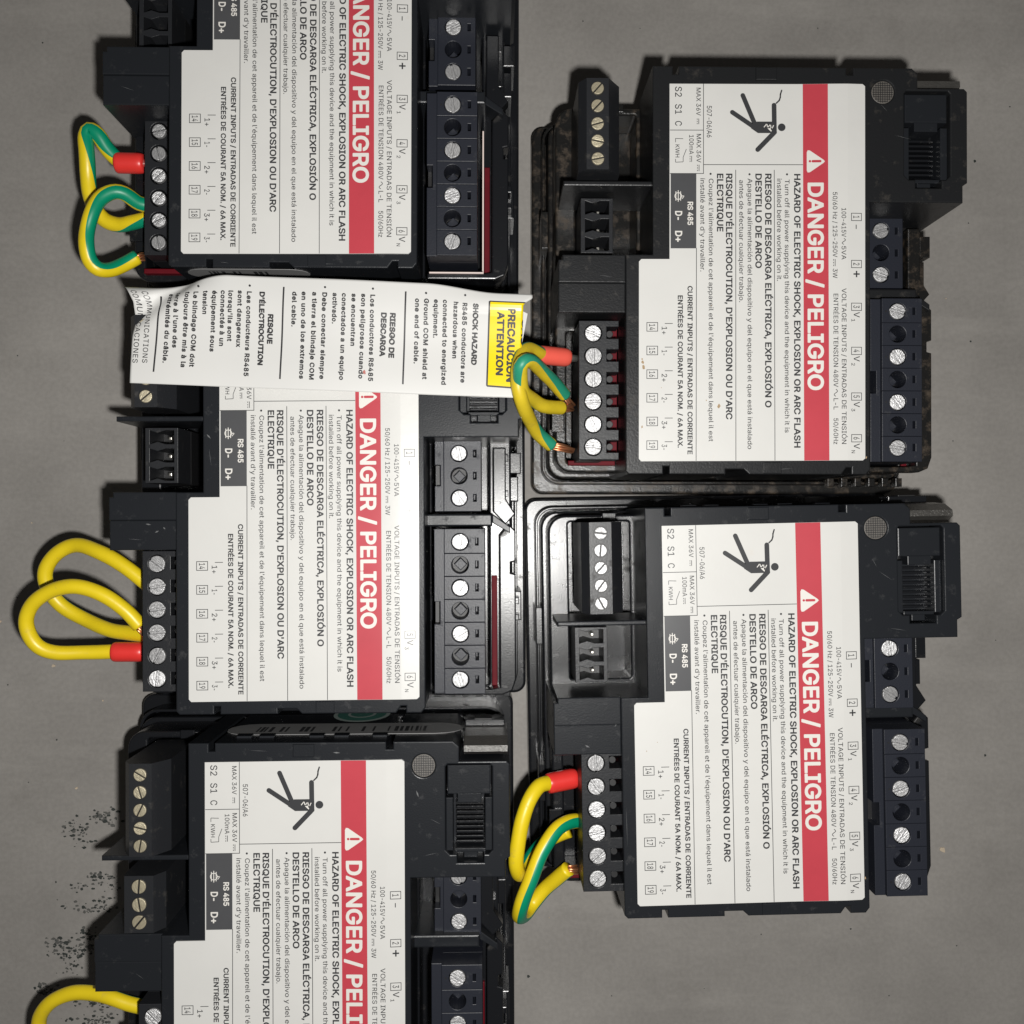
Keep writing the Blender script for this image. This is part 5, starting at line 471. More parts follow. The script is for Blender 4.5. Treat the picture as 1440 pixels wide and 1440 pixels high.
# ------------------------------------------------------------------ screws (seen in slot turned by a random angle)
def screw_mesh(name, r, mt, slot=0.42):
    mb = MB(); n = 16
    for s in (0, 1):
        a0 = math.asin(slot/2/r); pts = []
        for i in range(n+1):
            a = a0+(math.pi-2*a0)*i/n + s*math.pi; pts.append((r*math.cos(a), r*math.sin(a)))
        v, f = prism(pts, -0.6, 0.3, bev=0.14, seg=2); mb.add(v, f)
    v, f = prism(circ(0, 0, r-0.05), -1.6, -0.45); mb.add(v, f)
    return mb.mesh(name, [mt])
SCR_V = screw_mesh('screw', 1.74, 'zinc', 0.56); SCR_I = screw_mesh('screw', 1.80, 'zinc', 0.46); SCR_S = screw_mesh('screw', 1.36, 'brass', 0.28)
SCR_R = screw_mesh('screw', 1.55, 'zinc', 0.34); SCR_RB = screw_mesh('screw', 1.5, 'brass', 0.34); SCR_SZ = screw_mesh('screw', 1.36, 'zinc', 0.28)
def screws(parent, pts, me, z):
    for x, y in pts:
        o = place('screw', me, parent, (x+R.uniform(-.06, .06), y+R.uniform(-.06, .06), z))
        o.rotation_euler = (R.uniform(-.05, .05), R.uniform(-.05, .05), R.uniform(0, math.pi))

# ------------------------------------------------------------------ pluggable terminals, each about its own place on the meter
VY = [7.7+10.19*i for i in range(4)]
def voltage_plug():
    mb = MB(); x = 32.2; holes = []
    for y in VY: holes.append(circ(x, y, 1.9))
    for i in range(3): holes.append(circ(x, VY[i]+5.1, 1.95))
    for i in range(7): y = VY[0]+5.095*i; holes.append(rect(35.6, y-0.85, 36.25, y+0.75))
    out = [(28.7, 4.8), (37.7, 4.8), (37.7, 41.4), (28.7, 41.4)]
    edges = [4.8] + [VY[0]+5.095*(i+.5) for i in range(6)] + [41.4]
    for i in range(7):
        a, b = edges[i]+(.03 if i else 0), edges[i+1]-(.03 if i < 6 else 0); y = VY[0]+5.095*i
        mb.add(*prism([(28.7, a), (37.7, a), (37.7, b), (28.7, b)], 41, 47.6, [circ(x, y, 1.93), rect(35.6, y-0.85, 36.25, y+0.75)], 0.10))
    mb.add(*box(28.7, 4.8, 30, 37.7, 41.4, 41, 0.02))
    for i in range(3):
        y = VY[i]+5.1; mb.add(*prism(circ(x, y, 1.9), 40.9, 41.2, bev=.02), 1); mb.add(*prism(circ(x, y, 1.45, 4), 41, 43.6, bev=.15), 0)
    mb.add(*box(26.4, 20.8, 30, 27.9, 26.2, 42, .05), 1)
    strip = [(26.4, 4.8), (28.69, 4.8), (28.69, 41.4), (26.4, 41.4), (26.4, 26), (27.7, 26), (27.7, 21), (26.4, 21)]
    mb.add(*prism(strip, 30, 46.7, bev=0.12))
    for y in VY: mb.add(*prism(circ(29.6, y, 0.22, 8), 47.55, 47.64), 1)
    return mb.mesh('terminal_block', ['plug', 'pit'])
def supply_plug():
    mb = MB(); x = 31.8; ys = (-12.4, -7.3, -2.2)
    holes = [circ(x, y, 1.92) for y in ys] + [rect(35.1, y-0.8, 35.75, y+0.8) for y in ys]
    mb.add(*prism(rect(28.3, -15.3, 36.9, 0.9), 33, 39.7, holes, 0.12)); mb.add(*box(28.3, -15.3, 24, 36.9, 0.9, 33, 0.02))
    mb.add(*box(26.2, -9.9, 24, 27.7, -4.9, 35, .05), 1)
    mb.add(*prism([(26.2, -15.3), (28.29, -15.3), (28.29, 0.9), (26.2, 0.9), (26.2, -5), (27.5, -5), (27.5, -9.8), (26.2, -9.8)], 24, 39.0, bev=0.12))
    mb.add(*prism(circ(x, -7.3, 1.9), 32.9, 33.2, bev=.02), 1); mb.add(*prism(circ(x, -7.3, 1.45, 4), 33, 35.6, bev=.15), 0)
    return mb.mesh('terminal_block', ['plug', 'pit'])
IY = [12.2+5.08*i for i in range(6)]
def current_plug(comb=True):
    mb = MB(); x = -34.6
    holes = [circ(x, y, 1.98) for y in IY]
    out = [(-37.8, 9.4), (-37.8, 40.6)] if False else None
    right_ = []
    if comb:
        for y in IY:
            right_ += [(-28.9, y-2.45), (-28.9, y-1.5), (-31.6, y-1.5), (-31.6, y+1.2), (-28.9, y+1.2)]
        poly = [(-37.8, 9.4), (-28.9, 9.4)] + right_ + [(-28.9, 40.4), (-37.8, 40.4)]
    else: poly = rect(-37.8, 9.4, -30.6, 40.4)
    mb.add(*prism(poly, 41.5, 47.5, holes, 0.12)); mb.add(*box(-37.8, 9.4, 30, -32.1, 40.4, 41.5, 0.02))
    if comb:
        for y in IY: mb.add(*prism(circ(-30.7, y-0.2, 0.8, 12), 43, 45.4, bev=.1), 1)
    return mb.mesh('terminal_block', ['plug_grey', 'pit'])
def small_plug(n, y0):
    """sloped plug: n brassy screws 3.81 mm apart, face at z 54, built about y0 = first screw"""
    mb = MB(); y_a, y_b = y0-2.3, y0+3.81*(n-1)+2.3
    prof = [(-37.6, 30), (-37.6, 51.5), (-36.0, 54), (-31.2, 54), (-28.4, 49.5), (-28.4, 30)]
    if n == 3: prof = [(-37.0, 30), (-37.0, 52), (-36.6, 54), (-30.4, 54), (-28.6, 51), (-28.6, 30)]
    k = len(prof)
    v = [(x, y_a, z) for x, z in prof] + [(x, y_b, z) for x, z in prof]
    f = [(i, (i+1) % k, k+(i+1) % k, k+i) for i in range(k)] + [tuple(reversed(range(k))), tuple(range(k, 2*k))]
    mb.add(v, f)
    for i in range(n): mb.add(*prism(circ(-33.6, y0+3.81*i, 1.6), 53.9, 54.03), 1)
    me = mb.mesh('terminal_block', ['plug_grey', 'pit'])
    return me
def signal_socket():
    mb = MB(); ys = (-16.0, -11.9, -7.8)
    hs = [[(-37.3, y-1.55), (-35.6, y-1.0), (-33.8, y-1.55), (-31.9, y-1.55), (-31.9, y+1.55), (-33.8, y+1.55), (-35.6, y+1.0), (-37.3, y+1.55)] for y in ys]
    mb.add(*prism(rect(-38.3, -18.1, -31.0, -5.7), 34, 44, hs, 0.1)); mb.add(*box(-38.3, -18.1, 20, -31.0, -5.7, 34, 0.02), 1)
    return mb.mesh('terminal_socket', ['plug_grey', 'pit'])
PLUG_V, PLUG_P, PLUG_I, PLUG_I0 = voltage_plug(), supply_plug(), current_plug(), current_plug(False)
PLUG_S, PLUG_R, SOCKET = small_plug(5, 0), small_plug(3, 0), signal_socket()
pm = MB(); pm.add(*box(-0.35, -0.35, 0, 0.35, 0.35, 6, 0.15)); PIN = pm.mesh('pin', ['pin'])

# ------------------------------------------------------------------ the meter's own shell
def bezel_mesh(mt):
    mb = MB(); mb.add(*prism(rect(-48, -48, 48, 48, 3, 6), 0, 8, bev=0.7, seg=2)); return mb.mesh('bezel', [mt])
def housing_mesh(mt):
    mb = MB()
    mb.add(*prism(rect(-45.7, -45.7, 45.7, 45.7, 4.5, 6), 7.9, 16.5, [rect(-45.0, -45.0, 45.0, 45.0, 3.9, 6)], 0.25, 2))
    mb.add(*prism(rect(-44.4, -44.4, 44.4, 44.4, 4.0, 6), 7.9, 20, bev=0.5, seg=2))
    bays = [rect(-38.5, -41.8, -24, -4.6, .6), rect(-40.6, 9.9, -29.6, 41.2, .6), rect(25.2, -15.4, 38.6, 41.9, .6)]
    mb.add(*prism(rect(-43.3, -43.4, 43.9, 43.4, 4, 6), 19.9, 32, bays, 0.5, 2))
    # shroud round the voltage terminals
    sh = [(41.0, 6.5), (43.2, 3.8), (44.8, 5.4), (44.8, 12.5), (43.7, 12.8), (43.7, 15.2), (44.8, 15.5), (44.8, 40), (43.9, 42.6), (41.8, 43.5), (26, 43.5), (26, 42.2), (38.9, 42.2), (41.0, 41.8)]
    mb.add(*prism(sh, 31.9, 37, bev=0.35, seg=2))
    # ribs and catches on the ledges
    for i in range(6): mb.add(*box(25+i*3.4, 44.3, 19.8, 26.6+i*3.4, 46.4, 22.5, .15))
    mb.add(*box(-46.2, -21, 7.9, -44.6, -12, 24, .2)); mb.add(*box(44.5, 20, 15, 46.3, 27, 29, .25)); mb.add(*box(43.9, 21, 28, 45.6, 22.6, 35, .2)); mb.add(*box(43.9, 25, 28, 45.6, 26.4, 35, .2)); mb.add(*box(-46, 18, 7.9, -44.5, 27, 22, .2))
    mb.add(*box(-30.5, -43.9, 31.8, -27.2, -41.9, 33.4, .2)); mb.add(*box(43.6, -13, 19, 46.2, -8, 33, .25)); mb.add(*box(43.6, -7.4, 19, 45.6, -1.5, 31, .25)); mb.add(*box(39.8, -12.5, 31.9, 43.2, -10.8, 34.2, .15)); mb.add(*box(39.8, -4.0, 31.9, 43.2, -2.6, 34.2, .15)); mb.add(*box(-44.2, 26, 31.6, -41.2, 34, 32.7, .2))
    # wall behind the supply terminals
    mb.add(*prism([(39.6, -14), (42.6, -14), (42.6, -2), (44.8, 1.5), (42.5, 4), (39.6, 1)], 31.9, 36, bev=.3))
    return mb.mesh('housing', [mt])
def casing_mesh(mt):
    mb = MB()
    out = [(-23.2, -44.8), (-18.8, -44.8), (-18.8, -43.0), (-17.5, -43.0), (-17.5, -44.8), (19.5, -44.8), (19.5, -43.2), (21, -43.2), (21, -44.8), (34.0, -44.8), (35.3, -43.6),
           (35.3, -40.4), (45.6, -40.4), (46.3, -39.7), (46.3, -19.6), (45.3, -19.0), (45.3, -15.2), (24.7, -15.2), (24.7, 43.6), (23.8, 44.7), (20.5, 44.7), (20.5, 43.2), (19.4, 43.2), (18.3, 44.7),
           (-2, 44.7), (-3.2, 43.6), (-7.2, 43.6), (-7.2, 44.7), (-19.6, 44.7), (-19.6, 43.0), (-20.9, 43.0), (-20.9, 44.7), (-28.4, 44.7), (-29.1, 44.0), (-29.1, -3.4), (-23.2, -3.4)]
    port = [(32.3, -39.2), (32.8, -39.8), (42.0, -39.8), (42.5, -39.2), (42.5, -21.1), (41.6, -20.2), (40.6, -20.2), (40.6, -18.4), (34.8, -18.4), (34.8, -20.2), (33.3, -20.2), (32.3, -21.2)]
    mb.add(*prism(out, 19.8, 52.0, [port, circ(27.6, -39.5, 2.55, 24)], 0.3, 2))
    blk = [(-43.8, -2.4), (-42.9, -2.4), (-42.9, -3.5), (-29.05, -3.5), (-29.05, 2.6), (-43.8, 2.6)]
    mb.add(*prism(blk, 19.8, 51.1, bev=0.25)); mb.add(*prism(rect(-43.8, 2.61, -29.05, 9.1), 19.8, 50.7, bev=0.25))
    for x in (-0.6, ): mb.add(*box(x, -44.5, 51.9, x+4.6, -41.7, 52.5, .2))
    mb.add(*box(1, 42.0, 51.9, 5, 44.5, 52.3, .15))
    # slots pressed into the top wall
    for x in (-14, -9, 2, 7.5, 16): mb.add(*box(x, -45.25, 44.5, x+3.2, -44.7, 47, .1))
    return mb.mesh('casing', [mt])
def port_mesh():
    mb = MB(); mb.add(*box(32.2, -39.9, 30, 42.6, -18.3, 45.5, .05))
    mb.add(*box(32.7, -39.4, 45, 42.1, -33.1, 51.2, .25))
    mb.add(*box(34.9, -33.2, 45, 40.1, -31.2, 51.0, .15))
    mb.add(*box(32.35, -32.2, 45, 33.9, -20.6, 50.6, .2)); mb.add(*box(40.9, -32.2, 45, 42.45, -20.6, 50.6, .2))
    mb.add(*box(34.2, -20.9, 45, 41, -20.1, 50.0, .15)); mb.add(*box(36.2, -20.4, 45, 39.2, -18.7, 49.4, .15))
    return mb.mesh('display_port', ['black'])
def contact_mesh():
    mb = MB()
    for i in range(9): mb.add(*box(34.5, -30.6+i*1.08, 45, 40.6, -30.05+i*1.08, 47.6, .14))
    return mb.mesh('contact', ['shell'])
def sensor_mesh():
    mb = MB(); mb.add(*prism(circ(27.6, -39.5, 2.5, 24), 48, 51.75, bev=.1), 0)
    for i in range(-4, 5):
        h = math.sqrt(max(0, 2.3**2-(i*0.5)**2))
        mb.add(*box(27.6+i*.5-.06, -39.5-h, 51.7, 27.6+i*.5+.06, -39.5+h, 51.82, .02), 1); mb.add(*box(27.6-h, -39.5+i*.5-.06, 51.7, 27.6+h, -39.5+i*.5+.06, 51.83, .02), 1)
    return mb.mesh('sensor_window', ['sensor', 'pit'])
def divider_meshes(mt):
    a = MB(); a.add(*box(-42.6, -20.1, 31.5, -22.9, -19.0, 50, .3)); b = MB(); b.add(*box(24.2, 1.5, 19, 39.4, 4.3, 41.5, .4))
    b.add(*prism([(39.4, 1.5), (43.5, 4.5), (43.5, 6), (39.4, 3.5)], 31, 39, bev=.2))
    return a.mesh('divider', [mt]), b.mesh('divider', [mt])
def gasket_meshes():
    a = MB(); a.add(*box(39.2, 16, 31.95, 40.5, 42, 33.0, .2)); b = MB(); b.add(*box(-32.0, 9.6, 30, -29.3, 40.6, 37.5, .1))
    b.add(*box(-40.4, 40.75, 31, -29.3, 41.9, 34, .2))
    return a.mesh('gasket', ['gasket']), b.mesh('gasket', ['gasket'])
def latch_mesh():
    mb = MB(); P = [(-41.0, 38), (-41.0, 47.6), (-41.9, 49.4), (-43.2, 49.2), (-44.6, 45.5), (-45.0, 40), (-45.0, 34)]
    # curved spring catch beside the display port, x 36.2..45.9
    n = len(P); v = [(36.3, y, z) for y, z in P]+[(45.9, y, z) for y, z in P]
    mb.add(v, [(i, i+1, n+i+1, n+i) for i in range(n-1)]+[tuple(range(n)), tuple(reversed(range(n, 2*n))), (0, n, 2*n-1, n-1)])
    mb.add(*box(36.3, -46.6, 31, 45.4, -45.0, 37, .2), 1); mb.add(*box(38.5, -46.9, 33, 42.5, -46.5, 37.4, .1), 2)
    return mb.mesh('latch', ['clip', 'shell', 'pit'])
SHELLS = {}
def shell(kind):
    if kind not in SHELLS:
        b, s = ('grimy', 'grimy_shell') if kind == 'grimy' else ('black', 'shell')
        SHELLS[kind] = dict(bezel=bezel_mesh(s), housing=housing_mesh(s), casing=casing_mesh(b), div=divider_meshes(b))
    return SHELLS[kind]
PORT, CONTACT, SENSOR, GASK, LATCH = port_mesh(), contact_mesh(), sensor_mesh(), gasket_meshes(), latch_mesh()

def power_meter(label, pose, kind='clean', V=(0, 0, 0), P=(0, 0, 0), I=(0, 0, 0), S=(0, 0, 0), rs485='socket', comb=True, silver=False):
    x, y, th = pose
    t = thing('power_meter', label, 'power meter', (x, y, 0), th, 'power meters lying face down')
    sh = shell(kind)
    place('bezel', sh['bezel'], t); place('housing', sh['housing'], t); place('casing', sh['casing'], t); place('label', LABEL, t)
    for d in sh['div']: place('divider', d, t)
    for g in GASK: place('gasket', g, t)
    p = place('display_port', PORT, t); place('contact', CONTACT, p); place('sensor_window', SENSOR, t); place('latch', LATCH, t)
    b = place('terminal_block', PLUG_V, t, V); screws(b, [(32.2, q) for q in VY], SCR_V, 47.35)
    b = place('terminal_block', PLUG_P, t, P); screws(b, [(31.8, q) for q in (-12.4, -2.2)], SCR_V, 39.45)
    b = place('terminal_block', PLUG_I if comb else PLUG_I0, t, I); screws(b, [(-34.6, q) for q in IY], SCR_I if comb else SCR_R, 47.35)
    b = place('terminal_block', PLUG_S, t, (S[0], -39.2+S[1], S[2])); screws(b, [(-33.6, 3.81*k) for k in range(5)], SCR_SZ if silver else SCR_S, 54.05)
    if rs485 == 'socket':
        b = place('terminal_socket', SOCKET, t)
        for q in (-16.0, -11.9, -7.8): place('pin', PIN, b, (-34.0, q, 34))
    else:
        b = place('terminal_block', PLUG_R, t, (0, -14.4, -1)); screws(b, [(-33.4, 3.81*k) for k in range(3)], SCR_RB, 54.05)
    return t
meter_1 = power_meter('black power meter at the top left edge, its lower end under the curled caution tag', (-40.83937, -99.15743, 0.00164), V=(0, -1.0, -1), P=(0.3, -0.6, 2), I=(0, -0.9, -6), comb=False)
meter_2 = power_meter('black power meter whose top is covered by the curled white caution tag', (-39.19053, -2.33628, -0.00429), S=(-1.2, 0, 0))
meter_3 = power_meter('black power meter at the bottom left, cut by the frame, with both small plugs fitted', (-42.1257, 93.36979, -0.00445), V=(2.4, 0.8, 0), P=(2.9, 1.3, 0), I=(3.0, 3.0, 2), S=(0.8, 0.5, 0), rs485='plug')
meter_4 = power_meter('dusty black power meter with grimy rust-brown shell, uppermost on the right', (58.50606, -54.32162, 0.00093), 'grimy', V=(0.3, 0.2, 0), I=(-1.2, 0.9, 0), S=(-1.9, 0.4, 0))
meter_5 = power_meter('clean black power meter on the right with raised side plugs, below the dusty one', (57.41324, 42.07199, -0.01727), V=(0, 0, 4), P=(0, 0, 8), I=(0, -0.9, 2), S=(0.4, -0.3, 0), silver=True)

# stickers on the side walls that face the lens, and dirt on single labels
def sticker(parent, x0, x1, z0, z1, y, sgn, seal=None):
    def wall(pts, off): return [(x, y+sgn*off, z) for x, z in pts]
    h = (z1-z0)/2; zc = (z0+z1)/2; pts = []
    for i in range(9): a = math.pi/2+math.pi*i/8; pts.append((x0+h+h*math.cos(a), zc+h*math.sin(a)))
    for i in range(9): a = -math.pi/2+math.pi*i/8; pts.append((x1-h+h*math.cos(a), zc+h*math.sin(a)))
    n = len(pts); mb = MB(); mb.add(wall(pts, 0.0)+wall(pts, 0.12), [tuple(range(n)), tuple(reversed(range(n, 2*n)))]+[(i, (i+1) % n, n+(i+1) % n, n+i) for i in range(n)])
    r = random.Random(3); x = x0+h+1
    while x < x1-h-2:
        w = r.uniform(.25, .9); q = [(x, zc-h*.35), (x+w, zc-h*.35), (x+w, zc+h*.55), (x, zc+h*.55)]
        if r.random() < .8: mb.add(wall(q, 0.15), [(0, 1, 2, 3)], 1)
        x += w+r.uniform(.2, .7)
        if r.random() < .06: x += 2.5
    mb.build('sticker', ['sticker', 'ink'], parent)
    if seal:
        sx_, sz, rx, rz = seal
        for name, k, off in (('sticker', 1.0, .10),):
            mb = MB()
            for q, mi, o_ in ((1.0, 1, .1), (.86, 0, .14), (.5, 1, .17), (.4, 0, .2)):
                e = [(sx_+rx*q*math.cos(2*math.pi*i/28), sz+rz*q*math.sin(2*math.pi*i/28)) for i in range(28)]
                mb.add(wall(e, o_), [tuple(range(28))], mi)
            mb.build(name, ['seal', 'sealrim'], parent)
def blot(mb, x, y, z, r, k, rng, ax=1.0):
    n = 9; pts = [(x+r*ax*rng.uniform(.5, 1.1)*math.cos(2*math.pi*i/n), y+r*rng.uniform(.5, 1.1)*math.sin(2*math.pi*i/n)) for i in range(n)]
    mb.add([(a, b, z) for a, b in pts], [tuple(reversed(range(n)))], k)
sticker(meter_3, -18.07, 35.79, 32.33, 44.23, -44.85, -1, (10.46, 21.08, 6.91, 9.60))
sticker(meter_1, -26.28, 0.65, 42.81, 50.7, 44.75, 1)
lpz = MB(); lpz.add(*box(38.75, 8, 33, 39.1, 42.3, 34.6, .05)); lpz.add(*box(26.5, 41.95, 36, 39.1, 42.3, 37.6, .05)); lpz.build('gasket_lip', ['lip'], meter_1)  # added pale strips painting the glare along a glossy edge
rng = random.Random(5)
st = MB()
for u, v, r_ in ((904, 509, .45), (905, 517, .6), (903, 505, .3), (903, 600, .35), (1010.5, 571, .55), (993, 563, .2), (1218, 644, .3), (930, 545, .12), (1000, 430, .15)): blot(st, *lp(u, v), 52.34, r_, 0, rng, .7)
st.build('dirt_spots', ['stain'], meter_4)
st = MB()
for u, v, r_ in ((1218, 618, .3), (1215, 628, .25), (1213.5, 600, .15), (1158, 588, .25), (915, 432, .15), (930, 420, .12)): blot(st, *lp(u, v), 52.34, r_, 0, rng, .7)
st.build('dirt_spots', ['stain'], meter_5)
def scuffs(parent, rows):
    mb = MB()
    for x, y, dx, dy, z, w in rows:
        w = (.16 if w > .08 else .03)/math.hypot(dx, dy); flat(mb, [[(x, y), (x+dx*.5-dy*w, y+dy*.5+dx*w), (x+dx, y+dy), (x+dx*.5+dy*w, y+dy*.5-dx*w)]], z, 0)
    mb.build('scuffs', ['scuff'], parent)
scuffs(meter_5, ((-30.5, 3.2, 1.6, -2.4, 50.77, .16), (-37, 7.0, 1.0, .5, 50.77, .2), (-26, 4, .3, 5, 52.05, .03), (-28.4, 20, .15, 9, 52.05, .04), (28, -30, 3, 2, 52.06, .03), (26.5, -33, 1.2, 2.2, 52.06, .05), (30, -17.5, 4, .6, 52.06, .04)))
scuffs(meter_2, ((-36, 3.4, 1.2, .2, 50.77, .2), (-34, 5.3, .9, -.4, 50.77, .2), (-32.2, 4.1, .5, .5, 50.77, .3), (-40, 6.6, 3.4, .3, 50.77, .05), (-21.9, -13, .5, 4, 52.05, .05), (-22.4, -16, .9, 1.0, 52.05, .12), (26.5, -29, .2, 6, 52.05, .05)))
scuffs(meter_3, ((29, -28, 2.4, 1.2, 52.06, .05), (27.5, -20, 3.2, -.7, 52.06, .04), (-35, 5, 2, 1.4, 51.0, .04), (26, -34.2, .5, 1.5, 52.06, .1), (-10, -43.2, 4, .2, 52.06, .06), (8, -42.6, 1.6, .1, 52.06, .15)))
scuffs(meter_4, ((-35, 1, 3.3, .4, 51.15, .05), (27, -36.8, 1.6, 1.7, 52.06, .06), (-24, 43.5, 3, .3, 52.06, .05), (4, 43.6, 3.6, -.2, 52.06, .06), (30, -30, 4, 1, 52.06, .03)))
scuffs(meter_1, ((-40, 5, 3, 1, 50.77, .03), (3, 43.8, 4, .1, 52.06, .07), (-18, 43.6, 2, .2, 52.06, .06)))

# ------------------------------------------------------------------ jumper wires
def jumper(label, path, r, phase, ferrule=None, ends=(), old=False, twist=0.0, pale=False, stripe=0.36):
    o = (sum(p[0] for p in path)/len(path), sum(p[1] for p in path)/len(path), 0)
    sub = lambda P: [(a-o[0], b-o[1], c) for a, b, c in P]
    t = thing('jumper_wire', label, 'wire', o, 0, 'striped jumper wires')
    wob = random.Random(int(path[0][0]*7)); ph = [wob.uniform(0, 6.28) for _ in range(6)]; P = spline(path); n = len(P)-1
    P = [(x+.10*math.sin(i*.13+ph[0])+.025*math.sin(i*.53+ph[1]), y+.10*math.sin(i*.11+ph[2])+.025*math.sin(i*.47+ph[3]), z+.2*math.sin(i*.22+ph[4])) for i, (x, y, z) in enumerate(P)]
    v, f, mi = tube(sub(P), r, 24, stripe, phase, twist, taper=lambda q: 1+.012*math.sin(q*17+ph[5])+.008*math.sin(q*41+ph[1])); mb = MB(); mb.add(v, f); mb.m = mi
    mb.build('insulation', ['wire_old', 'wire_old_green'] if old else ['wire', 'wire_green'], t, True)
    if ferrule:
        a, b = ferrule; P = spline(sub([a, tuple((a[i]+b[i])/2 for i in range(3)), b]), .5)
        v, f, mi = tube(P, r*1.36, 18, taper=lambda q: 1.0-0.16*max(0, (q-.75)/.25)**2 - .1*max(0, (.1-q)/.1)); mb = MB(); mb.add(v, f); mb.build('ferrule', ['ferrule_pale' if pale else 'ferrule'], t, True)
        d = (Vector(b)-Vector(a)).normalized()*3.2; v, f, mi = tube([Vector(sub([b])[0])-d*.3, Vector(sub([b])[0])+d*.6], r*.55, 10); mb = MB(); mb.add(v, f); mb.build('ferrule_pin', ['pin'], t, True)
    for a, b in ends:
        mb = MB(); rng = random.Random(int(a[0]*10)); A, B = sub([a])[0], sub([b])[0]
        for i in range(9):
            an = i*2.4; q = r*.58*math.sqrt(i/9); off = Vector((rng.uniform(-.15, .15), math.cos(an)*q, math.sin(an)*q))
            v, f, mi = tube([Vector(A)+off, (Vector(A)+Vector(B))/2+off*1.1, Vector(B)+off*rng.uniform(.7, 1.5)+Vector((rng.uniform(-.5, .4), rng.uniform(-.45, .45), rng.uniform(-.2, .3)))*(1.0 if old else .4)], .27, 6); mb.add(v, f)
        mb.build('conductor', ['copper'], t, True)
    return t
jumper('green-striped jumper with a red sleeve on the top left meter', [(-85.7, -83.0, 36.0), (-87.0, -83.5, 36.0), (-88.9, -85.6, 37.0), (-90.5, -88.2, 38.0), (-92.3, -89.3, 38.0), (-93.2, -87.8, 38.0), (-93.1, -84.1, 38.0), (-93.3, -79.5, 37.0), (-93.7, -76.0, 35.0), (-93.2, -73.0, 33.0), (-91.1, -70.4, 32.0), (-87.7, -69.3, 32.0), (-84.1, -69.5, 33.0), (-80.4, -70.1, 34.0)], 1.75, 1.10, ferrule=((-87.1, -82.5, 36.0), (-80.6, -82.4, 36.0)), twist=-6.6, stripe=0.33)
jumper('striped jumper on the top left meter curling down to a cut end beside the tag', [(-78.7, -72.0, 38.0), (-80.8, -72.2, 39.0), (-83.4, -73.7, 41.0), (-85.7, -73.7, 42.0), (-88.1, -71.9, 43.0), (-89.6, -68.7, 44.0), (-90.7, -64.8, 44.0), (-90.8, -61.2, 44.0), (-90.3, -58.1, 43.0), (-88.7, -56.4, 42.0), (-86.7, -56.7, 40.0), (-84.4, -58.4, 38.0), (-81.8, -60.3, 37.0)], 1.70, -0.15, ends=(((-82.0, -60.1, 37.0), (-80.5, -61.1, 36.0)),), twist=-1.3, stripe=0.33)
jumper('plain yellow jumper with the upper loop, left of the tagged meter', [(-78.9, 15.6, 37.0), (-80.4, 14.5, 37.0), (-84.6, 11.2, 37.0), (-90.7, 7.9, 36.0), (-96.9, 6.3, 34.0), (-101.7, 8.2, 33.0), (-104.6, 12.1, 32.0), (-104.5, 16.5, 31.0), (-101.8, 20.8, 30.0), (-96.3, 24.1, 30.0), (-89.7, 26.3, 32.0), (-84.0, 26.9, 34.0), (-79.2, 27.0, 36.0)], 1.72, 3.14, stripe=0.3)
jumper('yellow jumper with a red sleeve and the lower, larger loop left of the tagged meter', [(-79.4, 24.3, 42.0), (-82.4, 20.6, 43.0), (-87.6, 16.9, 44.0), (-92.8, 15.3, 44.0), (-98.3, 16.1, 43.0), (-103.0, 18.9, 42.0), (-105.3, 22.7, 41.0), (-105.1, 26.5, 40.0), (-103.2, 29.4, 39.0), (-99.6, 30.8, 38.0), (-93.5, 31.0, 37.0), (-86.7, 30.8, 37.0)], 1.67, 3.14, ferrule=((-87.2, 30.8, 37.0), (-80.0, 30.8, 37.0)), ends=(((-79.6, 24.3, 42.0), (-78.5, 26.2, 40.0)),), stripe=0.3)
jumper('plain yellow jumper in the bottom left corner of the picture', [(-103.5, 131.9, 32.0), (-105.4, 123.8, 33.0), (-105.3, 117.6, 34.0), (-103.9, 114.1, 35.0), (-100.8, 111.1, 36.0), (-96.0, 109.2, 37.0), (-90.8, 108.9, 38.0), (-86.1, 109.5, 39.0), (-82.5, 110.6, 39.0), (-78.8, 111.5, 39.0)], 1.66, 3.14, stripe=0.3)
jumper('dirty striped jumper with a faded red sleeve, crossing the end of the caution tag', [(11.9, -36.5, 46.0), (9.9, -36.9, 49.0), (7.9, -37.0, 52.0), (6.4, -35.0, 55.0), (5.7, -31.6, 57.5), (5.7, -27.8, 57.5), (6.7, -24.3, 55.0), (8.4, -21.4, 50.0), (10.5, -18.9, 46.0), (13.7, -16.6, 43.0)], 1.55, 0.90, ferrule=((10.5, -36.5, 47.0), (17.5, -36.3, 44.0)), ends=(((13.6, -16.6, 43.0), (18.7, -15.8, 41.0)),), old=True, pale=True, twist=6.2, stripe=0.28)
jumper('dirty green-striped jumper with two bare copper ends beside the caution tag', [(16.7, -27.8, 44.0), (14.1, -29.8, 48.0), (10.6, -32.1, 54.0), (8.1, -33.3, 59.0), (6.5, -32.7, 61.0), (6.0, -31.2, 60.0), (6.7, -27.5, 56.0), (9.2, -26.0, 51.0), (11.8, -24.8, 48.0), (15.9, -24.9, 44.0)], 1.55, 0.00, ends=(((16.2, -27.9, 44.0), (18.6, -25.5, 41.0)), ((15.6, -24.9, 44.0), (18.6, -25.3, 42.0)),), old=True, twist=2.6, stripe=0.28)
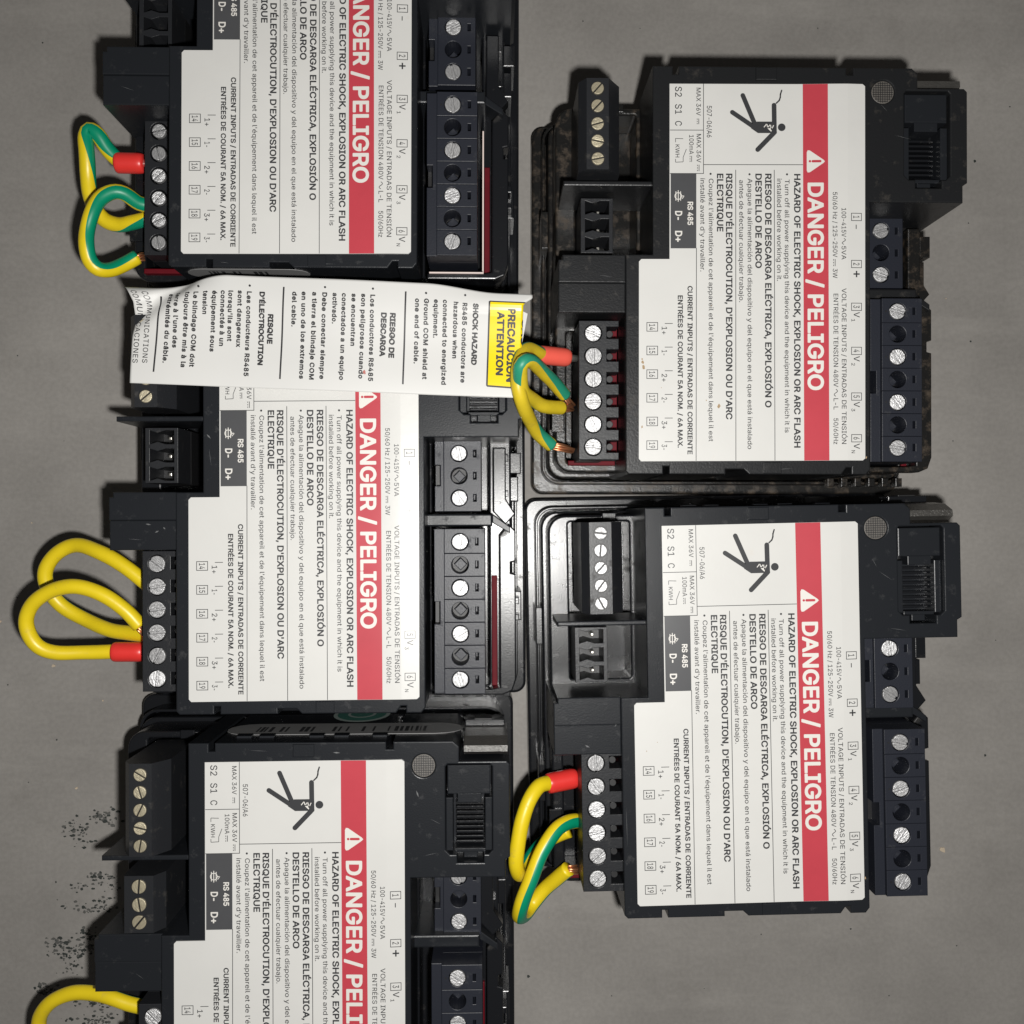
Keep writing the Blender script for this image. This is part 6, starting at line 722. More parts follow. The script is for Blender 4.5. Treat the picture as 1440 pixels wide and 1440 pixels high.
jumper('yellow jumper with a bright red sleeve on the lower right meter', [(13.4, 60.9, 39.0), (10.9, 61.2, 41.0), (8.5, 63.9, 43.0), (6.9, 68.2, 44.0), (5.9, 73.4, 44.0), (5.6, 78.0, 43.0), (6.4, 81.3, 40.0), (7.8, 81.7, 36.0), (9.9, 79.4, 33.0), (12.7, 76.7, 32.0), (15.3, 74.9, 33.0), (18.2, 73.4, 34.0)], 1.72, 3.14, ferrule=((12.9, 61.1, 39.0), (19.8, 60.3, 37.0)), stripe=0.3)
jumper('yellow jumper with a green stripe hanging below the bright red-sleeved one', [(20.0, 70.1, 37.0), (17.4, 70.0, 39.0), (14.6, 71.3, 41.0), (11.4, 75.5, 43.0), (8.8, 81.5, 44.0), (6.9, 87.0, 43.0), (6.5, 90.9, 40.0), (7.8, 92.3, 36.0), (9.9, 90.8, 33.0), (12.9, 87.1, 33.0), (15.7, 83.8, 35.0), (17.8, 81.4, 37.0)], 1.72, 0.00, ends=(((19.3, 69.9, 37.0), (20.5, 69.7, 37.0)), ((17.8, 81.4, 37.0), (20.1, 81.9, 36.0)),), stripe=0.26)

# ------------------------------------------------------------------ curled caution tag
TAG_L, TAG_H, TAG_Z = 83.18, 23.96, 55.2
def sm(t): t = max(0.0, min(1.0, t)); return t*t*(3-2*t)
def tag_point(a, b, lift=0.0):
    """a along the tag, b from its upper edge; the upper left corner curls under, the right end rolls back"""
    x, y, z = a, b, TAG_Z + 0.25*math.sin(a*0.16+0.6) + 0.2*math.sin(b*0.35)
    k = sm((20-a)/16); b0 = 6.6
    if b < b0 and k > 0:
        t = (b0-b)/b0; y += (b0-b)*0.42*k*t; z -= 3.6*k*t*t; x -= 3.2*t*sm((8-a)/8)
    z -= 1.7*math.exp(-((a+1.2*b-12.0)/3.0)**2)*sm((15-a)/7)
    k2 = sm((a-62)/16)
    if b < 6: y += 1.6*k2*((6-b)/6); z += 0.5*k2*math.sin((6-b)/6*3.1)
    k3 = sm((a-75)/8)*sm((3.4-b)/2.6); x += 1.9*k3
    a1 = TAG_L-0.55; Rr = 0.6
    if a > a1:
        t = (a-a1)/Rr; x += a1-a+Rr*math.sin(min(t, 2.6)); z -= Rr*(1-math.cos(min(t, 2.6)))
    return (x, y, z+lift)
def build_tag():
    o = (-76.10, -52.77, 0)
    t = thing('caution_tag', 'curled white paper caution tag with yellow heading and black lettering, lying across two meters', 'tag', o, 0.03650)
    nx, ny = 190, 56; mb = MB(); LL = TAG_L+1.0
    g = [tag_point(LL*i/nx, TAG_H*j/ny) for j in range(ny+1) for i in range(nx+1)]
    mb.add(g, [(j*(nx+1)+i, (j+1)*(nx+1)+i, (j+1)*(nx+1)+i+1, j*(nx+1)+i+1) for j in range(ny) for i in range(nx)])
    ob = mb.build('paper', ['tag'], t, True); s = ob.modifiers.new('thickness', 'SOLIDIFY'); s.thickness = 0.00012; s.offset = -1
    W = lambda x, y: tag_point(x, y, 0.07); W2 = lambda x, y: tag_point(x, y, 0.12)
    pr = MB()
    def patch(q, n, m, k, w):
        P = []
        for j in range(m+1):
            for i in range(n+1):
                u, v = i/n, j/m; P.append(w(*[(q[0][c]*(1-u)+q[1][c]*u)*(1-v)+(q[3][c]*(1-u)+q[2][c]*u)*v for c in (0, 1)]))
        pr.add(P, [(j*(n+1)+i, (j+1)*(n+1)+i, (j+1)*(n+1)+i+1, j*(n+1)+i+1) for j in range(m) for i in range(n)], k)
    yb = [(75.89, 2.67), (82.61, 2.70), (83.62, 21.91), (75.98, 21.61)]
    yb[1] = (TAG_L+0.1, yb[1][1]); yb[2] = (TAG_L+0.1, yb[2][1])
    patch(yb, 40, 24, 1, W)
    for p, q in ((yb[0], yb[1]), (yb[3], yb[2]), (yb[0], yb[3])):
        c = bar2(p, q, 0.36); patch([c[0], c[3], c[2], c[1]] , 40, 1, 0, W2)
    for p, q in [((57.86, 2.0), (57.98, 21.95)), ((31.8, 2.09), (31.72, 21.85)), ((5.56, 4.69), (4.97, 21.42))]:
        c = bar2(p, q, 0.36); patch([c[0], c[3], c[2], c[1]], 60, 1, 0, W)
    for x, y in [(70.64, 2.40), (62.27, 2.30), (50.89, 1.81), (40.68, 1.91), (24.68, 2.25), (13.82, 2.82)]: flat(pr, [circ(x, y, .24, 10)], TAG_Z+.6, 0)
    n0 = len(pr.v)
    for s_, p, q, cap, b in TAG_TEXT: text(pr, s_, p, q, cap, 0, 0, b > 0, warp=W2 if cap > 1.35 and b else W, track=0.0 if b == 1 else 0.10)
    for s_, p, q, cap, b in TAG_TEXT:
        if b:
            for dx in ((-0.05, 0.05) if b == 1 else (-0.025, 0.025)): text(pr, s_, (p[0]+dx, p[1]+dx*.8), (q[0]+dx, q[1]+dx*.8), cap, 0, 0, True, track=0.0 if b == 1 else 0.10, warp=lambda x, y: tag_point(x, y, 0.125+dx*.1))
    pr.build('lettering', ['black_ink', 'yellow_ink'], t)
    r_ = MB(); rng = random.Random(2); 
    for x, y, q in [(49.68, 19.75, 0.45), (49.92, 20.06, 0.25)]: blot(r_, x, y, TAG_Z+.75, q, 0, rng, .7)
    r_.build('stain', ['rust'], t)
    # the folded-back end showing beyond the roll
    F = [(x-o[0], y-o[1]) for x, y in [(4.78, -45.93), (7.86, -44.40), (7.09, -40.23), (6.17, -35.75), (5.70, -33.43), (5.70, -26.34), (6.78, -24.49), (7.86, -22.49), (6.47, -21.71), (4.78, -26.03)]]; c_, s_ = math.cos(0.03650), math.sin(0.03650)
    fb = MB(); fb.add(*prism([(c_*x+s_*y, -s_*x+c_*y) for x, y in F], 53.0, 53.15)); fb.build('folded_end', ['tag'], t)
TAG_TEXT = [
    ('SHOCK HAZARD', (72.47, 3.60), (72.49, 17.22), 1.02, 1),
    ('RS485 conductors are', (70.18, 3.63), (70.33, 21.13), 0.92, 2),
    ('hazardous when', (68.27, 3.55), (68.37, 15.96), 0.92, 2),
    ('connected to energized', (65.97, 3.33), (66.25, 21.77), 0.92, 2),
    ('equipment.', (64.03, 3.40), (64.09, 11.68), 0.92, 2),
    ('Ground COM shield at', (61.90, 3.33), (62.13, 20.67), 0.92, 2),
    ('one end of cable.', (59.99, 3.41), (60.15, 17.41), 0.92, 2),
    ('RIESGO DE', (54.78, 6.71), (54.73, 16.42), 1.05, 1),
    ('DESCARGA', (52.87, 6.73), (52.81, 16.12), 1.05, 1),
    ('Los conductores RS485', (50.43, 3.01), (50.62, 21.68), 0.92, 2),
    ('son peligrosos cuando', (48.51, 2.93), (48.53, 21.16), 0.92, 2),
    ('se encuentran', (46.45, 3.01), (46.53, 14.21), 0.92, 2),
    ('conectados a un equipo', (44.38, 3.00), (44.44, 21.62), 0.92, 2),
    ('activado.', (42.41, 3.02), (42.42, 9.61), 0.92, 2),
    ('PRECAUCIÓN', (79.99, 4.56), (80.15, 20.72), 1.46, 1),
    ('ATTENTION', (77.74, 5.61), (77.86, 19.35), 1.37, 1),
    ('CAUTION', (83.11, 6.92), (82.83, 19.53), 1.46, 1),
    ('Debe conectar siempre', (40.18, 2.95), (40.24, 21.57), 0.92, 2),
    ('a tierra el blindaje COM', (38.05, 2.98), (38.02, 21.82), 0.92, 2),
    ('en uno de los extremos', (35.76, 2.97), (35.89, 21.68), 0.92, 2),
    ('del cable.', (33.75, 3.06), (33.74, 10.54), 0.92, 2),
    ('RISQUE', (28.70, 7.97), (28.65, 14.40), 1.02, 1),
    ("D'ÉLECTROCUTION", (26.76, 3.28), (26.84, 19.09), 0.99, 1),
    ('Les conducteurs RS485', (24.06, 3.30), (24.01, 21.60), 0.92, 2),
    ('sont dangereux', (22.14, 3.21), (22.10, 15.31), 0.92, 2),
    ("lorsqu'ils sont", (20.14, 3.30), (20.14, 14.12), 0.92, 2),
    ('connectés à un', (18.55, 3.36), (18.50, 15.30), 0.92, 2),
    ('équipement sous', (16.74, 3.44), (16.55, 16.56), 0.92, 2),
    ('tension', (14.77, 3.52), (14.79, 8.67), 0.92, 2),
    ('Le blindage COM doit', (12.77, 3.60), (12.49, 20.00), 0.92, 2),
    ('toujours être mis à la', (10.93, 3.67), (10.69, 20.23), 0.92, 2),
    ("terre à l'une des", (8.70, 3.61), (8.67, 16.08), 0.92, 2),
    ('extrémités du câble.', (7.12, 3.83), (6.83, 19.44), 0.92, 2),
    ('COMMUNICATIONS', (2.52, 3.54), (2.45, 19.62), 1.08, 0),
    ('COMUNICACIONES', (0.57, 3.30), (0.39, 19.70), 1.08, 0),
]
build_tag()

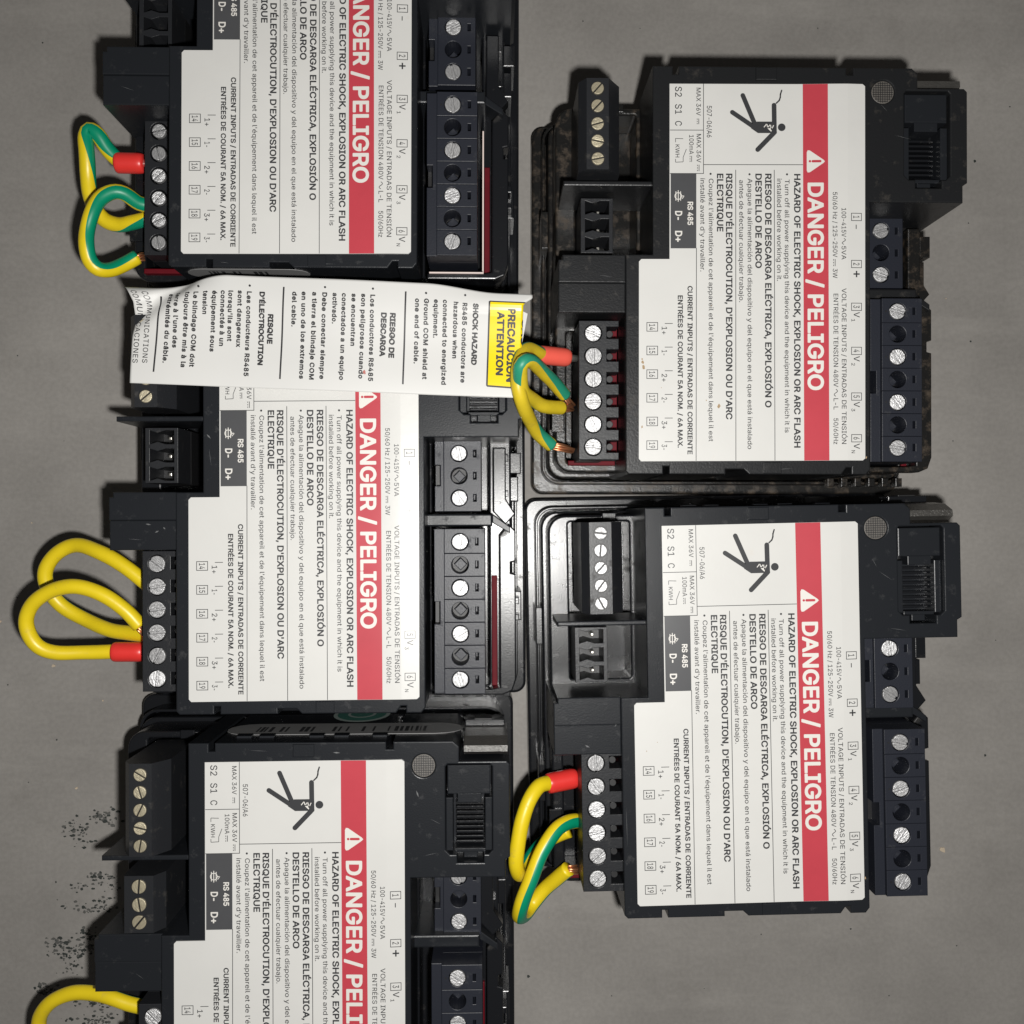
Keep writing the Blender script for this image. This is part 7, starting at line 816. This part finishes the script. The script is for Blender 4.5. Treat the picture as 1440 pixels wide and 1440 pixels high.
# ------------------------------------------------------------------ marks on the tabletop
sp = MB(); rng = random.Random(4)
for x, y, r_ in [(-113.6, 83.2, 0.34), (-105.2, 85.8, 0.35), (-110.9, 85.2, 0.43), (-109.1, 83.7, 0.17), (-109.9, 82.9, 0.32), (-110.9, 82.4, 0.28), (-109.2, 81.4, 0.24), (-106.3, 85.9, 0.37), (-109.8, 83.0, 0.08), (-109.4, 85.3, 0.43), (-110.8, 83.1, 0.36), (-107.6, 84.0, 0.27), (-111.9, 81.0, 0.34), (-111.4, 81.1, 0.21), (-111.0, 82.7, 0.18), (-108.2, 83.6, 0.28), (-113.1, 80.6, 0.15), (-111.1, 80.2, 0.24), (-112.1, 83.2, 0.19), (-110.7, 87.2, 0.16), (-108.7, 83.0, 0.32), (-109.0, 83.5, 0.18), (-110.2, 86.4, 0.1), (-109.5, 84.4, 0.08), (-111.2, 84.3, 0.48), (-110.6, 82.7, 0.24), (-109.3, 82.1, 0.42), (-108.7, 82.2, 0.34), (-108.2, 87.5, 0.45), (-109.1, 86.0, 0.12), (-108.3, 85.8, 0.37), (-113.2, 84.5, 0.28), (-108.3, 86.9, 0.1), (-111.0, 82.7, 0.33), (-110.8, 85.0, 0.16), (-108.6, 83.8, 0.18), (-109.4, 84.1, 0.32), (-107.8, 82.8, 0.26), (-111.4, 83.0, 0.32), (-111.8, 81.7, 0.27), (-111.3, 82.2, 0.08), (-110.8, 81.0, 0.2), (-107.9, 82.6, 0.3), (-107.5, 81.3, 0.39), (-107.5, 81.1, 0.22), (-112.0, 80.9, 0.44), (-108.7, 82.9, 0.34), (-111.2, 83.1, 0.1), (-113.6, 81.9, 0.45), (-113.2, 82.2, 0.37), (-114.0, 83.5, 0.11), (-107.3, 86.1, 0.28), (-107.7, 82.5, 0.41), (-110.2, 80.6, 0.07), (-108.5, 84.5, 0.29), (-110.9, 83.2, 0.45), (-111.0, 84.1, 0.34), (-107.3, 82.1, 0.32), (-109.7, 84.2, 0.22), (-111.1, 81.9, 0.19), (-104.0, 80.1, 0.36), (-104.1, 79.4, 0.41), (-104.7, 78.7, 0.15), (-102.7, 80.0, 0.09), (-102.0, 78.5, 0.3), (-101.1, 76.8, 0.36), (-102.7, 78.2, 0.38), (-102.9, 78.9, 0.17), (-106.7, 79.3, 0.29), (-105.6, 79.4, 0.46), (-106.6, 80.0, 0.24), (-104.8, 79.2, 0.46), (-104.8, 78.6, 0.29), (-105.2, 79.9, 0.16), (-100.6, 77.4, 0.47), (-102.8, 80.6, 0.49), (-105.7, 79.4, 0.21), (-101.7, 77.8, 0.11), (-103.5, 79.5, 0.19), (-102.9, 80.5, 0.25), (-102.9, 79.8, 0.41), (-110.1, 79.1, 0.46), (-99.9, 79.7, 0.48), (-104.8, 78.4, 0.4), (-103.9, 78.8, 0.38), (-101.6, 79.0, 0.46), (-103.4, 80.3, 0.43), (-100.5, 81.8, 0.49), (-101.6, 81.3, 0.25), (-105.9, 79.2, 0.08), (-105.3, 79.2, 0.41), (-100.8, 80.8, 0.14), (-105.0, 80.9, 0.41), (-102.7, 79.7, 0.12), (-99.3, 78.0, 0.47), (-101.8, 80.9, 0.34), (-100.7, 80.5, 0.08), (-103.1, 78.7, 0.19), (-104.1, 79.0, 0.12), (-105.5, 77.7, 0.34), (-102.0, 79.1, 0.26), (-104.6, 78.0, 0.33), (-100.6, 81.5, 0.34), (-100.9, 81.4, 0.32), (-102.9, 79.7, 0.42), (-103.8, 79.2, 0.47), (-103.0, 78.2, 0.11), (-102.7, 78.9, 0.24), (-101.6, 78.3, 0.41), (-102.5, 79.5, 0.41), (-102.8, 80.2, 0.46), (-101.3, 80.2, 0.4), (-98.1, 80.6, 0.42), (-102.1, 79.0, 0.31), (-99.7, 80.1, 0.15), (-102.7, 80.5, 0.5), (-102.1, 78.5, 0.48), (-101.8, 79.1, 0.24), (-104.3, 78.8, 0.33), (-103.9, 79.1, 0.16), (-103.0, 95.7, 0.32), (-103.8, 94.6, 0.46), (-101.0, 97.5, 0.47), (-104.3, 97.0, 0.37), (-101.8, 95.2, 0.38), (-106.2, 95.4, 0.11), (-100.6, 95.0, 0.09), (-101.9, 94.7, 0.22), (-101.8, 98.1, 0.1), (-108.2, 97.6, 0.37), (-101.6, 95.8, 0.33), (-100.8, 98.6, 0.29), (-107.3, 97.8, 0.18), (-102.5, 94.6, 0.29), (-115.6, 96.6, 0.34), (-98.9, 98.3, 0.4), (-109.7, 96.9, 0.24), (-105.8, 97.2, 0.33), (-100.3, 95.6, 0.3), (-111.4, 98.3, 0.28), (-105.5, 94.8, 0.38), (-101.4, 95.3, 0.32), (-99.4, 98.8, 0.24), (-104.3, 94.8, 0.5), (-101.0, 95.7, 0.25), (-102.0, 97.0, 0.09), (-104.2, 95.5, 0.27), (-107.8, 97.6, 0.34), (-99.5, 96.8, 0.22), (-105.8, 98.4, 0.36), (-103.9, 95.3, 0.36), (-103.9, 94.3, 0.5), (-104.4, 94.6, 0.12), (-103.8, 94.2, 0.22), (-106.3, 94.4, 0.37), (-109.0, 97.0, 0.15), (-109.6, 97.8, 0.15), (-100.4, 97.9, 0.19), (-101.5, 95.9, 0.17), (-103.6, 95.2, 0.36), (-110.1, 99.4, 0.28), (-103.9, 95.6, 0.39), (-106.1, 95.3, 0.42), (-109.7, 98.2, 0.24), (-108.8, 98.5, 0.5), (-105.0, 96.1, 0.43), (-108.6, 98.1, 0.11), (-103.6, 95.2, 0.31), (-101.2, 95.2, 0.42), (-105.6, 96.2, 0.35), (-107.3, 95.2, 0.4), (-104.4, 95.4, 0.22), (-102.7, 99.1, 0.21), (-105.4, 95.2, 0.47), (-107.1, 95.5, 0.2), (-103.5, 96.8, 0.38), (-110.6, 98.2, 0.23), (-105.2, 94.3, 0.41), (-103.7, 97.4, 0.3), (-111.6, 97.4, 0.4), (-104.1, 102.4, 0.12), (-104.6, 103.7, 0.13), (-105.9, 103.5, 0.38), (-102.4, 102.8, 0.4), (-104.4, 104.6, 0.21), (-113.9, 103.0, 0.38), (-107.0, 104.0, 0.4), (-106.7, 104.2, 0.23), (-100.1, 100.9, 0.35), (-104.3, 101.1, 0.12), (-101.5, 103.4, 0.14), (-107.4, 104.4, 0.16), (-103.9, 103.5, 0.45), (-102.9, 103.9, 0.35), (-109.4, 102.4, 0.08), (-102.2, 103.5, 0.12), (-113.2, 103.6, 0.33), (-103.6, 103.3, 0.15), (-109.7, 104.0, 0.47), (-109.6, 103.8, 0.28), (-108.4, 103.3, 0.48), (-110.7, 103.7, 0.28), (-112.7, 103.2, 0.13), (-99.6, 103.5, 0.4), (-104.1, 101.6, 0.07), (-101.0, 103.2, 0.18), (-103.3, 103.4, 0.14), (-104.4, 104.4, 0.42), (-115.2, 101.3, 0.18), (-102.1, 101.3, 0.15), (-110.4, 101.8, 0.42), (-104.8, 102.7, 0.3), (-102.8, 103.3, 0.39), (-103.2, 100.6, 0.41), (-101.7, 104.5, 0.41), (-102.0, 104.4, 0.3), (-107.7, 102.4, 0.21), (-101.3, 103.9, 0.27), (-106.0, 104.3, 0.13), (-108.1, 104.6, 0.49), (-103.5, 101.9, 0.23), (-108.0, 104.2, 0.12), (-101.4, 101.0, 0.38), (-102.8, 101.8, 0.47), (-107.1, 104.7, 0.24), (-105.7, 104.4, 0.23), (-105.3, 103.4, 0.31), (-107.8, 103.6, 0.23), (-102.9, 102.2, 0.36), (-106.2, 104.6, 0.09), (-103.2, 103.4, 0.17), (-110.0, 102.9, 0.4), (-105.1, 102.9, 0.29), (-106.4, 104.5, 0.37), (-103.4, 104.2, 0.08), (-103.7, 103.2, 0.41), (-113.0, 102.2, 0.08), (-106.1, 103.7, 0.26), (-105.6, 101.6, 0.41), (-104.2, 101.7, 0.4), (-117.5, 114.9, 0.13), (-116.7, 111.7, 0.21), (-116.3, 115.2, 0.26), (-113.5, 116.9, 0.3), (-111.5, 115.5, 0.14), (-112.8, 115.8, 0.33), (-114.4, 112.5, 0.36), (-115.9, 114.7, 0.43), (-118.1, 111.4, 0.27), (-112.3, 114.0, 0.47), (-114.1, 116.7, 0.43), (-116.2, 111.6, 0.4), (-115.0, 112.8, 0.13), (-113.1, 112.7, 0.21), (-115.8, 112.9, 0.21), (-115.3, 114.8, 0.41), (-112.2, 112.0, 0.27), (-111.4, 111.4, 0.31), (-114.4, 111.5, 0.5), (-117.4, 116.2, 0.31), (-115.9, 115.6, 0.25), (-114.8, 112.7, 0.38), (-114.7, 111.3, 0.39), (-113.4, 113.0, 0.18), (-114.2, 113.6, 0.49), (-115.1, 111.5, 0.17), (-118.2, 112.6, 0.45), (-113.4, 115.7, 0.44), (-115.3, 112.1, 0.35), (-117.7, 111.6, 0.11), (-114.1, 112.7, 0.48), (-115.3, 113.5, 0.08), (-112.3, 112.6, 0.42), (-112.8, 113.0, 0.17), (-112.5, 114.2, 0.2), (-112.6, 113.1, 0.4), (-114.6, 113.3, 0.37), (-113.5, 113.7, 0.22), (-112.0, 112.3, 0.37), (-114.2, 115.8, 0.15), (-115.4, 112.0, 0.42), (-114.2, 113.1, 0.13), (-113.1, 115.6, 0.25), (-115.4, 112.6, 0.38), (-115.9, 113.1, 0.29), (-115.6, 113.3, 0.35), (-115.6, 112.2, 0.2), (-116.3, 111.6, 0.35), (-115.2, 112.6, 0.46), (-115.1, 112.5, 0.33), (-117.7, 113.7, 0.31), (-116.2, 113.2, 0.18), (-116.0, 113.7, 0.41), (-115.2, 112.1, 0.27), (-117.8, 115.9, 0.28), (-112.9, 112.6, 0.46), (-117.6, 112.9, 0.29), (-113.8, 114.1, 0.49), (-114.9, 115.7, 0.41), (-114.2, 112.6, 0.36), (-106.4, 113.7, 0.14), (-110.1, 110.2, 0.29), (-107.2, 110.5, 0.1), (-109.3, 114.6, 0.41), (-107.8, 114.8, 0.25), (-107.9, 110.1, 0.3), (-108.1, 112.7, 0.35), (-107.7, 111.0, 0.14), (-108.2, 108.5, 0.27), (-109.6, 113.8, 0.16), (-105.8, 111.8, 0.33), (-106.3, 115.6, 0.39), (-106.0, 111.0, 0.3), (-108.9, 111.4, 0.25), (-105.2, 110.9, 0.38), (-108.0, 108.9, 0.12), (-108.0, 115.1, 0.17), (-110.7, 115.0, 0.33), (-106.6, 111.8, 0.5), (-108.4, 110.1, 0.44), (-107.4, 110.4, 0.44), (-109.6, 115.7, 0.16), (-108.2, 114.6, 0.42), (-106.8, 114.4, 0.27), (-110.2, 113.6, 0.34), (-106.7, 114.6, 0.23), (-106.4, 111.2, 0.48), (-107.2, 110.6, 0.18), (-109.4, 113.6, 0.16), (-108.4, 111.3, 0.47), (-107.5, 113.8, 0.43), (-106.3, 111.1, 0.24), (-106.7, 110.5, 0.18), (-109.0, 110.1, 0.33), (-106.2, 114.1, 0.33), (-107.3, 111.7, 0.28), (-105.2, 110.1, 0.18), (-108.5, 109.5, 0.45), (-110.1, 113.3, 0.13), (-107.5, 110.2, 0.2), (-109.0, 113.2, 0.43), (-108.4, 108.7, 0.42), (-107.7, 110.2, 0.47), (-108.9, 114.7, 0.12), (-108.0, 114.4, 0.11), (-105.7, 114.5, 0.28), (-108.8, 114.5, 0.17), (-106.3, 115.1, 0.22), (-106.9, 109.6, 0.22), (-106.5, 113.3, 0.18), (-109.6, 111.9, 0.46), (-108.1, 111.2, 0.24), (-110.1, 111.9, 0.2), (-107.5, 109.7, 0.08), (-109.0, 114.0, 0.2), (-105.1, 108.7, 0.24), (-106.7, 113.3, 0.32), (-107.1, 114.1, 0.34), (-107.6, 113.8, 0.1), (-106.0, 113.5, 0.46), (-111.6, 118.3, 0.31), (-111.7, 114.2, 0.42), (-110.3, 114.4, 0.22), (-113.4, 116.2, 0.37), (-111.2, 114.8, 0.14), (-112.8, 119.4, 0.31), (-112.7, 120.3, 0.36), (-111.9, 116.1, 0.21), (-108.5, 115.7, 0.45), (-110.9, 114.0, 0.2), (-114.6, 115.5, 0.09), (-109.5, 117.3, 0.09), (-113.6, 120.6, 0.37), (-111.6, 119.5, 0.38), (-110.0, 121.2, 0.16), (-110.7, 117.6, 0.25), (-109.8, 115.3, 0.19), (-109.7, 116.7, 0.36), (-113.5, 114.7, 0.27), (-107.6, 113.9, 0.13), (-111.9, 115.0, 0.36), (-107.4, 114.8, 0.09), (-108.4, 114.5, 0.15), (-112.0, 117.9, 0.12), (-108.7, 119.3, 0.44), (-111.9, 116.6, 0.41), (-112.1, 115.1, 0.34), (-109.2, 116.2, 0.37), (-112.5, 119.6, 0.26), (-115.8, 114.7, 0.45), (-110.9, 116.0, 0.08), (-113.0, 118.1, 0.24), (-111.1, 120.7, 0.23), (-112.3, 119.8, 0.07), (-111.4, 119.9, 0.21), (-109.8, 116.2, 0.44), (-110.5, 115.7, 0.31), (-109.8, 118.6, 0.35), (-111.8, 118.7, 0.2), (-109.1, 116.2, 0.43), (-108.6, 114.9, 0.48), (-111.3, 118.5, 0.22), (-112.5, 119.0, 0.07), (-109.4, 116.5, 0.4), (-110.2, 118.9, 0.39), (-112.8, 116.3, 0.36), (-110.6, 114.9, 0.43), (-112.0, 117.0, 0.08), (-110.8, 118.8, 0.38), (-113.5, 117.3, 0.23), (-113.1, 114.6, 0.1), (-112.1, 114.7, 0.21), (-111.5, 114.7, 0.13), (-111.8, 119.6, 0.12), (-111.6, 116.5, 0.08), (-113.7, 115.5, 0.21), (-110.2, 117.4, 0.08), (-112.1, 117.2, 0.12), (-115.3, 120.7, 0.16), (-111.4, 114.2, 0.42), (-115.1, 124.0, 0.34), (-114.0, 126.1, 0.12), (-119.6, 124.5, 0.36), (-118.0, 125.0, 0.23), (-119.6, 125.9, 0.08), (-120.2, 125.3, 0.09), (-118.0, 124.2, 0.27), (-117.7, 124.3, 0.39), (-120.6, 127.1, 0.12), (-118.2, 125.9, 0.47), (-115.9, 125.2, 0.29), (-114.5, 125.4, 0.38), (-119.1, 124.8, 0.16), (-118.2, 124.0, 0.19), (-118.9, 125.5, 0.26), (-118.5, 125.4, 0.28), (-118.6, 123.5, 0.46), (-116.9, 125.8, 0.21), (-116.4, 124.7, 0.19), (-118.3, 126.2, 0.44), (-119.7, 126.5, 0.11), (-118.3, 126.1, 0.45), (-116.8, 125.1, 0.5), (-117.5, 125.7, 0.21), (-116.6, 124.9, 0.16), (-116.9, 126.5, 0.37), (-117.7, 125.8, 0.18), (-118.8, 124.5, 0.15), (-119.9, 123.3, 0.22), (-117.4, 124.4, 0.1), (-120.4, 125.4, 0.25), (-118.4, 125.9, 0.11), (-118.1, 125.9, 0.32), (-115.1, 125.8, 0.48), (-119.7, 123.7, 0.47), (-118.5, 126.3, 0.16), (-117.3, 125.5, 0.19), (-119.7, 125.2, 0.35), (-119.5, 123.9, 0.25), (-120.1, 125.5, 0.24), (-119.3, 125.9, 0.44), (-115.8, 126.9, 0.26), (-115.9, 126.6, 0.23), (-121.1, 124.6, 0.5), (-119.4, 124.0, 0.1), (-118.7, 126.3, 0.36), (-116.7, 126.5, 0.08), (-120.1, 125.8, 0.3), (-118.3, 124.3, 0.27), (-118.0, 124.2, 0.29), (-117.4, 126.9, 0.13), (-116.5, 126.3, 0.07), (-119.9, 124.1, 0.46), (-117.9, 124.2, 0.4), (-119.8, 124.5, 0.23), (-114.2, 124.4, 0.08), (-119.4, 125.3, 0.49), (-119.5, 125.1, 0.12), (-117.6, 127.3, 0.29), (-118.4, 126.0, 0.18), (-105.2, 126.9, 0.38), (-107.1, 127.9, 0.14), (-107.2, 126.8, 0.14), (-103.2, 127.7, 0.28), (-104.0, 127.2, 0.09), (-102.3, 128.5, 0.3), (-99.3, 129.0, 0.28), (-98.5, 129.2, 0.13), (-101.3, 128.1, 0.34), (-105.4, 128.5, 0.23), (-101.5, 127.4, 0.35), (-105.8, 129.1, 0.43), (-106.0, 128.4, 0.21), (-110.3, 128.0, 0.08), (-106.5, 129.0, 0.39), (-102.1, 127.4, 0.33), (-104.6, 127.9, 0.48), (-102.7, 128.8, 0.43), (-110.8, 128.4, 0.21), (-99.9, 128.8, 0.22), (-106.4, 128.7, 0.42), (-103.0, 127.5, 0.11), (-102.3, 127.9, 0.49), (-106.0, 129.5, 0.42), (-105.6, 128.8, 0.4), (-107.4, 128.0, 0.13), (-105.5, 128.9, 0.47), (-109.2, 128.9, 0.39), (-103.2, 128.8, 0.46), (-106.6, 128.1, 0.36), (-110.4, 129.4, 0.26), (-110.3, 128.3, 0.38), (-105.4, 127.7, 0.43), (-100.0, 129.5, 0.2), (-104.2, 128.7, 0.16), (-102.4, 128.4, 0.48), (-107.8, 128.4, 0.08), (-101.0, 127.9, 0.37), (-104.6, 128.1, 0.24), (-99.8, 128.7, 0.14), (-102.1, 128.3, 0.42), (-101.9, 129.9, 0.29), (-104.1, 128.3, 0.27), (-100.4, 129.0, 0.24), (-107.3, 127.4, 0.18), (-101.1, 129.3, 0.47), (-107.2, 129.7, 0.26), (-101.0, 128.4, 0.25), (-103.9, 128.4, 0.17), (-100.8, 128.5, 0.43), (-105.3, 127.8, 0.14), (-102.5, 128.4, 0.48), (-105.0, 128.7, 0.41), (-105.8, 128.9, 0.39), (-103.2, 129.8, 0.32), (-105.9, 128.4, 0.48), (-99.8, 128.4, 0.43), (-104.0, 129.4, 0.14), (-105.9, 128.5, 0.31), (-106.6, 129.0, 0.19), (-106.1, 134.3, 0.47), (-103.9, 133.2, 0.28), (-107.9, 134.8, 0.48), (-105.1, 134.0, 0.45), (-111.7, 132.8, 0.47), (-106.1, 133.5, 0.07), (-103.7, 132.9, 0.23), (-102.2, 133.8, 0.36), (-111.4, 133.4, 0.13), (-101.5, 133.8, 0.47), (-102.9, 133.4, 0.15), (-105.6, 132.1, 0.47), (-105.3, 134.3, 0.15), (-108.2, 134.1, 0.49), (-101.7, 133.8, 0.18), (-103.6, 130.5, 0.49), (-99.9, 130.8, 0.08), (-105.3, 130.9, 0.32), (-105.2, 133.4, 0.4), (-102.0, 131.9, 0.12), (-102.3, 133.9, 0.08), (-103.2, 131.2, 0.32), (-106.0, 134.0, 0.1), (-99.3, 131.8, 0.25), (-102.3, 134.6, 0.46), (-102.6, 132.8, 0.3), (-104.2, 133.8, 0.35), (-106.4, 133.3, 0.18), (-106.2, 134.5, 0.15), (-106.8, 133.6, 0.29), (-103.0, 133.9, 0.2), (-112.9, 133.4, 0.38), (-104.8, 134.2, 0.11), (-105.9, 133.6, 0.16), (-107.7, 132.9, 0.36), (-108.1, 131.8, 0.24), (-104.6, 132.4, 0.17), (-103.4, 132.3, 0.33), (-101.9, 134.8, 0.46), (-114.1, 132.8, 0.1), (-101.7, 132.3, 0.45), (-101.0, 131.7, 0.47), (-101.9, 131.4, 0.09), (-100.7, 132.7, 0.45), (-104.1, 133.4, 0.23), (-105.0, 134.4, 0.47), (-109.8, 132.8, 0.36), (-112.8, 133.2, 0.12), (-107.8, 132.8, 0.26), (-104.8, 133.3, 0.35), (-111.2, 133.1, 0.4), (-107.0, 134.0, 0.21), (-103.2, 133.5, 0.45), (-107.0, 133.2, 0.43), (-105.9, 133.1, 0.27), (-103.2, 134.3, 0.24), (-112.6, 133.0, 0.24), (-102.1, 131.9, 0.25), (-107.3, 132.8, 0.08), (-101.2, 134.0, 0.09)]: blot(sp, x, y, rng.uniform(.04, .06), r_, int(rng.random() < .45), rng, rng.uniform(.8, 1.9))
for x, y, r_ in [(133.6, 64.1, 0.4), (131.3, -97.0, 0.5), (96.9, 110.7, 0.3), (72.6, 112.0, 0.25), (129.5, -80.1, 0.25), (130.0, -48.0, 0.3), (9.9, 122.7, 0.5), (-128.4, 44.2, 0.3), (-126.1, 21.0, 0.2), (-115.5, 58.8, 0.3), (125.1, -21.0, 0.2), (24.7, -134.1, 0.25), (-119.7, -126.9, 0.3), (136.6, 33.0, 0.2), (107.3, 128.8, 0.2), (57.2, 126.4, 0.15), (88.4, -132.8, 0.2), (40.1, -132.3, 0.15), (140.9, -111.9, 0.25), (-126.1, -43.3, 0.2), (-113.8, -20.6, 0.15), (-122.9, 70.1, 0.2), (125.7, 115.5, 0.2), (32.3, 128.1, 0.2)]: blot(sp, x, y, 0.05, r_, 0, rng)
o = sp.build('ink_smudges', ['speck', 'grey_speck']); o['kind'] = 'stuff'
sp = MB()
for x, y, r_ in [(121.9, 89.6, 0.95), (-116.3, 39.2, 0.6), (-130.4, 27.4, 0.4), (-122.2, 1.2, 0.25), (-103.3, 48.5, 0.25), (-110.2, 71.7, 0.45), (115.2, 48.3, 0.15), (15.5, 107.0, 0.2), (123.2, -59.6, 0.2)]:
    n = 8; pts = [(x+r_*rng.uniform(.55, 1)*math.cos(6.283*i/n), y+r_*rng.uniform(.55, 1.1)*math.sin(6.283*i/n)) for i in range(n)]
    sp.add(*prism(pts, 0, 0.35, bev=.08))
o = sp.build('grit', ['grit']); o['kind'] = 'stuff'
